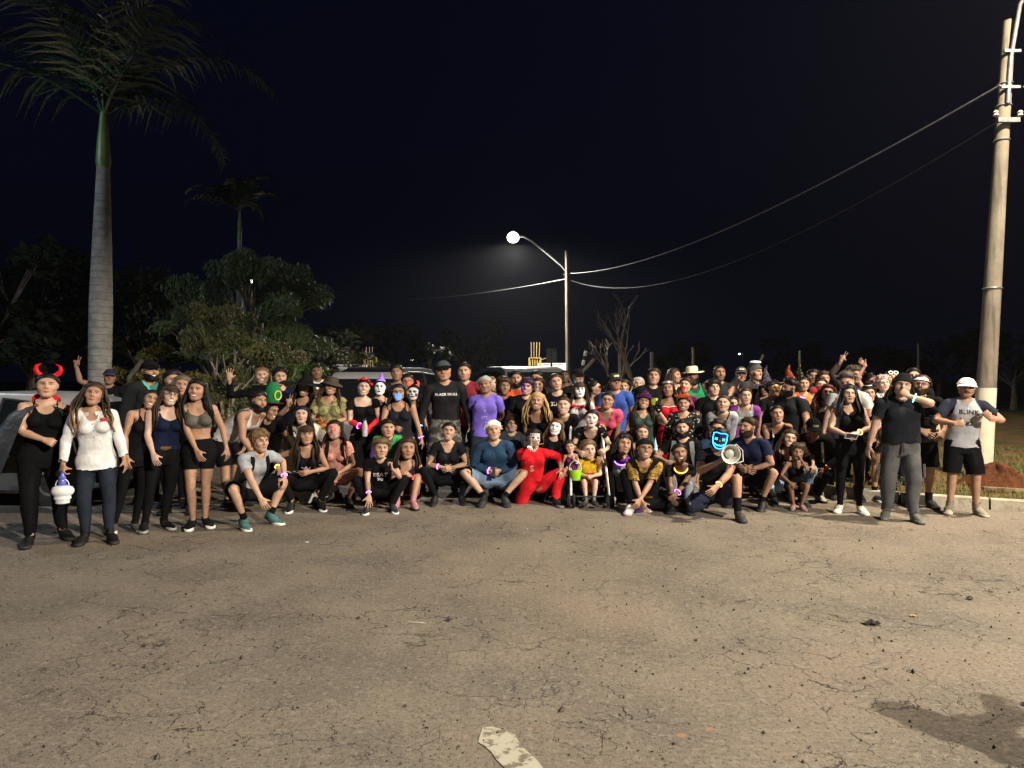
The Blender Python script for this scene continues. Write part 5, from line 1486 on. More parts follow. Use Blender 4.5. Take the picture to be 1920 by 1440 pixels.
HC = {}
def hair(style, sex, lod, seed=0):
    key = (style, sex, lod, seed % 3)
    if key in HC: return HC[key]
    B = BASE[sex, 0]
    th, na, nf, drop = {'short': (.022, .006, 70, 0), 'buzz': (.005, .001, 60, 0), 'curly': (.034, .013, 85, .004), 'afro': (.060, .018, 75, .004), 'quiff': (.028, .007, 60, -.004), 'mop': (.03, .008, 55, .022),
                        'long': (.027, .004, 50, 0), 'mid': (.027, .005, 50, .004), 'wavy': (.026, .008, 50, 0), 'back': (.019, .002, 60, -.004), 'pony': (.018, .002, 60, -.004), 'bun': (.018, .002, 60, -.004), 'bangs': (.026, .004, 50, 0),
                        'bald': (.002, 0, 1, -.03)}[style]
    P, T = clip(B['V'], B['T'], scalp_f(B['V'], drop))
    rest = P.copy()
    f = scalp_f(P, drop); N = normals(P, T)
    e = sstep(-.001, .034, f)
    top = sstep(1.64, 1.74, P[:, 2])
    t = th * (.12 + .88 * e) * (1 + (.5 * top if style in ('quiff', 'short', 'mop') else .1 * top)) + na * nz(P, nf, seed % 3 + 5) * e + (.0035 * np.sin(np.arctan2(P[:, 0], P[:, 1] - .02) * 26 + 3 * nz(P, 25, 2)) * e if style not in ('afro', 'curly', 'buzz', 'bald') else 0)
    P = P + N * t[:, None]
    mb = MB()
    r = random.Random(seed % 3 + 11)
    if style in ('long', 'wavy', 'bangs', 'mid'):
        ze = 1.44 if style == 'mid' else 1.22
        mb = strands(64 if lod == 0 else 40, ze, seed % 3, w=.019, out=.05 if style != 'wavy' else .075, wave=.014 if style == 'wavy' else .003)
        b = strands(30 if lod == 0 else 16, ze + .05, seed % 3 + 4, w=.019, out=.018, wave=.003); mb.add(b.v, b.f)
    if style == 'bangs' : 
        b = strands(12, 0, 3, w=.011, bang=True); mb.add(b.v, b.f)
    if style == 'pony':
        mb.tube([(0, .105, 1.70), (0, .14, 1.70), (.01, .155, 1.64), (.015, .14, 1.55), (.02, .12, 1.45), (.02, .12, 1.38)], [.02, .026, .03, .028, .022, .006], 8)
    if style == 'bun':
        mb.ell((0, .05, 1.775), (.042, .042, .036), 10, 6)
    if style in ('curly', 'afro', 'short', 'quiff', 'mop') and lod == 0:
        nn = 110 if style in ('curly', 'afro') else 90
        idx = [r.randrange(len(P)) for _ in range(nn)]
        for i in idx:
            p, n_ = P[i], N[i]
            if f[min(i, len(f) - 1)] < .004 and style != 'mop': continue
            if style in ('curly', 'afro'):
                mb.ell(p + n_ * .002, (.014, .014, .012), 6, 4)
            else:
                d = unit(n_ * .12 + np.array([r.uniform(-.5, .5), r.uniform(-.7, .5), r.uniform(-.5, .1) - .3 * (style == 'mop')])); d = unit(d - n_ * (d @ n_) * .8)
                mb.tube([p - n_ * .004, p + d * .016 + n_ * .004, p + d * .036 - n_ * .001], [.008, .008, .002], 4, flat=.5)
    if mb.v:
        n0 = len(P); V2 = np.array(mb.v)
        tri = []
        for q in mb.f:
            for j in range(1, len(q) - 1): tri.append((q[0], q[j], q[j + 1]))
        P = np.concatenate([P, V2]); rest = np.concatenate([rest, V2]); T = np.concatenate([T, np.array(tri) + n0])
    W = np.zeros((len(P), len(BONES)), np.float32)
    h = sstep(1.36, 1.50, P[:, 2]); W[:, BI['head']] = h; W[:, BI['chest']] = 1 - h
    HC[key] = dict(P=P, T=T, W=W, rest=rest)
    return HC[key]

def head_cap(sex, kind='cap'):
    key = ('hc', sex, kind)
    if key in HC: return HC[key]
    B = BASE[sex, 0]; V = B['V']
    if kind == 'beanie': f = V[:, 2] - (1.688 - .35 * (V[:, 1] + .1)); off = .024
    elif kind == 'turban': f = V[:, 2] - (1.70 - .6 * (V[:, 1] + .1)); off = .024
    elif kind == 'mask': f = np.minimum(V[:, 2] - 1.53, 1); off = .012
    elif kind == 'band': f = np.minimum(V[:, 2] - (1.70 - .25 * (V[:, 1] + .1)), (1.728 - .2 * (V[:, 1] + .1)) - V[:, 2]); off = .022
    else: f = V[:, 2] - (1.690 - .22 * (V[:, 1] + .1)); off = .024
    f = np.where(V[:, 2] < 1.52, -1, f)
    P, T = clip(V, B['T'], f); rest = P.copy(); P = lap(P, T, 6 if kind != 'mask' else 3)
    # keep the border in place
    N = normals(P, T); P = P + N * off
    if kind in ('cap',): P[:, 2] += .010 * sstep(1.70, 1.76, P[:, 2])
    if kind == 'beanie': P[:, 2] += .035 * sstep(1.71, 1.77, P[:, 2])
    W = np.zeros((len(P), len(BONES)), np.float32); W[:, BI['head']] = 1
    HC[key] = dict(P=P, T=T, W=W, rest=rest)
    return HC[key]

def cap_brim(back=False, ln=.075):
    mb = MB(); sg = 1 if back else -1
    def fn(u, v, dz=0):
        a = (u - .5) * 2.3; r = v * ln * math.cos(a * .62)
        return ((.088 + r * .35) * math.sin(a), .012 + sg * ((.108) * math.cos(a) + r), 1.706 - .028 * v * 1 - .018 * math.sin(a) ** 2 - (.05 if back else 0) + dz)
    mb.grid(lambda u, v: fn(u, v), 14, 4); mb.grid(lambda u, v: fn(u, v, -.005), 14, 4)
    return mb

# ---- whole person ------------------------------------------------------------
POSE = dict(
    stand=dict(),
    squat=dict(pz=.40, pey=.16, lean=28, hinge=.5, footL=(.19, -.08, .115), footR=(-.19, -.08, .115), fpitchL=18, fpitchR=18, kneeL=(.95, -1, .5), kneeR=(-.95, -1, .5), handL='lap', handR='lap'),
    kneel=dict(pz=.50, pey=.05, lean=12, footL=(.15, -.30, .085), footR=(-.14, .42, .10), fpitchL=0, fpitchR=62, kneeL=(.3, -1, .4), kneeR=(-.25, -.8, -1), handL='kneeL', handR='down'),
    kneelR=dict(pz=.50, pey=.05, lean=12, footR=(-.15, -.30, .085), footL=(.14, .42, .10), fpitchR=0, fpitchL=62, kneeR=(-.3, -1, .4), kneeL=(.25, -.8, -1), handR='kneeR', handL='down'),
    sit=dict(pz=.13, pey=.25, lean=15, hinge=.3, footL=(.12, -.22, .085), footR=(-.12, -.22, .085), kneeL=(.25, -.5, 1), kneeR=(-.25, -.5, 1), handL='kneeL', handR='kneeR'),
    cross=dict(pz=.13, pey=.2, lean=10, footL=(-.12, -.22, .07), footR=(.16, -.30, .085), kneeL=(1, -.6, .15), kneeR=(-.9, -.6, .9), handL='lap', handR='lap', fyawL=-60, fyawR=-20),
    chair=dict(pz=.42, pey=.10, lean=-5, footL=(.09, -.36, .12), footR=(-.09, -.36, .12), kneeL=(.1, -1, .4), kneeR=(-.1, -1, .4), handL='front', handR='front', fpitchL=-10, fpitchR=-10),
    bend=dict(lean=30, hinge=.6, pey=.12, footL=(.13, .02, .085), footR=(-.13, .02, .085), handL='kneeL', handR='kneeR'),
)
SOLVE = {'squat': ('pz', .22, .78), 'kneel': ('pz', .27, .56), 'kneelR': ('pz', .27, .56), 'bend': ('lean', 75, 0)}
PEOPLE = []; FITS = []
TONE = {1: (.42, .255, .175), 2: (.34, .19, .122), 3: (.24, .128, .08), 4: (.17, .085, .052), 5: (.09, .047, .032), 0: (.48, .315, .24)}
BLK = (.006, .006, .007); DK = (.012, .012, .015); NAVY = (.008, .012, .034); WHT = (.72, .72, .72); GRY = (.22, .22, .23)
HB = (.008, .006, .006); HBR = (.030, .017, .010); HLB = (.11, .065, .032); HBL = (.36, .24, .11); HGR = (.3, .29, .27); HWH = (.75, .73, .68)

def obj_from(g, M, xf, name, mat, parent, rest=True):
    P = skin(g['P'], g['W'], M); P = xf(P)
    me = mesh_from(P, g['T'], name)
    if rest:
        a = me.attributes.new('rest', 'FLOAT_VECTOR', 'POINT'); a.data.foreach_set('vector', np.asarray(g['rest'], np.float32).ravel())
    return link(name, me, mat, parent)

def person(label, px, py, Y, sex='M', pose='stand', yaw=0, tone=2, hair_=('short', HB), top=None, bot=None, shoe=BLK, sole=None, sock=None, stat=None, lod=None, extra=(), feet=True,
           group=None, look=None, lips=None, beard=None, paint=None, smile=False, child=None, cat='person', root=None, blush=0, **o):
    sp = dict(POSE[pose]); sp.update(o)
    rng = random.Random(int(px * 13 + py))
    if lod is None: lod = 0 if Y < 10.45 else 1
    sp.setdefault('head_scale', 1.01)
    sp['hv'] = (rng.uniform(1.0, 1.11), rng.uniform(.97, 1.05), rng.uniform(.92, .99))
    if child: sp['head_scale'] = child; sp.setdefault('hand_scale', 1.05)
    if pose == 'stand':
        sp.setdefault('footL', (.10 + rng.uniform(0, .05), .02 - rng.uniform(0, .05), .085)); sp.setdefault('footR', (-.10 - rng.uniform(0, .05), .02 + rng.uniform(-.03, .03), .085))
        sp.setdefault('pz', .945); sp.setdefault('hiproll', rng.uniform(-4, 4)); sp.setdefault('lean', 2 + rng.uniform(-2, 5)); sp.setdefault('side', rng.uniform(-5, 5)); sp.setdefault('twist', rng.uniform(-12, 12))
    sp.setdefault('hy', rng.uniform(-14, 14) - yaw * 1.0 + (look or 0)); sp.setdefault('hp', rng.uniform(-3, 4)); sp.setdefault('hr', rng.uniform(-9, 9))
    Ryaw = Rz(math.radians(yaw + math.degrees(math.atan2(960 - px, FPX)) * .6))
    def headtop(sp):
        X, pts = solve_pose(sp, sex)
        R, Hr, Hp, S = X['head']
        return Hp + R @ (S @ (np.array([0, .012, 1.757]) - Hr)), X, pts
    if pose in SOLVE and stat is None: stat = {'M': 1.72, 'F': 1.62}[sex]
    scale = (stat or 1.7) / 1.75
    for it in range(5):
        ht, X, pts = headtop(sp)
        hw = Ryaw @ ht
        Yh = Y + hw[1] * scale
        zb = VERGE_Z if on_verge(gx(px, Yh) - hw[0] * scale, Y) else 0.
        zt = gz(py, Yh) - zb
        if pose in SOLVE:
            nm, lo, hi = SOLVE[pose]
            for _ in range(14):
                mid = (lo + hi) / 2; sp[nm] = mid
                t, _, _ = headtop(sp)
                if t[2] * scale < zt: lo = mid
                else: hi = mid
            if pose == 'bend' and headtop(sp)[0][2] * scale > zt + .02:
                sp['lean'] = 58; lo, hi = .5, .95
                for _ in range(14):
                    sp['pz'] = (lo + hi) / 2
                    if headtop(sp)[0][2] * scale < zt: lo = sp['pz']
                    else: hi = sp['pz']
        else: scale = zt / ht[2]
    ht, X, pts = headtop(sp); hw = Ryaw @ ht
    Yh = Y + hw[1] * scale
    x0 = gx(px, Yh) - hw[0] * scale
    if abs(ht[2] * scale - zt) > .03 or not (.5 < scale < 1.07): FITS.append('FIT %-40s stat %.2f top %.2f want %.2f' % (label[:40], scale * 1.75, ht[2] * scale, zt))
    M = bone_mats(X)
    root = empty('person', (x0, Y, zb))
    tag(root, label, cat, group)
    xf = lambda P: (P * scale) @ Ryaw.T
    tone_ = TONE[tone] if isinstance(tone, int) else tone
    hs, hc = hair_[0], hair_[1]
    B = BASE[sex, lod]
    sm = skin_mat(tone_, tuple(v * .8 for v in hc) if max(hc) < .2 else (.10, .06, .03), lips, beard, paint, smile, blush, sex == 'F')
    obj_from(dict(P=B['V'], T=B['T'], W=B['W'], rest=B['V']), M, xf, 'body', sm, root)
    inf = dict(root=root, pts={k: (xf(v[None])[0] + np.array([x0, Y, zb])) for k, v in pts.items() if not k.startswith('R')}, scale=scale, X=X, M=M, xf=xf, sex=sex, lod=lod, Ryaw=Ryaw, raw=pts, hc=hc)
    def part(name, g, mat, parent=root): return obj_from(g, M, xf, name, mat, parent)
    inf['part'] = part
    if any(getattr(e, 'cap', 0) for e in extra) and hs in ('short', 'quiff', 'mop', 'back'): hs = 'buzz'
    if hs: part('hair', hair(hs, sex, lod, rng.randrange(9)), hair_mat(hc, hair_[2] if len(hair_) > 2 else None))
    for k in (bot, top):
        if not k: continue
        kind, m = k[0], k[1]
        kw = dict(k[2]) if len(k) > 2 else {}
        if isinstance(m, tuple): m = cloth(m)
        TOPS = dict(tee=('shirt', dict(sleeve=.165, hem=.86, loose=.6, off=.009, wr=.0065)), tight=('shirt', dict(sleeve=.13, hem=.92, loose=.1, off=.008, neck='scoop')), long=('shirt', dict(sleeve=.50, hem=.86, loose=.6, off=.009, wr=.0065)),
                    tank=('tank_top', dict(sleeve=.0, hem=.93, off=.008, neck='tank', loose=.15)), singlet=('singlet', dict(sleeve=.0, hem=.88, off=.012, neck='tank', loose=.7)), cami=('camisole', dict(sleeve=-.01, hem=.95, off=.008, neck='strap')),
                    crop=('crop_top', dict(sleeve=-.01, hem=1.19, off=.008, neck='strap')), jacket=('jacket', dict(sleeve=.51, hem=.85, loose=.9, off=.022, neck='v', wr=.006)), hoodie=('hoodie', dict(sleeve=.51, hem=.86, loose=.9, off=.022, neck='crew', wr=.006)),
                    off=('dress_top', dict(sleeve=.13, hem=.95, off=.01, neck='off', loose=.2)), tube=('strapless_top', dict(sleeve=-.03, hem=.95, off=.008, neck='tube')), square=('dress_top', dict(sleeve=.14, hem=.93, off=.012, neck='square', loose=.2)),
                    vee=('shirt', dict(sleeve=.15, hem=.87, loose=.5, off=.011, neck='v')), polo=('polo_shirt', dict(sleeve=.175, hem=.86, loose=.9, off=.014)), slim=('shirt', dict(sleeve=.50, hem=.9, loose=.2, off=.008, neck='crew')),
                    blouse=('blouse', dict(sleeve=.26, hem=.85, loose=.8, off=.018, wr=.006)), sleeveless=('sleeveless_shirt', dict(sleeve=.01, hem=.88, loose=.5, off=.01)), high=('shirt', dict(sleeve=.5, hem=.88, loose=.4, off=.01, neck='high')),
                    vest=('waistcoat', dict(sleeve=-.01, hem=.95, off=.026, neck='v', loose=.4)))
        BOTS = dict(trousers=('trousers', dict(leg=.10, off=.010, loose=.4, wr=.007)), jeans=('jeans', dict(leg=.10, off=.007, loose=.2, wr=.0045)), leggings=('leggings', dict(leg=.095, off=.004, wr=.002)), shorts=('shorts', dict(leg=.54, off=.016, loose=.7, wr=.008)),
                    mini=('shorts', dict(leg=.74, off=.008)), baggy=('trousers', dict(leg=.09, off=.013, loose=.5, wr=.010)), hotpants=('shorts', dict(leg=.78, off=.009)), none=None)
        if kind in TOPS: nm, kk = TOPS[kind]; kk = dict(kk); kk.update(kw); part(nm, garment('top', sex, lod, **kk), m); inf['top'] = garment('top', sex, lod, **kk)
        elif kind in BOTS and BOTS[kind]: nm, kk = BOTS[kind]; kk = dict(kk); kk.update(kw); part(nm, garment('bottom', sex, lod, **kk), m)
        elif kind == 'skirt': part('skirt', skirt(sex, **kw), m)
        elif kind == 'dress':
            kk = dict(sleeve=.0, hem=.97, off=.009, neck='tank'); sk = {q: kw.pop(q) for q in ('flare',) if q in kw}; hem = kw.pop('shem', .55); kk.update(kw)
            d_ = part('dress', garment('top', sex, lod, **kk), m); inf['top'] = garment('top', sex, lod, **kk)
            part('skirt', skirt(sex, hem, **sk), m, d_)
    if shoe and feet:
        for s in 'LR':
            if sock: part('sock', garment('sock', sex, lod, s=s, h=sock[1], off=.007), cloth(sock[0]))
            h = part('shoe', garment('shoe', sex, lod, s=s, off=.010, h=o.get('shoe_h', .105)), plain('shoe_%.2f_%.2f_%.2f' % shoe, shoe, .6, .3, 0, 60, .3))
            if lod == 0: part('sole', sole_mesh(s), plain('sole_%.2f_%.2f_%.2f' % (sole or (.02, .02, .02)), sole or (.02, .02, .02), .7), h)
    for e in extra:
        if callable(e): e(inf)
    PEOPLE.append(inf)
    return inf

# ---- things worn -------------------------------------------------------------
def worn(inf, name, mb, mat, bone='head', parent=None, rest=True):
    V = np.array(mb.v)
    W = np.zeros((len(V), len(BONES)), np.float32); W[:, BI[bone]] = 1
    P = inf['xf'](skin(V, W, inf['M']))
    m2 = MB(); m2.v = [tuple(p) for p in P]; m2.f = mb.f
    ob = m2.build(name, mat, parent or inf['root'])
    if rest:
        a = ob.data.attributes.new('rest', 'FLOAT_VECTOR', 'POINT'); a.data.foreach_set('vector', V.astype(np.float32).ravel())
    return ob

def w_cap(c, c2=None, back=False, kind='cap', brim=True, logo=None):
    def f(i):
        h = i['part']('cap' if kind == 'cap' else kind, head_cap(i['sex'], kind), cloth(c))
        if kind == 'cap' and brim: worn(i, 'brim', cap_brim(back), cloth(c2 or c), parent=h)
        if logo:
            worn(i, 'logo', MB().grid(lambda u, v: ((u - .5) * .07, -.1085 + .012 * abs(u - .5) - .0 + (.012 * v), 1.716 + v * .026), 6, 2).xf(None, (0, -.022, 0)), plain('caplogo', logo, .5), parent=h)
    f.cap = 1
    return f
def w_specs(c=(.02, .02, .02), sun=False):
    def f(i):
        mb = MB()
        for s in (-1, 1):
            mb.torus((s * .034, -.104, 1.652), .024, .0026, 16, 5, R=Rx(math.pi / 2), sq=(1, .8))
            mb.tube([(s * .058, -.098, 1.658), (s * .077, -.05, 1.66), (s * .083, .015, 1.655)], .0022, 5)
        mb.tube([(-.011, -.107, 1.657), (.011, -.107, 1.657)], .0022, 5)
        g = worn(i, 'glasses', mb, plain('specs_%.2f' % c[0], c, .3))
        lens = MB()
        for s in (-1, 1): lens.lathe([(.022, -.001), (.022, .001)], 14, (s * .034, -.104, 1.652), R=Rx(math.pi / 2), sq=(1, .8))
        if sun: worn(i, 'lens', lens, plain('sunlens', (.01, .01, .012), .12, .6), parent=g)
    return f
def w_beard(c=HB, big=1.0):
    def f(i):
        B = BASE[i['sex'], 0]; V = B['V']; x, y, z = V.T
        ff = np.minimum(np.minimum((1.572 + .42 * np.abs(x)) - z, -.004 - y), z - 1.5)
        ff = np.where(((x / .027) ** 2 + ((z - 1.5725) / .0115) ** 2 < 1), -.01, ff); ff[z < 1.5] = -1
        P, T = clip(V, B['T'], ff); N = normals(P, T); rest = P.copy()
        P = P + N * (.007 * big + .004 * nz(P, 120, 2)[:, None] * big); P[:, 2] -= .010 * big * sstep(1.56, 1.53, P[:, 2])
        W = np.zeros((len(P), len(BONES)), np.float32); W[:, BI['head']] = 1
        i['part']('beard', dict(P=P, T=T, W=W, rest=rest), hair_mat(c))
    return f
def w_horns(c=(.55, .01, .015), e=0, s=1.0):
    def f(i):
        m = cloth(c, rough=.25) if not e else glow('horn_glow', (1, .03, .02), e)
        bd = MB().torus((0, .012, 1.665), .090, .004, 24, 5, R=Rx(math.pi / 2), arc=math.pi)
        b = worn(i, 'headband', bd, plain('band_blk', BLK, .5))
        for g in (-1, 1):
            pts = [(g * .045, .01, 1.745), (g * (.045 + .03 * s), .005, 1.745 + .025 * s), (g * (.045 + .045 * s), 0, 1.745 + .06 * s), (g * (.045 + .035 * s), -.005, 1.745 + .095 * s), (g * (.045 + .005 * s), -.008, 1.745 + .115 * s)]
            worn(i, 'horn', MB().tube(pts, [.022 * s, .022 * s, .018 * s, .012 * s, .002], 10), m, parent=b)
    return f
def w_witch(c, h=.26, r=.19, kind='plain', c2=(.6, .6, .6), z=1.70, s=1.0, tilt=(0, 0), rough=.85, mat=None):
    def f(i):
        R = Rx(math.radians(tilt[0])) @ Ry(math.radians(tilt[1]))
        m = mat or cloth(c, kind, c2, rough)
        t = MB()
        pr = [(r, -.012), (r * .99, -.004), (.13 * s, .006), (.104 * s, .012), (.098 * s, .05 * s), (.07 * s, .35 * h), (.042 * s, .65 * h), (.02 * s, .86 * h), (.002, h)]
        t.lathe(pr, 24, cap=False); t.v = [(x + .02 * math.sin(z * 20) * (z > .02) * s, y, z + (.018 * math.sin(3 * math.atan2(y, x)) if math.hypot(x, y) > .13 else 0)) for x, y, z in t.v]
        t.xf(R, (0, .012, z))
        worn(i, 'witch_hat', t, m)
    return f
def w_hat(c, crown=.10, r=.17, z=1.695, droop=0., band=None):
    def f(i):
        m = cloth(c)
        t = MB().lathe([(r, -.0 - droop), (r * .98, .006 - droop), (.12, .008), (.1, .012), (.097, crown * .6), (.088, crown), (.06, crown + .012), (.001, crown + .006)], 26, sq=(.93, 1.08), cap=False)
        t.v = [(x, y, q + (.012 * math.sin(2 * math.atan2(y, x)) if math.hypot(x, y) > .13 else 0)) for x, y, q in t.v]
        t.xf(None, (0, .012, z)); h = worn(i, 'hat', t, m)
        if band: worn(i, 'hat_band', MB().lathe([(.1012, .014), (.1, .035)], 26, (0, .012, z), sq=(.94, 1.09), cap=False), cloth(band), parent=h)
    return f
def w_flowers(spots, c=(.45, .008, .02), r=.035):
    def f(i):
        rr = random.Random(3)
        for (x, y, z, k) in spots:
            t = MB(); n = np.array([x * 3, y - .02, .25 + z - 1.7]); n = unit(n)
            for L in range(3):
                for j in range(6 - L):
                    a = 6.28 * j / (6 - L) + L * .5
                    u = unit(np.cross(n, [.3, .1, 1])); w = np.cross(n, u)
                    d = u * math.cos(a) + w * math.sin(a)
                    rad = r * k * (1 - .3 * L)
                    t.ell(np.array([x, y, z]) + d * rad * .55 + n * (.006 + .010 * L) * k, (rad * .5, rad * .5, rad * .42), 7, 5)
            worn(i, 'rose', t, plain('rose%.2f' % c[0], c, .5, .3, 0, 60, .4))
    return f
def w_collar(c, h=.075):
    def f(i):
        t = MB()
        def fn(u, v):
            a = math.pi / 2 + (u - .5) * 4.9
            rr = .070 + .034 * v
            return (rr * math.cos(a) * 1.1, .018 + rr * math.sin(a), 1.462 + h * v * (.55 + .45 * math.sin(a)) - .03 * (1 - math.sin(a)) * .5)
        t.grid(fn, 26, 4); worn(i, 'collar', t, cloth(c, rough=.5), 'chest')
    return f
def w_necklace(mat, r=.085, t=.006, drop=.05):
    def f(i): worn(i, 'necklace', MB().torus((0, -.012, 1.435), r, t, 28, 6, R=Rx(math.radians(28))), mat, 'chest')
    return f
def w_band(mat, s, a=.49, r=.036, t=.005):
    def f(i):
        m = np.array([SGN[s], 1, 1.]); c = SH[i['sex']] * m + AD * m * a
        ad = AD * m; fr = frame(np.array([0, 1., 0]), ad); R = np.stack([fr[:, 0], np.cross(ad, fr[:, 0]), ad], 1)
        worn(i, 'bracelet', MB().torus(c, r, t, 18, 6, R=R), mat, 'farm' + s)
    return f
def w_bow(c=(.5, .01, .02), w=.10, z=1.40):
    def f(i):
        t = MB()
        for g in (-1, 1):
            t.tube([(g * .004, -.12, z), (g * w * .45, -.125, z), (g * w * .95, -.12, z + .004)], [.014, .035, .055], 10, flat=.45)
            t.tube([(g * .006, -.118, z), (g * .03, -.12, z - .06), (g * .055, -.118, z - .10)], [.012, .02, .026], 8, flat=.3)
        t.ell((0, -.125, z), (.02, .016, .02), 8, 6); worn(i, 'bow', t, cloth(c, rough=.4), 'chest')
    return f
def w_cape(c, rough=.6, **k):
    def f(i): i['part']('cape', cape(**k), cloth(c, rough=rough, spec=.5))
    return f
def w_hood(c=(.03, .03, .034), rough=.22):
    def f(i):
        t = MB()
        def fn(u, v):
            a = (u - .5) * 5.0; # round the head from front-right over to front-left, v down
            z = 1.80 - .40 * v
            rad = math.sqrt(max(1 - ((min(max(z, 1.66), 1.80) - 1.66) / .142) ** 2, .0))
            k = min(max((1.58 - z) / .16, 0), 1)
            ax_, bx = .104 * rad + .07 * k, .125 * rad + .02 * k
            w = .006 * math.sin(u * 40) * (v > .3)
            return ((ax_ + w) * math.sin(a), .018 + (bx + w) * math.cos(a) , z)
        t.grid(fn, 30, 14)
        W = None
        i['h'] = worn(i, 'hood', t, cloth(c, rough=rough, spec=.6))
        t2 = MB()
        def f2(u, v):
            a = (u - .5) * 4.9
            z = 1.452 - .42 * v
            r1 = .085 + .115 * min(v * 3, 1) + .05 * v
            w = 1 + .05 * math.sin(u * 34) * v
            return (r1 * 1.12 * math.sin(a) * w, .02 + r1 * .82 * math.cos(a) * w, z + .02)
        t2.grid(f2, 34, 10); worn(i, 'shoulder_cape', t2, cloth(c, rough=rough, spec=.6), 'chest')
    return f
def w_print(lines, mat, z=1.30, size=.05, gap=1.15, x=0.):
    def f(i):
        g = i.get('top'); 
        if g is None: return
        GP = g['P']; fr = (GP[:, 1] < .02) & (np.abs(GP[:, 0]) < .19)
        Fp = GP[fr]
        for li, s in enumerate(lines):
            cu = bpy.data.curves.new('t', 'FONT'); cu.body = s; cu.size = size; cu.align_x = 'CENTER'; cu.resolution_u = 2; cu.space_character = 1.05; cu.offset = size * .02
            ob = bpy.data.objects.new('t', cu); COL.objects.link(ob)
            me = ob.evaluated_get(bpy.context.evaluated_depsgraph_get()).to_mesh(); me.calc_loop_triangles()
            v = np.array([p.co[:2] for p in me.vertices]).reshape(-1, 2); t = np.array([q.vertices[:] for q in me.loop_triangles])
            bpy.data.objects.remove(ob); bpy.data.curves.remove(cu)
            if not len(v): continue
            v = v + [x, z - li * size * gap]
            d = ((v[:, None, :] - Fp[None][:, :, [0, 2]]) ** 2).sum(-1)
            w = 1 / (d + 1e-5) ** 2; w /= w.sum(1, keepdims=True)
            P = np.stack([v[:, 0], w @ Fp[:, 1] - .007, v[:, 1]], 1)
            i['part']('print', dict(P=P, T=t, W=weights(P + [0, .02, 0], i['sex']), rest=P), mat)
    return f
def w_strap(c, x0=.10, w=.022):
    def f(i):
        g = i.get('top') or dict(P=BASE[i['sex'], 0]['V'])
        for s in (-1, 1):
            t = MB(); pts = [(s * (x0 - .005), .10, 1.30), (s * x0, .075, 1.42), (s * x0, .015, 1.475), (s * (x0 + .0), -.065, 1.44), (s * (x0 + .01), -.125, 1.36), (s * (x0 + .03), -.135, 1.22), (s * (x0 + .06), -.09, 1.10)]
            V = []
            for p in pts:
                for q in (-1, 1): V.append((p[0] + q * w, p[1], p[2]))
            F = [(2 * j, 2 * j + 1, 2 * j + 3, 2 * j + 2) for j in range(len(pts) - 1)]
            V2 = [(a, b - .010 if b < .05 else b + .01, c_ + .006) for a, b, c_ in V]
            n = len(V); t.add(V + V2, F + [tuple(k + n for k in q[::-1]) for q in F] + [(2 * j, 2 * j + 2, 2 * j + 2 + n, 2 * j + n) for j in range(len(pts) - 1)] + [(2 * j + 1, 2 * j + 1 + n, 2 * j + 3 + n, 2 * j + 3) for j in range(len(pts) - 1)])
            worn(i, 'strap', t, cloth(c), 'chest')
    return f
def w_gloves(c, a=.33, sides='LR', rough=.5):
    def f(i):
        for s in sides: i['part']('glove', garment('glove', i['sex'], i['lod'], s=s, a=a, off=.006), cloth(c, rough=rough))
    return f
def w_belt(c=(.12, .06, .02)):
    def f(i): worn(i, 'belt', MB().lathe([(.152, -.022), (.156, 0), (.152, .022)], 28, (0, .004, 1.0), sq=(1.0, .72), cap=False), cloth(c), 'pelvis')
    return f

def w_pockets(c=(.06, .06, .063)):
    def f(i):
        for s in (-1, 1): worn(i, 'cargo_pocket', MB().box((s * .205, -.01, .60), (.03, .12, .16)), cloth(c), 'thigh' + ('L' if s > 0 else 'R'))
        worn(i, 'fly', MB().box((0, -.135, .90), (.012, .012, .14)), cloth((.03, .03, .03)), 'pelvis')
    return f
def skull_mask_mat():
    k = 'skullmask'
    if k not in MATS:
        q = M_('mask_paint', .45); x, y, z = q.xyz('rest'); ax = x.abs()
        def el(cx, cz, rx, rz):
            a = (ax - cx) / rx; b = (z - cz) / rz
            return (a * a + b * b).sqrt().step(1.2, .85)
        c = q.mix(q.noise(20, 3, 'rest').step(.3, .7), (.6, .58, .54), (.72, .7, .66))
        c = q.mix((x * 330).sin().step(.45, .7) * (z - 1.70).abs().step(.032, .02), c, (.03, .03, .03))
        c = q.mix(el(.031, 1.652, .02, .013), c, (.02, .015, .015))
        c = q.mix(el(.034, 1.615, .007, .024), c, (.03, .03, .03))
        c = q.mix(el(0, 1.572, .027, .010), c, (.03, .015, .015))
        q.col(c); MATS[k] = q.m
    return MATS[k]
def feathers():
    mb = MB(); r = random.Random(5)
    for i in range(26):
        a = (i / 26 - .5) * 2.6; d = np.array([math.sin(a), r.uniform(-.25, .1), math.cos(a)])
        L = r.uniform(.07, .12); b = np.array([.04 * math.sin(a), -.035, 1.755])
        mb.tube([b, b + d * L * .5, b + d * L + np.array([0, -.015, -.01])], [.008, .016, .003], 5, flat=.3)
    return mb
def ruffle():
    mb = MB()
    for k in range(4):
        def fn(u, v, k=k):
            a = u * 2 * math.pi; rr = .07 + .035 * k + .07 * v
            w = .022 * math.sin(a * 13 + k) * v
            return (rr * 1.25 * math.cos(a), .012 + rr * math.sin(a), 1.47 - .035 * k - .03 * v + w)
        mb.grid(fn, 60, 3)
    return mb

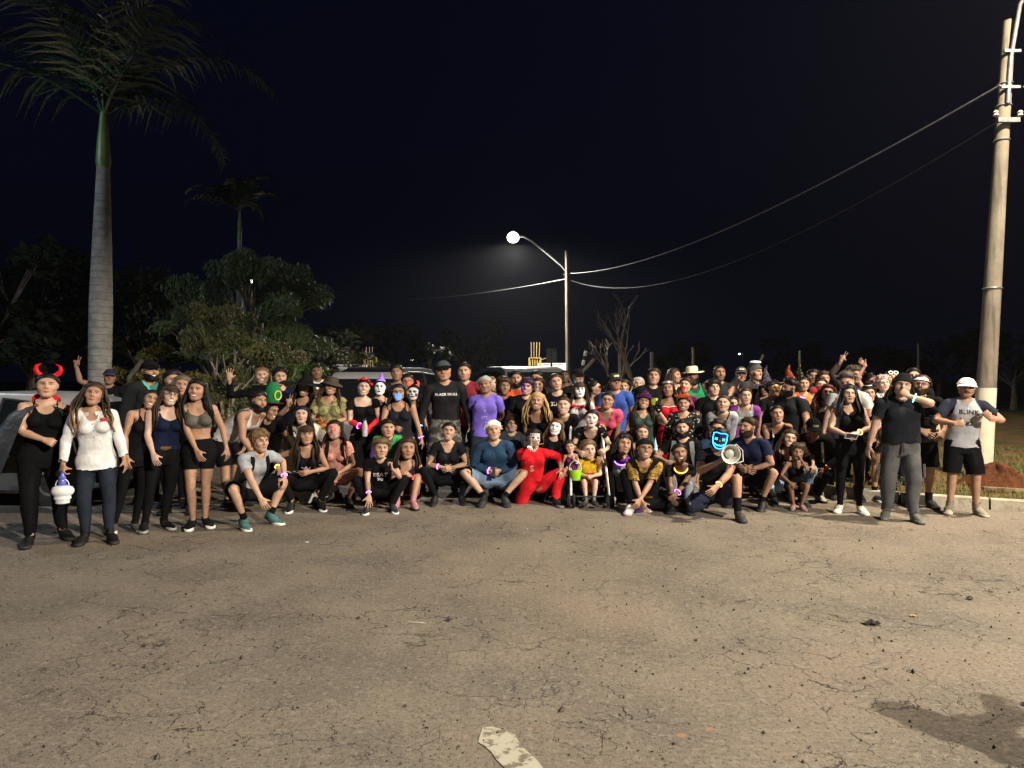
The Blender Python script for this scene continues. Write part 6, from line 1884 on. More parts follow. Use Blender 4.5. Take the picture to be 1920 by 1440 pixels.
def shirt_front(i):
    m = cloth((.62, .62, .63)); b = plain('shirt_button', (.2, .2, .2), .4)
    worn(i, 'collar', MB().grid(lambda u, v: ((.07 + .022 * v) * math.cos(math.pi / 2 + (u - .5) * 5.6) * 1.1, .015 + (.07 + .022 * v) * math.sin(math.pi / 2 + (u - .5) * 5.6), 1.475 - .035 * v - .03 * (1 - math.sin(math.pi / 2 + (u - .5) * 5.6)) * .5), 24, 3), m, 'chest')
    for k in range(5): worn(i, 'button', MB().ell((.004, -.142 + .012 * k, 1.33 - .075 * k), (.007, .004, .007), 8, 5), b, 'chest' if k < 2 else 'spine')
    worn(i, 'red_stain', MB().grid(lambda u, v: (.075 + .05 * u + .012 * math.sin(v * 9), -.118 + .02 * u - .012 * v, 1.385 - .10 * v), 6, 6), plain('stain', (.28, .02, .03), .6), 'chest')

def w_tall(i):
    h = worn(i, 'hat', MB().lathe([(.1, 0), (.102, .05), (.1, .15), (.082, .24), (.045, .285), (.002, .292)], 22, (0, .02, 1.725), Rx(-.35), cap=False), cloth((.012, .13, .045)))
    worn(i, 'brim', MB().lathe([(.165, -.006), (.165, .004), (.1, .012), (.095, -.004)], 24, (0, .02, 1.725), Rx(-.35), cap=False), cloth((.06, .012, .012)), parent=h)
    worn(i, 'yellow_ring', MB().torus((0, -.035, 1.86), .06, .010, 22, 6, R=Rx(math.pi / 2 - .35)), plain('yellow_trim', (.5, .5, .05), .6), parent=h)
_hm = bpy.data.materials.new('halo_haze'); _hm.use_nodes = True; _n = _hm.node_tree; _n.nodes.remove(_n.nodes['Principled BSDF'])
_pv = _n.nodes.new('ShaderNodeVolumePrincipled'); _pv.inputs['Density'].default_value = .0002; _pv.inputs['Color'].default_value = (.9, .93, 1, 1); _pv.inputs['Anisotropy'].default_value = .5
_n.links.new(_pv.outputs[0], _n.nodes['Material Output'].inputs['Volume'])
_hz = MB().box((0, 330, 5), (960, 960, 14)).build('haze', _hm, smooth=False); tag(_hz, kind='stuff')  # thin haze added round the scene to give the lit lamp a halo
# ---------------------------------------------------------------- the crowd (px, py = picture place of the crown of the head; Y = metres from the camera)
Pn = person
G = glow
PURG = lambda: G('glow_purple', (.45, .16, 1.0), 6); YELG = lambda: G('glow_yellow', (1, .85, .1), 4); ORG = lambda: G('glow_orange', (1, .45, .15), 5); BLUG = lambda: G('glow_blue', (.15, .35, 1), 7); TEAG = lambda: G('glow_teal', (.3, 1, .85), 4); REDG = lambda: G('glow_red', (1, .1, .08), 4)
JEAN = (.035, .045, .065); DJ = (.018, .024, .036)
wht = plain('print_white', (.7, .7, .7), .7)
S = dict
# --- standing group by the silver car
devil = Pn('woman in red sequin devil horns and black cape with red collar', 90, 703, 7.2, 'F', yaw=18, tone=1, hair_=('back', HB), top=('tank', BLK, S(hem=.9)), bot=('trousers', BLK, S(loose=.2)), shoe=BLK, girth=1.17,
   handR={'t': 'x', 'fr': (.16, -.27, -.33), 'h': 'fist', 'e': (-1, .5, -.2)}, handL={'t': 'x', 'fr': (.30, .1, -.10), 'e': (.4, .6, -1)}, hy=-8, hr=3, hp=-3, footL=(.2, .1, .085), footR=(-.12, -.06, .085), extra=[w_horns(s=1.15), w_collar((.55, .02, .02), .09), w_cape((.020, .020, .022), .5, hem=.66, spread=.62, open_=1.3)])
white = Pn('woman in an untucked white shirt and dark jeans with long curly hair', 180, 720, 7.22, 'F', yaw=8, tone=2, hair_=('wavy', HBR, (.22, .13, .06)), top=('long', (.62, .62, .63), S(neck='v', wr=.007, hem=.80)), bot=('jeans', DJ), shoe=BLK, shoe_h=.16, girth=1.04,
   handR={'t': 'x', 'fr': (-.10, -.10, -.50), 'h': 'grip'}, handL='down', hy=-4, hp=-6, extra=[shirt_front])
Pn('man in dark cap raising two fingers beside the palm trunk', 207, 694, 12.6, 'M', tone=3, top=('tee', BLK), bot=('shorts', BLK), handR={'t': 'x', 'fr': (-.30, -.02, .36), 'd': (.1, 0, 1), 'p': (0, -1, 0), 'h': 'peace', 'e': (-.6, .1, -1)}, shrugR=18, lod=0, extra=[w_cap((.02, .02, .04), (.05, .05, .12)), w_print(['GAME'], plain('print_lime', (.45, .5, .12), .7), 1.3, .07)])
Pn('tall bearded man in black cap and black jacket over teal shirt', 280, 679, 9.6, 'M', yaw=35, tone=2, top=('jacket', (.014, .016, .018)), bot=('jeans', BLK), beard=(.8, HB), smile=True, hy=5, lod=0, extra=[w_cap(BLK), w_beard(HB, .6), lambda i: i['part']('undershirt', garment('top', 'M', 0, sleeve=.05, hem=1.15, off=.011, neck='crew'), cloth((.10, .45, .38)))])
Pn('leaning young woman in black sleeveless outfit and black and white sneakers', 290, 733, 7.75, 'F', yaw=25, tone=2, hair_=('back', HB), top=('tank', BLK), bot=('leggings', BLK), shoe=(.06, .06, .06), sole=WHT, side=14, smile=True, hr=18, hy=-12, footL=(-.02, .0, .085), footR=(-.26, .06, .085), kneeL=(.3, -1, 0), handR={'t': 'x', 'fr': (-.08, -.10, -.50)}, handL='back')
Pn('woman in rectangular glasses and black camisole with a brown belt', 322, 724, 7.85, 'F', yaw=24, tone=0, hair_=('bangs', HBR), top=('cami', NAVY, S(hem=.98)), bot=('leggings', BLK), shoe=BLK, sole=(.3, .3, .3), girth=1.14, side=4, hr=10, hy=0, smile=True, handR={'t': 'x', 'fr': (-.02, -.20, -.47)}, handL='back', footL=(.02, .06, .085), footR=(-.22, .04, .085), extra=[w_specs((.02, .012, .01)), w_belt()])
Pn('dark haired man peeking over the woman in rectangular glasses', 324, 697, 9.3, 'M', tone=1, hair_=('quiff', HB), top=('tee', BLK), bot=('jeans', BLK), hy=25)
Pn('woman with parted ash brown hair in dark top behind the grey crop top', 344, 706, 8.8, 'F', tone=2, hair_=('wavy', (.09, .07, .06)), top=('tight', BLK), bot=('leggings', BLK), hy=10)
Pn('smiling woman in grey crop top and black sport shorts with bare legs', 372, 713, 7.95, 'F', yaw=12, tone=2, hair_=('long', HB), top=('crop', (.10, .088, .075)), bot=('mini', BLK, S(waist=1.06, leg=.70)), shoe=BLK, sole=WHT, smile=True, handR={'t': 'x', 'fr': (.16, -.20, -.46)}, handL={'t': 'x', 'fr': (.16, .02, -.49)}, kneeL=(-.3, -1, 0), footL=(.08, .03, .085), footR=(-.08, -.02, .085), hr=6, girth=1.04)
tankman = Pn('bearded man in white tank top bending forward with tattooed arm', 487, 736, 9.15, 'M', 'bend', yaw=62, tone=2, hair_=('short', HB), top=('singlet', (.5, .5, .52)), bot=('shorts', BLK), beard=(.9, HB), hy=-25, hinge=.7, handR={'t': 'x', 'fr': (.05, -.14, -.48)}, handL='kneeL', extra=[w_beard(HB, .8)])
Pn('stooping smiling man in tall green hat with dark red brim beside the white tank top', 512, 752, 9.75, 'M', 'bend', yaw=30, tone=2, hair_=('mid', HB), top=('tee', BLK), bot=('jeans', BLK), smile=True, hp=22, hy=25, handL={'t': 'x', 'fr': (.02, -.20, -.38), 'd': (0, -.3, 1), 'p': (-1, 0, 0), 'h': 'thumb'}, extra=[w_tall, w_specs()])
greyboy = Pn('crouching boy in grey T-shirt and teal sneakers touching the ground', 487, 808, 8.05, 'M', 'squat', yaw=42, tone=1, hair_=('mop', (.13, .08, .04)), top=('tee', (.30, .31, .34)), bot=('shorts', BLK), shoe=(.05, .13, .14), sole=WHT, sock=(BLK, .18), stat=1.62, hy=-5, hp=8, lean=38, handR={'t': 'x', 'fr': (.10, -.30, -.58)}, handL='kneeL', extra=[w_band(PURG(), 'L'), w_strap(BLK)])
wave = Pn('laughing woman with tattooed neck waving an open hand', 490, 690, 11, 'F', tone=1, hair_=('back', HLB), top=('high', BLK), bot=('jeans', BLK), smile=True, lod=0, handR={'t': 'x', 'fr': (-.27, -.15, .18), 'd': (.05, -.1, 1), 'p': (0, -1, 0), 'h': 'open', 'e': (-.7, .3, -1)})
Pn('short haired woman in black T-shirt with dangling earrings', 526, 692, 10.7, 'F', tone=1, hair_=('quiff', HB), top=('tee', NAVY), bot=('jeans', BLK), smile=True, lod=0, handL='shoulder', handR='down')
Pn('woman under a huge black witch hat making a peace sign', 572, 712, 10.0, 'F', tone=2, hair_=('long', HB), top=('tank', BLK), bot=('skirt', BLK, S(hem=.5)), smile=True, hr=5, handR={'t': 'x', 'fr': (-.02, -.26, -.02), 'd': (0, 0, 1), 'p': (0, -1, 0), 'h': 'peace', 'e': (-1, 0, -1)}, extra=[w_witch(BLK, .22, .34, z=1.70)])
Pn('young woman in cream hooded dress with straight black hair', 567, 763, 9.6, 'F', 'bend', yaw=-10, tone=0, hair_=('long', HB), top=('long', (.55, .53, .46), S(hem=.9)), bot=('skirt', (.5, .48, .42), S(hem=.2, flare=.2)), lips=(.25, .05, .05), hr=4, handL='lap', handR='lap', extra=[w_cape((.42, .41, .33), .9, hem=.35, spread=.5)])
Pn('crouching woman in black skull tank top with a red cross necklace', 574, 800, 9.05, 'F', 'squat', yaw=6, tone=2, hair_=('bangs', HBR), top=('tank', BLK, S(loose=.3)), bot=('jeans', BLK), shoe=BLK, sole=WHT, hy=6, handR={'t': 'kneeR', 'h': 'relax'}, handL='lap', extra=[w_band(YELG(), 'R', .45), w_strap((.03, .03, .03), .085, .015), lambda i: worn(i, 'cross_pendant', MB().box((0, -.104, 1.355), (.008, .006, .05)).box((0, -.106, 1.365), (.032, .006, .008)), plain('pendant', (.3, .02, .02), .4), 'chest'), w_print(['W'], plain('print_grey', (.45, .45, .45), .6), 1.16, .12)])
buckw = Pn('woman in brown bucket hat and olive costume with very long hair', 623, 711, 9.9, 'F', tone=2, hair_=('long', HBR, (.10, .06, .03)), top=('tube', BLK), bot=('skirt', (.10, .10, .045), S(hem=.35, flare=.14)), smile=True, hr=9, handL={'t': 'front'}, handR={'t': 'front'}, extra=[w_hat((.05, .042, .036), .09, .17, droop=.03), lambda i: i['part']('robe', garment('top', 'F', 0, sleeve=.22, hem=.7, off=.03, neck='v', loose=1.0, wr=.009), cloth((.12, .12, .045), 'tiedye', (.26, .24, .12)))])
Pn('crouching person in blood smeared burlap head mask and pink coverall', 626, 790, 9.3, 'F', 'squat', tone=2, hair_=('mid', HB), top=('tee', cloth((.42, .18, .15), 'tiedye', (.55, .27, .22)), S(hem=.8, wr=.007)), bot=('mini', cloth((.42, .18, .15), 'tiedye', (.55, .27, .22))), shoe=BLK, handL={'t': 'front'}, handR={'t': 'front'}, hr=-4,
   extra=[lambda i: i['part']('burlap_mask', head_cap('F', 'mask'), cloth((.42, .32, .25), 'tiedye', (.42, .05, .05))), w_strap(BLK)])
rose = Pn('woman with red rose crown, black dress and long red gloves', 684, 713, 9.95, 'F', yaw=8, tone=0, hair_=('back', HB), top=('square', BLK), bot=('skirt', BLK, S(hem=.3, flare=.1)), lips=(.4, .03, .05), smile=True, girth=1.1, hr=8, handR={'t': 'belly', 'h': 'grip'}, handL={'t': 'belly', 'h': 'grip'}, extra=[w_gloves((.55, .02, .03), .30), w_flowers([(-.02, -.06, 1.765, 1.25), (-.07, -.02, 1.75, .9), (.085, -.02, 1.705, 1.0), (.045, -.05, 1.752, .7)]), w_band(PURG(), 'R', .44, .042)])
Pn('man in white shirt and brown waistcoat standing at the parked cars', 592, 685, 13.6, 'M', tone=4, hair_=('buzz', HB), top=('long', WHT), bot=('trousers', BLK), lod=0, extra=[lambda i: i['part']('waistcoat', garment('top', 'M', 0, sleeve=-.01, hem=.95, off=.028, neck='v', loose=.5), cloth((.07, .035, .022)))])
Pn('woman in tiny purple party hat with white painted face', 714, 713, 10.5, 'F', tone=1, hair_=('back', HB), top=('tank', BLK), bot=('leggings', BLK), paint='clown', lod=0, hr=4, extra=[w_witch((.30, .16, .75), .13, .075, z=1.755, s=.52, rough=.4)])
Pn('woman in black dress with a glowing blue half mask', 746, 722, 9.9, 'F', tone=2, hair_=('mid', HB), top=('tank', (.014, .014, .02)), bot=('skirt', (.014, .014, .02), S(hem=.45, flare=.04)), girth=1.22, handR={'t': 'front', 'h': 'grip'}, extra=[w_specs(), w_band(PURG(), 'L'),
   lambda i: worn(i, 'glowing_mask', MB().grid(lambda u, v: ((.062 - .022 * v) * math.sin((u - .5) * 2.5), -.018 - (.092 - .01 * v) * math.cos((u - .5) * 2.0), 1.625 - .105 * v), 12, 6), G('mask_blue', (.10, .25, 1), 1.6))])
Pn('man in dark jacket looking over the crowd beside the black van', 742, 686, 12.2, 'M', tone=3, hair_=('short', HB), top=('jacket', (.02, .022, .028)), bot=('jeans', BLK))
Pn('woman in red framed glasses under red light', 763, 703, 11.4, 'F', tone=2, hair_=('back', HB), top=('tee', BLK), bot=('jeans', BLK), hr=-6, extra=[w_specs((.3, .02, .02))])
Pn('woman in skull face paint with glowing red horns', 776, 722, 10.35, 'F', tone=2, hair_=('back', HB), top=('tight', BLK, S(sleeve=.05)), bot=('leggings', BLK), paint='skull', extra=[w_horns(e=5, s=.7), w_band(BLUG(), 'L', .44), w_band(BLUG(), 'L', .49)])
Pn('boy in green waistcoat with purple sleeves and clown smile', 728, 788, 9.75, 'M', 'bend', tone=1, hair_=('short', HB), top=('long', (.10, .05, .20)), bot=('trousers', (.05, .03, .12)), stat=1.45, child=1.15, lips=(.4, .05, .05), yaw=-8, handR='kneeR', handL='kneeL', extra=[lambda i: i['part']('waistcoat', garment('top', 'M', 0, sleeve=.0, hem=.85, off=.026, neck='crew', loose=.9), cloth((.03, .22, .06), 'tiedye', (.08, .35, .12))), w_band(YELG(), 'R')])
Pn('crouching boy in black lettered T-shirt with one palm on the asphalt', 716, 824, 8.9, 'M', 'squat', yaw=6, tone=1, hair_=('quiff', (.10, .06, .03)), top=('tee', BLK), bot=('trousers', cloth(BLK, 'legstripe', (.4, .02, .03))), shoe=(.02, .02, .02), sole=WHT, stat=1.42, child=1.16, lean=30, pz=.3, handR={'t': 'x', 'fr': (.02, -.30, -.56), 'd': (0, -.35, -1), 'p': (0, -1, 0), 'h': 'open'}, handL={'t': 'x', 'fr': (-.02, -.32, -.06), 'd': (-.2, 0, 1), 'p': (-1, 0, 0), 'h': 'thumb', 'e': (.6, 0, -1)}, extra=[w_band(PURG(), 'R', .47), w_print(['ESAT', '90'], wht, 1.26, .095, 1.0), w_necklace(plain('choker', (.25, .02, .02)), .062, .006), lambda i: i['part']('headband', head_cap('M', 'band'), cloth((.03, .025, .02)))])
Pn('little girl with long dark hair in black and purple strap dress', 765, 822, 9.3, 'F', 'sit', tone=2, hair_=('long', HBR), top=('cami', (.03, .012, .035), S(hem=.9)), bot=('skirt', BLK, S(hem=.72, flare=.02)), shoe=(.35, .16, .20), shoe_h=.2, stat=1.2, child=1.25, handL='lap', handR='kneeR', extra=[w_band(REDG(), 'L', .46)])
Pn('tall man in black long sleeve shirt, camouflage shorts and dark cap', 829, 679, 10.25, 'M', tone=2, hair_=('buzz', HB), top=('slim', (.014, .014, .016), S(hem=.86)), bot=('shorts', cloth((.16, .155, .14), 'camo', (.05, .05, .045)), S(leg=.5, loose=1.3)), girth=1.08, handL='down', handR='down', extra=[w_cap((.04, .05, .06), BLK), w_print(['BLACK SKULL'], wht, 1.325, .043), w_band(BLUG(), 'R', .5)])
Pn('man in maroon T-shirt with hands behind his back', 869, 682, 11.0, 'M', tone=1, hair_=('short', HB), top=('tee', (.17, .02, .03)), bot=('jeans', BLK), handL='behind', handR='behind', lod=0, beard=(.35, HB))
Pn('grey haired man in bright purple T-shirt', 908, 708, 10.2, 'M', tone=3, hair_=('short', HGR), top=('tee', (.16, .11, .50)), bot=('shorts', (.03, .035, .05)), handL='behind', handR='behind', extra=[w_print(['Y', 'EST'], plain('print_lilac', (.4, .35, .75), .7), 1.24, .055, 1.7)])
Pn('crouching woman in black T-shirt with hair tied back and clasped hands', 843, 793, 9.5, 'F', 'squat', yaw=6, tone=1, hair_=('back', HB), top=('vee', DK), bot=('leggings', BLK), shoe=BLK, smile=True, girth=1.06, handL='lap', handR='lap', hr=6, hy=-4, lean=22, extra=[w_band(PURG(), 'R', .42)])
oldman = Pn('crouching white haired man in navy long sleeve shirt and denim shorts', 923, 791, 9.45, 'M', 'squat', tone=1, hair_=('short', HWH), top=('long', (.022, .05, .10), S(hem=.88)), bot=('shorts', (.15, .22, .32), S(leg=.56)), shoe=(.02, .02, .022), sock=(BLK, .15), smile=False, girth=1.05, lean=24, kneeL=(1.3, -1, .5), kneeR=(-1.3, -1, .5), footL=(.14, -.12, .115), footR=(-.14, -.12, .115), handL={'t': 'lap', 'h': 'grip'}, handR={'t': 'lap', 'h': 'grip'}, blush=.2, extra=[w_band(PURG(), 'R', .5, .042), lambda i: worn(i, 'button', MB().ell((0, -.135, 1.38), (.008, .004, .008), 8, 5).ell((0, -.143, 1.33), (.008, .004, .008), 8, 5), plain('button', (.1, .1, .1), .4), 'chest')])
Pn('fair woman in profile standing behind the bright purple T-shirt', 921, 708, 11.6, 'F', tone=0, hair_=('back', HLB), top=('tee', (.5, .5, .5)), bot=('jeans', BLK), hy=62)
Pn('man with big curly hair in open black jacket', 947, 712, 10.55, 'M', tone=3, hair_=('afro', HBR), top=('jacket', (.018, .018, .022)), bot=('jeans', BLK), lod=0, hy=10, extra=[lambda i: i['part']('undershirt', garment('top', 'M', 0, sleeve=.05, hem=.9, off=.012, neck='crew', loose=.5), cloth(BLK))])
Pn('black bearded man in orange and white sport shirt', 967, 697, 11.5, 'M', tone=2, hair_=('short', HB), top=('tee', cloth((.75, .10, .03), 'lowdark', (.7, .65, .6))), bot=('shorts', BLK), beard=(1, HB), lod=0, extra=[w_beard(HB, 1.2)])
Pn('young man with purple painted face and dark brush of hair', 990, 712, 10.4, 'M', tone=1, hair_=('mop', (.03, .015, .03)), top=('tee', BLK), bot=('jeans', BLK), paint='purple', smile=True, hr=8, extra=[w_print(['/////'], wht, 1.26, .05)])
Pn('boy in glasses and dark grey hoodie', 962, 781, 9.95, 'M', 'kneel', tone=1, hair_=('mop', HBR), top=('hoodie', (.035, .04, .045)), bot=('jeans', BLK), stat=1.55, handL='front', handR='down', extra=[w_specs()])
red = Pn('kneeling boy in bright red jumpsuit and striped white face mask', 1001, 806, 9.45, 'M', 'kneelR', yaw=10, tone=2, hair_=('short', HB), top=('long', (.48, .012, .02), S(hem=.84, sleeve=.42)), bot=('baggy', (.48, .012, .02)), shoe=BLK, sole=(.2, .2, .2), stat=1.52, footL=(.32, -.20, .085), footR=(-.14, .42, .10), fpitchL=0, fpitchR=62, kneeL=(1, -.5, .4), kneeR=(-.25, -.8, -1), handL='kneeL', handR={'t': 'face', 'h': 'point', 'd': (.7, -.2, .3), 'p': (0, -1, 0)}, child=1.1, hy=4,
   extra=[w_band(TEAG(), 'R', .47), w_print(['S'], plain('print_pink', (.65, .3, .3), .7), 1.16, .14, 1, -.03),
   lambda i: i.update(mask=worn(i, 'face_mask', MB().grid(lambda u, v: ((.066 - .022 * max(v - .5, 0)) * math.sin((u - .5) * 2.6), -.012 - (.104 - .012 * v + .014 * math.exp(-((u - .5) / .08) ** 2 - ((v - .55) / .12) ** 2)) * math.cos((u - .5) * 2.0), 1.715 - .19 * v), 16, 12), skull_mask_mat()))])
blonde = Pn('smiling blonde woman in black camisole leaning forward', 1008, 738, 9.95, 'F', 'bend', yaw=-4, tone=2, hair_=('wavy', HBL), top=('cami', BLK), bot=('leggings', BLK), smile=True, girth=1.1, handL='kneeL', handR='kneeR', hr=3)
Pn('laughing woman with dark parted hair behind the blonde', 1010, 710, 11.0, 'F', tone=1, hair_=('mid', HBR), top=('tight', BLK), bot=('leggings', BLK), smile=True, blush=.3)
Pn('dark haired man half hidden in front of the grey van', 1006, 697, 12.3, 'M', tone=2, hair_=('short', HB), top=('tee', DK), bot=('jeans', BLK), hy=-20)
Pn('woman in black band T-shirt with ragged white lettering', 1040, 702, 10.7, 'F', tone=1, hair_=('back', HBR), top=('tee', BLK), bot=('jeans', BLK), handR={'t': 'front', 'h': 'grip'}, lod=0, extra=[w_print(['BLINK'], wht, 1.30, .075)])
Pn('pale woman in black T-shirt with red print and tied hair', 1057, 745, 10.05, 'F', 'bend', tone=0, hair_=('bun', HBR), top=('tee', BLK), bot=('leggings', BLK), smile=True, handL='lap', handR='kneeR', extra=[w_print(['#'], plain('print_red', (.4, .02, .03), .7), 1.18, .12), w_band(BLUG(), 'L', .45)])
Pn('girl with whitened face and big red bow over a white shirt', 1086, 718, 10.5, 'F', tone=0, hair_=('bangs', HBR), top=('long', (.6, .58, .58)), bot=('skirt', (.4, .02, .03), S(hem=.5)), paint='clown', lod=0, extra=[w_bow(z=1.39)])
Pn('dark skinned man in grey tank top far behind the crowd', 1058, 694, 14.2, 'M', tone=5, hair_=('buzz', HB), top=('singlet', (.12, .11, .11)), bot=('shorts', BLK))
Pn('grey bearded man in black cap below the barrier post', 1083, 694, 12.3, 'M', tone=2, hair_=('buzz', HGR), top=('tee', BLK), bot=('jeans', BLK), hy=28, beard=(.6, HGR), lod=0, extra=[w_cap(BLK), w_beard(HGR, .6)])
Pn('woman in coral strapless top turned away with hair in a bun', 1113, 714, 11.1, 'F', yaw=70, tone=1, hair_=('bun', HB), top=('tube', (.5, .16, .16)), bot=('jeans', BLK), hy=5, lod=0)
Pn('laughing girl in vampire costume with tall red collar', 1046, 787, 9.75, 'F', 'kneel', tone=0, hair_=('mid', HLB), top=('long', BLK), bot=('trousers', BLK), stat=1.5, child=1.08, paint='greasy', smile=True, hr=12, lips=(.1, .02, .03), extra=[w_collar((.55, .02, .025), .10), w_cape(BLK, .6, hem=.6)])
toddler = Pn('toddler girl in purple tank top eating from her hand', 1068, 828, 9.45, 'F', 'stand', yaw=-10, tone=1, hair_=('bun', HBR), top=('tank', (.12, .02, .11)), bot=('trousers', BLK), child=1.42, stat=.95, handL={'t': 'x', 'fr': (-.06, -.24, -.06), 'h': 'fist', 'd': (-.3, 0, 1), 'p': (0, .5, 0), 'e': (.6, 0, -1)}, handR='down', extra=[w_band(PURG(), 'L', .35, .045)])
kid = Pn('toddler in yellow and red outfit sitting in the stroller', 1102, 827, 9.42, 'M', 'chair', tone=0, hair_=('short', HLB), top=('tee', cloth((.62, .38, .02), 'lowdark', (.35, .03, .03)), S(sleeve=.10)), bot=('shorts', cloth((.5, .06, .04), 'tiedye', (.55, .35, .1)), S(leg=.62)), shoe=(.05, .05, .055), sock=((.12, .12, .12), .16), child=1.6, hy=12, handL={'t': 'front', 'h': 'fist'}, handR={'t': 'front', 'h': 'fist'}, stat=.9)
Pn('woman with white cheeks and a cross drawn on her forehead', 1111, 770, 9.95, 'F', 'bend', tone=0, hair_=('back', HB), top=('tee', BLK, S(neck='scoop')), bot=('leggings', BLK), paint='cross', lips=(.08, .02, .03), handL={'t': 'x', 'fr': (.02, -.35, -.25), 'h': 'grip'}, handR={'t': 'x', 'fr': (-.0, -.35, -.28), 'h': 'grip'})
Pn('woman in glasses and bright pink T-shirt leaning down', 1141, 737, 10.25, 'F', 'bend', tone=2, hair_=('back', HB), top=('tee', (.62, .08, .16), S(neck='v')), bot=('jeans', JEAN), girth=1.18, handL='kneeL', handR='kneeR', extra=[w_specs()])
Pn('man in blue T-shirt, glasses and a dark striped cap', 1151, 702, 10.95, 'M', tone=2, hair_=('short', HB), top=('tee', (.035, .075, .30)), bot=('jeans', JEAN), lod=0, beard=(.4, HB), hy=14, girth=1.08, handL='behind', extra=[w_cap((.03, .035, .03), logo=(.45, .42, .3)), w_specs()])
Pn('squinting man with white lollipop stick behind the blue T-shirt', 1170, 713, 12.0, 'M', tone=1, hair_=('short', HBR), top=('tee', BLK), bot=('jeans', BLK), lod=0, extra=[lambda i: worn(i, 'lollipop_stick', MB().tube([(.03, -.1, 1.575), (.11, -.15, 1.55)], .005, 6), plain('stick', (.75, .75, .75)))])
Pn('grey blond person turned sideways near the bare tree', 1198, 709, 12.6, 'F', yaw=40, tone=1, hair_=('mid', HGR), top=('tee', DK), bot=('jeans', BLK))
Pn('tall young man in black jacket with lime yellow panels', 1227, 693, 11.4, 'M', tone=2, hair_=('short', HBR), top=('jacket', cloth(BLK, 'band', (.50, .62, .05)), S(neck='crew')), bot=('jeans', BLK), hp=-8, lod=0)
Pn('long haired woman in green V-neck with glittering purple party hat', 1208, 740, 10.05, 'F', tone=2, hair_=('long', HBR), top=('vee', (.035, .06, .055)), bot=('leggings', BLK), girth=1.16, smile=True, handL={'t': 'x', 'fr': (.05, -.16, .10), 'd': (0, 0, 1), 'p': (0, -1, 0), 'h': 'grip', 'e': (.6, 0, -1)}, handR='down', hr=4, extra=[w_witch((.10, .03, .12), .13, .14, 'sequin', (.35, .05, .2), z=1.715), lambda i: i['part']('skeleton_glove', garment('glove', 'F', i['lod'], s='L', a=.47, off=.006), cloth(BLK, 'flower', (.6, .6, .6)))])
Pn('girl in red off-shoulder dress with white trim and tiara', 1251, 716, 10.8, 'F', tone=3, hair_=('long', HBR), top=('off', cloth((.42, .01, .025), 'plain'), S(sleeve=.08)), bot=('skirt', (.42, .01, .025), S(hem=.45)), lod=0, handR='belly', extra=[lambda i: i['part']('white_trim', garment('top', 'F', 0, sleeve=.09, hem=1.345, off=.02, neck='off'), cloth((.65, .6, .55))), lambda i: worn(i, 'tiara', MB().grid(lambda u, v: (.085 * math.sin((u - .5) * 2.6), .01 - .095 * math.cos((u - .5) * 2.6), 1.735 + v * (.02 + .02 * math.cos((u - .5) * 3) * (.6 + .4 * math.cos(u * 50)))), 24, 2), plain('tiara', (.6, .55, .45), .3, .5, .6))])
Pn('woman with very long straight hair in white blouse looking aside', 1264, 692, 13.0, 'F', yaw=40, tone=2, hair_=('long', HBR), top=('long', (.65, .63, .62)), bot=('jeans', BLK), hy=15, lod=0)
Pn('black bearded man in straw hat and green apron', 1297, 692, 11.9, 'M', tone=3, hair_=('short', HB), top=('tee', (.04, .042, .04)), bot=('jeans', BLK), beard=(1, HB), lod=0, extra=[w_hat((.62, .55, .38), .10, .19), w_beard(HB, 1.6), lambda i: i['part']('apron', garment('top', 'M', 0, sleeve=-.02, hem=.80, off=.03, neck='tank', loose=.9), cloth((.01, .20, .07)))])
Pn('young man in plum T-shirt pulling a red mask from his mouth', 1288, 711, 11.0, 'M', tone=1, hair_=('short', HBR), top=('tee', (.19, .05, .11)), bot=('jeans', BLK), hy=-22, hp=-10, lod=0, extra=[lambda i: worn(i, 'red_mask', MB().grid(lambda u, v: (.05 * math.sin((u - .5) * 2.6) - .01, -.02 - .09 * math.cos((u - .5) * 2.0), 1.61 - .07 * v), 10, 5), cloth((.35, .02, .03), rough=.4))])
Pn('woman with orange feather headpiece and black flowered jacket over red dress', 1283, 745, 10.0, 'F', tone=2, hair_=('back', HB), top=('jacket', cloth((.014, .014, .014), 'flower', (.55, .53, .5))), bot=('skirt', (.5, .02, .03), S(hem=.45)), girth=1.15, smile=True, hr=3, extra=[lambda i: i['part']('red_dress', garment('top', 'F', 0, sleeve=-.02, hem=.95, off=.014, neck='scoop', loose=.3), cloth((.55, .02, .03))), lambda i: worn(i, 'feather_headpiece', feathers(), cloth((.75, .12, .02), rough=.6))])
conegirl = Pn('girl with tongue out holding a pale blue cone', 1205, 797, 9.85, 'F', 'kneel', tone=1, hair_=('back', HBR), top=('tank', BLK), bot=('leggings', BLK), stat=1.45, child=1.12, handL={'t': 'x', 'fr': (.04, -.20, -.06), 'd': (0, 0, 1), 'p': (0, -1, 0), 'h': 'grip', 'e': (.8, 0, -1)})
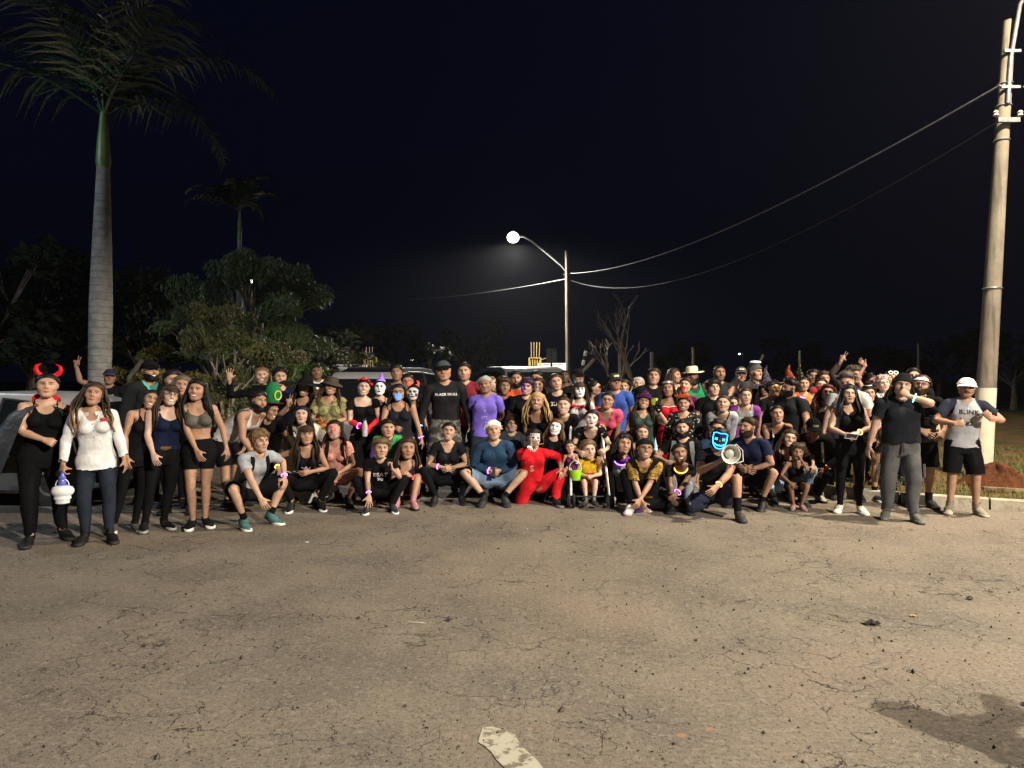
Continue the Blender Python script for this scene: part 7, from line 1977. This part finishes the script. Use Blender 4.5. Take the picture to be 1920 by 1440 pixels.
peace = Pn('girl pouting with a raised peace sign and purple scarf over grey vest', 1172, 815, 9.5, 'F', 'sit', yaw=-6, tone=2, hair_=('long', HB), top=('tee', (.26, .26, .27)), bot=('leggings', BLK), shoe=(.4, .4, .4), stat=1.5, child=1.1, hr=10, pey=.1, handR={'t': 'x', 'fr': (-.12, -.22, -.02), 'd': (.05, 0, 1), 'p': (0, -1, 0), 'h': 'peace', 'e': (-.8, 0, -1)}, handL='lap', extra=[lambda i: worn(i, 'scarf', MB().torus((0, -.005, 1.45), .078, .03, 22, 8, R=Rx(.3)), cloth((.16, .03, .30)), 'chest'), w_necklace(PURG(), .10, .006), lambda i: worn(i, 'sunglasses', MB().torus((.035, -.075, 1.735), .022, .005, 12, 5, R=Rx(.9)).torus((-.035, -.075, 1.735), .022, .005, 12, 5, R=Rx(.9)), plain('specs_0.02', (.02, .02, .02), .3))])
leop = Pn('seated woman in black head wrap, glasses and golden leopard blouse', 1210, 823, 9.0, 'F', 'sit', yaw=-4, tone=2, hair_=('back', HB), top=('blouse', cloth((.33, .20, .04), 'leopard', (.10, .055, .02))), bot=('trousers', BLK), shoe=(.5, .48, .48), sole=(.55, .35, .38), sock=((.04, .04, .04), .2), stat=1.6, smile=True, lean=24, pey=.12, footR=(-.16, -.22, .085), kneeR=(-.4, -.5, 1), footL=(.02, -.10, .06), kneeL=(1, -.5, .1), fyawL=-70, handL={'t': 'x', 'fr': (-.22, -.30, -.40)}, handR={'t': 'x', 'fr': (.14, -.30, -.42)}, hr=3,
   extra=[lambda i: i['part']('head_wrap', head_cap('F', 'turban'), cloth(BLK)), w_specs(), w_necklace(G('glow_coral', (1, .25, .15), 2.5), .075, .007), lambda i: i['part']('waistcoat', garment('top', 'F', 0, sleeve=.0, hem=1.0, off=.034, neck='v', loose=.8), cloth(BLK))])
Pn('bearded man in black T-shirt with a grey shoulder strap', 1278, 788, 9.7, 'M', 'kneelR', tone=1, hair_=('short', HB), top=('tee', cloth(BLK)), bot=('jeans', (.15, .15, .15)), beard=(1, HB), yaw=-8, shoe=BLK, sole=WHT, handR='kneeR', handL='kneeL', extra=[w_beard(HB, .8), w_strap((.16, .17, .17), .12, .03)])
Pn('seated girl in black T-shirt hugging grey jeans with yellow glow necklace', 1272, 833, 9.05, 'F', 'sit', yaw=-6, tone=3, hair_=('pony', HB), top=('tee', DK, S(neck='scoop')), bot=('jeans', (.22, .23, .26)), shoe=BLK, stat=1.5, child=1.1, smile=True, pey=.14, lean=20, footL=(.10, -.26, .085), footR=(-.10, -.24, .085), kneeL=(.1, -.5, 1), kneeR=(-.1, -.5, 1), handL={'t': 'x', 'fr': (-.24, -.42, -.32)}, handR={'t': 'x', 'fr': (.06, -.44, -.36)}, extra=[w_necklace(G('glow_amber', (1, .6, .12), 2.5), .092, .009), w_band(PURG(), 'L', .5, .045)])
Pn('young man with swept fringe in black T-shirt', 1337, 714, 10.6, 'M', tone=1, hair_=('mop', HB), top=('tee', BLK), bot=('jeans', BLK), hy=10, lod=0)
Pn('young woman in open light grey hoodie', 1357, 742, 10.1, 'F', 'bend', tone=1, hair_=('back', HBR), top=('jacket', (.30, .30, .32)), bot=('leggings', BLK), handL='lap', handR='lap', hr=3, extra=[lambda i: i['part']('undershirt', garment('top', 'F', 0, sleeve=.02, hem=1.0, off=.012, neck='scoop'), cloth(BLK))])
Pn('pale young woman squeezed behind the light grey hoodie', 1372, 744, 10.75, 'F', 'bend', tone=0, hair_=('back', HB), top=('tee', (.4, .42, .45)), bot=('leggings', BLK), hy=12)
Pn('girl in purple and grey hoodie with hair tied up', 1398, 728, 10.2, 'F', 'bend', tone=1, hair_=('back', HBR), top=('hoodie', cloth((.32, .32, .34), 'raglan', (.16, .035, .20))), bot=('leggings', BLK), handL='lap', handR='lap', hy=4)
Pn('muscular man in black sleeveless shirt with folded arms', 1349, 685, 12.0, 'M', tone=3, hair_=('buzz', HB), top=('sleeveless', (.022, .022, .024)), bot=('shorts', BLK), handL='fold', handR='fold', lod=0, girth=1.06, beard=(.6, HB))
Pn('man in grey cap with hand on his chin', 1390, 690, 12.9, 'M', tone=3, hair_=('buzz', HB), top=('jacket', DK), bot=('jeans', BLK), handR={'t': 'face', 'h': 'fist'}, lod=0, extra=[w_cap((.06, .06, .065), logo=(.6, .6, .6))])
Pn('smiling man in white topped dark beanie pointing aside', 1415, 684, 11.8, 'M', yaw=45, tone=2, hair_=('short', HB), top=('tee', (.035, .035, .038)), bot=('jeans', BLK), handL={'t': 'x', 'fr': (.42, -.1, .05), 'e': (0, .5, -1)}, smile=True, hy=0, lod=0, extra=[w_cap((.05, .055, .06), kind='beanie'), lambda i: worn(i, 'white_trim', MB().ell((0, .0, 1.80), (.075, .085, .026), 14, 6), plain('beanie_white', (.75, .75, .75)))])
Pn('man in blue polo partly hidden behind the glowing blue mask', 1346, 788, 9.65, 'M', 'kneel', tone=2, hair_=('short', HB), top=('tee', (.025, .05, .10)), bot=('jeans', BLK), beard=(.6, HB), handR='down', handL='down')
mega = Pn('crouching man in glowing blue LED mask holding a megaphone', 1352, 806, 8.75, 'M', 'kneel', yaw=-6, tone=2, hair_=('short', HB), top=('tee', DK), bot=('shorts', (.03, .035, .06)), shoe=(.03, .03, .03), sock=(BLK, .26), girth=1.1, lean=20, footL=(.24, -.34, .085), footR=(-.16, .36, .10), fpitchL=0, fpitchR=62, kneeL=(.4, -1, .4), kneeR=(-1, -.5, -.5), handR={'t': 'face', 'fr': (.19, -.30, -.05), 'h': 'grip', 'e': (-1, .2, -.8)}, handL={'t': 'x', 'fr': (-.22, -.32, -.34)}, extra=[w_band(ORG(), 'L', .47)])
Pn('bearded man in navy T-shirt smiling towards the blue mask', 1404, 785, 9.2, 'M', 'squat', yaw=-30, tone=2, hair_=('short', HBR), top=('tee', (.014, .02, .05)), bot=('shorts', BLK), shoe=BLK, sock=(BLK, .16), beard=(.9, HBR), hy=-22, smile=True, handL='lap', handR='lap', extra=[w_beard(HBR, .7), w_band(plain('watch', BLK, .4), 'L', .5)])
Pn('young woman in black sleeveless top with two white stripes', 1456, 761, 9.9, 'F', 'bend', tone=2, hair_=('back', HB), top=('tank', cloth(BLK, 'stripes', (.6, .6, .6)), S(hem=.88)), bot=('leggings', BLK), handL='lap', handR='lap', yaw=-5)
Pn('big man in black polo with thick curly hair in profile', 1482, 712, 10.35, 'M', yaw=-60, tone=2, hair_=('curly', HB), top=('polo', (.014, .015, .018)), bot=('jeans', BLK), girth=1.22, beard=(1, HB), hy=-12, hp=6, extra=[w_beard(HB, 1.0)])
Pn('person in gold half mask facing the big man in black polo', 1450, 716, 10.75, 'F', yaw=30, tone=2, hair_=('curly', HB), top=('tee', BLK), bot=('jeans', BLK), hy=10, lod=0, extra=[lambda i: worn(i, 'gold_mask', MB().grid(lambda u, v: (.064 * math.sin((u - .5) * 2.6), -.012 - .1 * math.cos((u - .5) * 2.0), 1.69 - .075 * v), 10, 6), plain('gold', (.5, .34, .08), .35, .5, .8))])
for _px, _py, _c, _c2, _l in ((1436, 716, (.07, .05, .10), (.55, .5, .6), 'witch in silver and purple sequin hat and violet cape'), (1480, 712, (.30, .05, .02), (.75, .5, .2), 'witch in copper sequin hat behind the big man'), (1500, 714, (.02, .02, .015), (.6, .52, .2), 'witch in black and gold sequin hat')):
    Pn(_l, _px, _py, 11.5, 'F', tone=2, hair_=('long', HB), top=('long', BLK), bot=('skirt', BLK, S(hem=.3)), extra=[w_witch(_c, .36, .2, 'sequin', _c2, z=1.70, s=1.0, tilt=(0, 6 if _px > 1490 else -2))] + ([w_cape((.16, .06, .42), .25, hem=.5)] if _px == 1436 else []))
Pn('child with red painted chin and orange pumpkin T-shirt', 1508, 708, 11.25, 'F', tone=2, hair_=('back', HB), top=('tee', (.75, .14, .02)), bot=('jeans', BLK), lod=0, extra=[w_necklace(PURG(), .07, .008), w_print(['^^', 'vv'], wht, 1.27, .07)])
Pn('man in white collared shirt and dark tie in profile', 1526, 694, 12.0, 'M', yaw=-40, tone=3, hair_=('short', HB), top=('long', (.65, .64, .62)), bot=('trousers', BLK), lod=0, extra=[lambda i: worn(i, 'tie', MB().tube([(0, -.10, 1.43), (0, -.125, 1.36), (0, -.135, 1.2), (0, -.13, 1.06)], [.012, .022, .03, .012], 6, flat=.25), cloth(BLK), 'chest')])
Pn('woman in red scarf with curly dark hair', 1546, 698, 11.8, 'F', tone=2, hair_=('curly', HBR), top=('tee', (.4, .03, .03)), bot=('jeans', BLK), extra=[lambda i: worn(i, 'scarf', MB().torus((0, -.005, 1.46), .075, .032, 20, 8), cloth((.6, .03, .03)), 'chest')])
Pn('person with red bandana over the mouth', 1541, 710, 11.2, 'F', tone=1, hair_=('back', HB), top=('tee', (.45, .25, .14)), bot=('jeans', BLK), lod=0, extra=[lambda i: worn(i, 'bandana', MB().grid(lambda u, v: ((.07 - .03 * v) * math.sin((u - .5) * 2.8), -.015 - .095 * math.cos((u - .5) * 2.0), 1.63 - .12 * v), 12, 6), cloth((.65, .03, .04)))])
Pn('woman with reddish brown hair in dark grey cardigan', 1553, 722, 10.2, 'F', yaw=10, tone=2, hair_=('wavy', (.06, .012, .012)), top=('jacket', (.035, .03, .028)), bot=('leggings', BLK), smile=True, handL='belly', extra=[lambda i: i['part']('undershirt', garment('top', 'F', 0, sleeve=.02, hem=.95, off=.013, neck='scoop'), cloth((.10, .10, .11)))])
Pn('man with swept brown hair in white T-shirt looking down', 1584, 700, 9.85, 'M', yaw=-10, tone=1, hair_=('quiff', (.05, .035, .03)), top=('tee', (.5, .5, .46)), bot=('shorts', BLK), hp=24, hy=-18, sock=(BLK, .2), girth=1.05)
hood = Pn('woman in glossy black hooded cape looking at the camera with phone', 1592, 724, 8.85, 'F', yaw=-4, tone=1, hair_=('long', HB), top=('tank', BLK), bot=('leggings', BLK), shoe=(.55, .53, .45), sole=(.6, .6, .55), lips=(.16, .02, .03), handR={'t': 'x', 'fr': (.10, -.30, -.30), 'h': 'grip', 'e': (-1, .4, -.3)}, handL={'t': 'x', 'fr': (-.10, -.30, -.30), 'h': 'grip', 'e': (1, .4, -.3)}, girth=1.04, extra=[w_hood(), w_band(ORG(), 'L', .46)])
Pn('woman in long sleeves raising a peace sign high', 1604, 691, 11.0, 'F', tone=3, hair_=('afro', (.05, .035, .02)), top=('high', (.04, .03, .03)), bot=('jeans', BLK), handR={'t': 'x', 'fr': (-.04, -.05, .42), 'd': (.3, 0, 1), 'p': (0, -1, 0), 'h': 'peace', 'e': (-1, 0, 0)}, shrugR=22, lod=0)
Pn('smiling girl with bare arm raised over her head', 1634, 704, 10.9, 'F', tone=2, hair_=('bun', HB), top=('tank', BLK), bot=('jeans', BLK), smile=True, lod=0, hr=-12, handR={'t': 'x', 'fr': (.0, -.06, .46), 'd': (-.7, 0, .7), 'p': (0, -1, 0), 'h': 'relax', 'e': (-1, 0, 0)}, shrugR=25)
tophat = Pn('woman in small black top hat with bare legs and black socks', 1627, 724, 9.75, 'F', tone=2, hair_=('mid', HB), top=('tee', BLK), bot=('mini', BLK), sock=(BLK, .22), shoe=(.02, .02, .03), sole=WHT, handL='front', extra=[lambda i: worn(i, 'top_hat', MB().lathe([(.085, 0), (.085, .006), (.055, .008), (.052, .06), (.001, .061)], 18, (0, 0, 1.75)), cloth(BLK, rough=.4)), lambda i: worn(i, 'hat_band', MB().lathe([(.0565, .010), (.0555, .026)], 18, (0, 0, 1.75), cap=False), plain('hatband', (.45, .47, .55), .4))])
Pn('pink haired woman wrapped in white tulle', 1653, 706, 10.4, 'F', tone=0, hair_=('curly', (.40, .26, .24)), top=('long', (.6, .58, .6)), bot=('skirt', (.02, .02, .02), S(hem=.4)), extra=[lambda i: worn(i, 'tulle_collar', ruffle(), cloth((.72, .68, .70), rough=.5), 'chest')])
Pn('person with swim goggles on the forehead and yellow painted cheeks', 1672, 697, 10.5, 'M', tone=(.5, .36, .14), hair_=('short', HB), top=('tee', DK), bot=('jeans', BLK), hp=-8, lod=0, extra=[lambda i: worn(i, 'goggles', MB().torus((.034, -.085, 1.725), .026, .01, 14, 6, R=Rx(1.1)).torus((-.034, -.085, 1.725), .026, .01, 14, 6, R=Rx(1.1)), plain('goggles', (.25, .25, .25), .3, .5))])
Pn('man with short dark hair peering over the black cap', 1712, 692, 10.7, 'M', tone=1, hair_=('short', HB), top=('tee', BLK), bot=('jeans', BLK))
black = Pn('stocky man in black T-shirt and grey cargo trousers touching his face', 1695, 706, 8.4, 'M', yaw=-3, tone=1, hair_=('mid', HB), top=('polo', (.012, .013, .017), S(hem=.93)), bot=('baggy', (.075, .075, .078)), shoe=(.09, .095, .08), sole=(.12, .12, .11), shoe_h=.15, girth=1.13, leg_girth=.98, handL={'t': 'face', 'fr': (-.145, -.21, .10), 'h': 'fist', 'd': (-.7, .1, .6), 'p': (-.3, .8, 0), 'e': (1, -.3, -.35)}, handR='down', footL=(.13, -.08, .085), footR=(-.16, .06, .085), extra=[w_cap(BLK, kind='beanie'), w_pockets(), w_band(TEAG(), 'L', .46, .046, .007)])
band = Pn('bearded man in white bandana and black T-shirt with a camera', 1729, 706, 9.25, 'M', tone=1, hair_=('short', HBR), top=('tee', DK), bot=('shorts', BLK), sock=(BLK, .2), beard=(1, HBR), girth=1.08, handL={'t': 'x', 'fr': (.05, -.12, -.40), 'e': (1, .6, 0)}, handR='belly', extra=[w_beard(HBR, 1.0), lambda i: i['part']('bandana', head_cap('M', 'cap'), cloth((.70, .68, .68), 'tiedye', (.6, .45, .47))), w_specs((.05, .05, .05))])
right = Pn('man in white cap and grey raglan band T-shirt by the pole', 1813, 711, 8.75, 'M', yaw=0, tone=2, hair_=('buzz', HB), top=('tee', cloth((.30, .30, .32), 'raglan', (.02, .022, .035)), S(sleeve=.22)), bot=('shorts', BLK, S(leg=.53)), shoe=(.22, .19, .14), sole=(.3, .26, .2), shoe_h=.15, beard=(.25, HB), girth=1.05, handL={'t': 'x', 'fr': (.02, -.27, -.15), 'h': 'fist', 'd': (-.6, 0, .8), 'p': (0, 1, 0), 'e': (1, .2, -.6)}, handR={'t': 'x', 'fr': (.02, -.26, -.24), 'h': 'thumb', 'd': (.9, 0, .1), 'p': (0, 1, 0), 'e': (-1, .2, -.6)}, footL=(.16, 0, .085), footR=(-.16, 0, .085),
   extra=[w_cap((.66, .65, .62)), w_print(['BLINK', '182'], plain('print_black', (.012, .012, .014), .7), 1.31, .078, 1.9), lambda i: worn(i, 'moustache', MB().tube([(-.033, -.093, 1.582), (-.015, -.103, 1.591), (.015, -.103, 1.591), (.033, -.093, 1.582)], [.003, .007, .007, .003], 6), hair_mat(HBR)), w_band(REDG(), 'L', .49, .04)])
Pn('crouched man in black cap and black jacket with pale shoulder stripes', 1526, 787, 9.7, 'M', 'bend', tone=4, hair_=('buzz', HB), top=('jacket', cloth(BLK, 'plain'), S(neck='crew')), bot=('trousers', BLK), hp=22, handL='kneeL', handR='kneeR', shoe=(.4, .38, .3), extra=[w_cap(BLK, logo=(.5, .5, .5)), w_strap((.5, .5, .5), .13, .016), w_band(ORG(), 'L', .48)])
jeans = Pn('crouching woman in light blue jeans behind the little girl', 1484, 808, 9.45, 'F', 'squat', yaw=8, tone=1, hair_=('long', HBR), top=('tank', (.05, .04, .035)), bot=('jeans', (.25, .36, .52)), shoe=BLK, smile=True, hr=12, handL='kneeL', handR={'t': 'front', 'h': 'grip'})
Pn('little girl in black dress with big curly hair biting her fingers', 1497, 836, 9.1, 'F', 'squat', yaw=4, tone=3, hair_=('afro', (.04, .025, .014)), top=('tank', BLK, S(hem=.9)), bot=('mini', BLK, S(leg=.66, off=.02)), kneeL=(.25, -1, .5), kneeR=(-.25, -1, .5), footL=(.09, -.1, .1), footR=(-.09, -.1, .1), shoe=(.35, .2, .2), stat=1.1, child=1.22, handL={'t': 'face', 'h': 'fist', 'e': (.6, 0, -1)}, handR='kneeR', hr=6)
shadow = Pn('photographer helper standing right of the camera with raised phone', 1990, 720, 1.36, 'M', yaw=150, tone=2, top=('tee', DK), bot=('shorts', BLK), lod=1, handL={'t': 'face', 'fr': (-.1, -.4, .1), 'h': 'grip'}, handR={'t': 'face', 'fr': (.1, -.4, .1), 'h': 'grip'})
shadow['root'].location = (3.58, 1.72, 0)
print('people', len(PEOPLE), time.time() - T0)
# ---------------------------------------------------------------- things held or standing by people
def P_(i, k): return i['pts'][k]
# white skull-shaped bucket with a blue bottle
p = P_(white, 'palmR'); r_ = empty('white_bucket', (p[0] + .0, p[1] - .03, p[2] - .30)); r_.scale = (.74, .74, .8); tag(r_, 'white skull shaped bucket hanging from the hand of the white shirted woman', 'bucket')
m = MB().lathe([(.05, 0), (.085, .01), (.09, .05), (.105, .065), (.10, .10), (.135, .135), (.14, .17), (.12, .205), (.07, .225)], 22, sq=(1, .85)); m.v = [(x * (1 + .06 * math.sin(5 * math.atan2(y, x))), y, z) for x, y, z in m.v]
m.build('bucket', plain('white_plastic', (.75, .75, .76), .4, .4, 0, 10, .06), r_)
MB().torus((0, 0, .22), .09, .006, 18, 6, R=Rx(math.pi / 2), arc=math.pi).build('handle', plain('white_plastic', (.75, .75, .76)), r_)
r_ = empty('water_bottle', (p[0], p[1] - .03, p[2] - .145)); tag(r_, 'blue tinted plastic bottle on the white bucket', 'bottle')
MB().lathe([(.03, 0), (.036, .01), (.036, .07), (.03, .085), (.036, .1), (.018, .13), (.016, .15)], 16).build('bottle', plain('blue_plastic', (.10, .12, .45), .25, .5), r_); MB().lathe([(.018, .15), (.018, .172)], 12).build('bottle_cap', plain('cap_blue', (.05, .06, .4), .4), r_)
# bottle of the rose crowned woman
p = (P_(rose, 'palmR') + P_(rose, 'palmL')) / 2; r_ = empty('water_bottle', (p[0] - .02, p[1] - .03, p[2] - .02)); tag(r_, 'clear grey water bottle held by the woman with rose crown', 'bottle')
MB().lathe([(.03, -.05), (.036, -.04), (.036, .10), (.022, .15), (.02, .17)], 16).build('bottle', plain('clear_plastic', (.4, .4, .42), .2, .5), r_); MB().lathe([(.022, .17), (.022, .195)], 12).build('bottle_cap', BKP, r_)
# orange ornament of the bucket hat woman, green hat, yellow stick
p = (P_(buckw, 'palmR') + P_(buckw, 'palmL')) / 2; r_ = empty('paper_flower', (p[0] - .06, p[1] - .03, p[2] + .03)); tag(r_, 'orange paper flower held up by the woman in brown bucket hat', 'ornament')
m = MB(); rr = random.Random(2)
for k in range(22): d = unit0((rr.uniform(-1, 1), rr.uniform(-1, .2), rr.uniform(-.7, 1))); m.tube([(0, 0, 0), d * .05, d * .10], [.006, .02, .004], 5, flat=.4)
m.build('petals', cloth((.45, .16, .04), 'tiedye', (.6, .35, .2)), r_)
# stroller
sx, sy = gx(1102, 9.5), 9.5
r_ = empty('stroller', (sx, sy, 0)); tag(r_, 'folding stroller with aluminium tubes around the toddler in yellow', 'stroller')
AL = plain('aluminium', (.6, .6, .61), .35, .5, .1); FAB = cloth((.012, .012, .014))
for s in (-1, 1):
    MB().tube([(s * .25, -.32, .10), (s * .235, -.1, .45), (s * .22, .20, .90), (s * .20, .34, 1.0)], .0165, 8).build('frame_tube', AL, r_)
    MB().tube([(s * .24, .30, .10), (s * .23, .05, .42), (s * .22, -.12, .55)], .0115, 8).build('rear_leg', BKP, r_)
    MB().tube([(s * .20, .34, 1.0), (s * .20, .42, 1.03)], .018, 8).build('grip', BKP, r_)
    for y0 in (-.34, .30):
        for k in (-1, 1):
            R = np.array([[0, 0, 1], [0, 1, 0], [-1, 0, 0]], float)
            w = MB().lathe([(.05, -.014), (.085, -.014), (.09, 0), (.085, .014), (.05, .014)], 20, (s * .25 + k * .032, y0, .09), R).build('wheel', RUB, r_); MB().lathe([(.01, -.016), (.05, -.016), (.05, .016), (.01, .016)], 14, (s * .25 + k * .032, y0, .09), R).build('hub', plain('hub_grey', (.2, .2, .2), .5), w)
        MB().tube([(s * .25 - .04, y0, .09), (s * .25 + .04, y0, .09)], .008, 6).build('axle', BKP, r_)
MB().tube([(-.23, .02, .40), (.23, .02, .40)], .01, 8).build('cross_tube', AL, r_); MB().tube([(-.24, -.31, .14), (.24, -.31, .14)], .01, 8).build('footrest', BKP, r_)
MB().grid(lambda u, v: ((u - .5) * .40, .30 - .42 * v, .34 + .03 * math.cos((u - .5) * 3) * -1 + .02 * v), 8, 6).build('seat', FAB, r_)
MB().grid(lambda u, v: ((u - .5) * .42, .24 + .12 * v + .04 * math.cos((u - .5) * 3), .34 + .60 * v), 8, 8).build('backrest', FAB, r_)
for s in (-1, 1): MB().grid(lambda u, v: (s * (.20 + .03 * v), .05 + .2 * u, .66 + .06 * u - .07 * v), 4, 2).build('side_flap', cloth((.5, .48, .40)), r_)
def sbucket(x, y, z, lab):
    r_ = empty('lime_bucket', (x, y, z)); tag(r_, lab, 'bucket'); LM = plain('lime_plastic', (.32, .72, .02), .35, .4, 0, 9, .05)
    MB().lathe([(.001, .004), (.058, 0), (.062, .004), (.082, .125), (.088, .13), (.086, .137), (.078, .13), (.058, .01), (.001, .01)], 24).build('bucket', LM, r_); MB().torus((0, 0, .13), .083, .004, 20, 6, R=Rx(math.pi / 2), arc=math.pi, sq=(1, 1.5)).build('handle', plain('lime_handle', (.6, .8, .4), .4), r_)
p = (P_(toddler, 'wristL') + P_(toddler, 'elbowL')) / 2; sbucket(p[0] - .01, p[1] - .01, p[2] - .245, 'lime green bucket hanging in front of the toddler in purple')
sbucket(sx + .22, sy + .40, .775, 'lime green bucket hanging behind the stroller handle')
# LED mask (worn over the face) and megaphone
h = mega
def led(i):
    dark = plain('mask_black', (.012, .012, .016), .4)
    def fn(u, v): return ((.082 - .02 * max(v - .5, 0)) * math.sin((u - .5) * 2.7), -.004 - (.118 - .008 * v) * math.cos((u - .5) * 2.0), 1.735 - .22 * v)
    mk = worn(i, 'led_mask', MB().grid(fn, 16, 12), dark); L = glow('led_blue', (.02, .35, 1.0), 9)
    def line(pts, r=.0042): return MB().tube([np.array(fn(u, v)) + [0, -.006, 0] for u, v in pts], r, 6)
    for e in (.30, .70):
        for a in ((-.07, -.06, .07, .06), (-.07, .06, .07, -.06)): worn(i, 'led_strip', line([(e + a[0], .42 + a[1]), (e, .42), (e + a[2], .42 + a[3])]), L, parent=mk)
    worn(i, 'led_strip', line([(.22, .68), (.32, .77), (.5, .80), (.68, .77), (.78, .68)]), L, parent=mk)
    for u in (.36, .44, .52, .60): worn(i, 'led_strip', line([(u, .74), (u, .84)], .003), L, parent=mk)
    worn(i, 'led_strip', line([(.06, .1), (.06, .5), (.12, .75), (.3, .95), (.5, .99), (.7, .95), (.88, .75), (.94, .5), (.94, .1)]), L, parent=mk)
    worn(i, 'led_strip', line([(.06, .1), (.3, .04), (.5, .08), (.7, .04), (.94, .1)]), L, parent=mk)
led(mega)
p = P_(mega, 'palmR'); r_ = empty('megaphone', (p[0] + .02, p[1] - .06, p[2] + .10)); tag(r_, 'white megaphone held below the glowing blue mask', 'megaphone'); WP = plain('megaphone_white', (.70, .68, .62), .4, .4, 0, 8, .06)
Rm = np.array([[1, 0, 0], [0, 0, -1], [0, 1, 0]], float)
MB().lathe([(.05, -.16), (.05, -.06), (.055, -.02), (.075, .05), (.105, .12), (.112, .13), (.105, .128), (.07, .05), (.045, -.01), (.001, -.02)], 26, (0, 0, 0), Rm).build('horn', WP, r_)
MB().lathe([(.03, .02), (.045, .05), (.05, .075), (.03, .09), (.001, .095)], 18, (0, 0, 0), Rm).build('inner_horn', plain('inner_horn', (.4, .39, .36), .5), r_)
MB().tube([(0, .05, -.03), (0, .055, -.16)], .02, 8, flat=.8).build('handle', BKP, r_)
MB().tube([(.04, .1, .04), (.14, .12, .09), (.2, .08, .02), (.19, .03, -.10), (.1, .0, -.12)], .006, 6).build('carry_strap', plain('strap_clear', (.45, .45, .47), .4), r_)
# phones, camera, lens
p = (P_(hood, 'palmR') + P_(hood, 'palmL')) / 2; r_ = empty('phone', (p[0] - .03, p[1] - .05, p[2] + .02)); tag(r_, 'phone held flat by the woman in glossy hood', 'phone')
MB().box((0, 0, 0), (.15, .012, .075), Rx(.5) @ Ry(.15)).build('phone_case', plain('phone_rim', (.4, .38, .45), .4), r_, smooth=False); MB().box((0, -.005, .003), (.135, .008, .062), Rx(.5) @ Ry(.15)).build('screen', plain('screen_dark', (.01, .01, .014), .1, .6), r_, smooth=False)
p = (P_(oldman, 'palmR') + P_(oldman, 'palmL')) / 2; r_ = empty('phone', (p[0], p[1] - .03, p[2])); tag(r_, 'phone between the hands of the white haired man', 'phone'); MB().box((0, 0, 0), (.03, .075, .14), Rx(-.5)).build('phone_case', BKP, r_, smooth=False)
p = P_(band, 'palmL'); r_ = empty('camera', (gx(1742, 9.05), 9.0, gz(790, 9.0))); tag(r_, 'black camera with strap hanging on the man in white bandana', 'camera')
MB().box((0, 0, 0), (.14, .07, .10)).build('camera_body', BKP, r_, smooth=False); MB().box((0, 0, .06), (.05, .06, .03)).build('viewfinder', BKP, r_, smooth=False); MB().lathe([(.042, 0), (.042, .06), (.038, .085), (.03, .085), (.001, .07)], 18, (.0, -.03, 0), Rm).build('lens', plain('lens_black', (.01, .01, .012), .2, .6), r_)
MB().tube([(-.07, .02, .04), (-.1, .08, .3), (-.05, .12, .48)], .008, 6, flat=.4).build('camera_strap', BKP, r_)
# pale blue cone, bottle on the floor bag etc.
p = P_(conegirl, 'palmL'); r_ = empty('party_cone', (p[0], p[1] - .01, p[2] - .05)); tag(r_, 'pale blue paper cone held by the girl with tongue out', 'cone'); MB().lathe([(.035, 0), (.033, .02), (.002, .17)], 16).build('cone', plain('pale_blue', (.30, .50, .62), .5), r_)
r_ = empty('drawstring_bag', (gx(1193, 8.85), 8.85, 0)); tag(r_, 'dark purple cloth bag on the ground before the leopard blouse', 'bag')
m = MB().lathe([(.001, 0), (.085, .0), (.10, .04), (.095, .12), (.07, .19), (.03, .225), (.045, .25)], 18, sq=(1, .6)); m.v = [(x * (1 + .07 * math.sin(z * 60)), y, z) for x, y, z in m.v]; m.build('bag', cloth((.06, .03, .12), 'tiedye', (.03, .02, .05)), r_)
p = P_(shadow, 'palmR'); 
p = P_(tophat, 'palmR'); r_ = empty('water_bottle', (p[0], p[1], p[2] - .14)); tag(r_, 'small clear bottle in the hand of the woman in small top hat', 'bottle'); MB().lathe([(.028, 0), (.033, .01), (.033, .10), (.018, .14), (.016, .16)], 14).build('bottle', plain('clear_plastic2', (.55, .55, .52), .25, .5), r_); MB().lathe([(.017, .16), (.017, .18)], 10).build('bottle_cap', plain('stripe_white', (.7, .7, .68)), r_)
# litter on the road
for k, (px, py, c, lab) in enumerate(((576, 1018, (.7, .7, .7), 'small white scrap of paper on the asphalt'), (989, 993, (.2, .7, .7), 'tiny teal scrap on the asphalt before the crowd'), (783, 1168, (.6, .5, .35), 'thin pale stick on the asphalt'), (1636, 1171, (.03, .025, .02), 'dark curled leaf on the right of the road'), (1712, 1156, (.6, .32, .10), 'small orange scrap near the curled leaf'))):
    Y = 2199 / (py - 712); x = gx(px, Y); m = MB()
    if k == 2: m.tube([(-.06, .0, .006), (.0, -.01, .008), (.06, -.025, .006)], .003, 6)
    else:
        s = (.018, .012, 0, .055, .022)[k]; m.grid(lambda u, v: ((u - .5) * 2 * s, (v - .5) * s * 1.4, .006 + .012 * math.sin(u * 5 + v * 2) ** 2 * (s / .03)), 5, 3)
    o = m.build('litter', plain('litter%d' % k, c, .8), smooth=False); o.location = (x, Y, 0); tag(o, lab, 'litter')
print('done', time.time() - T0)
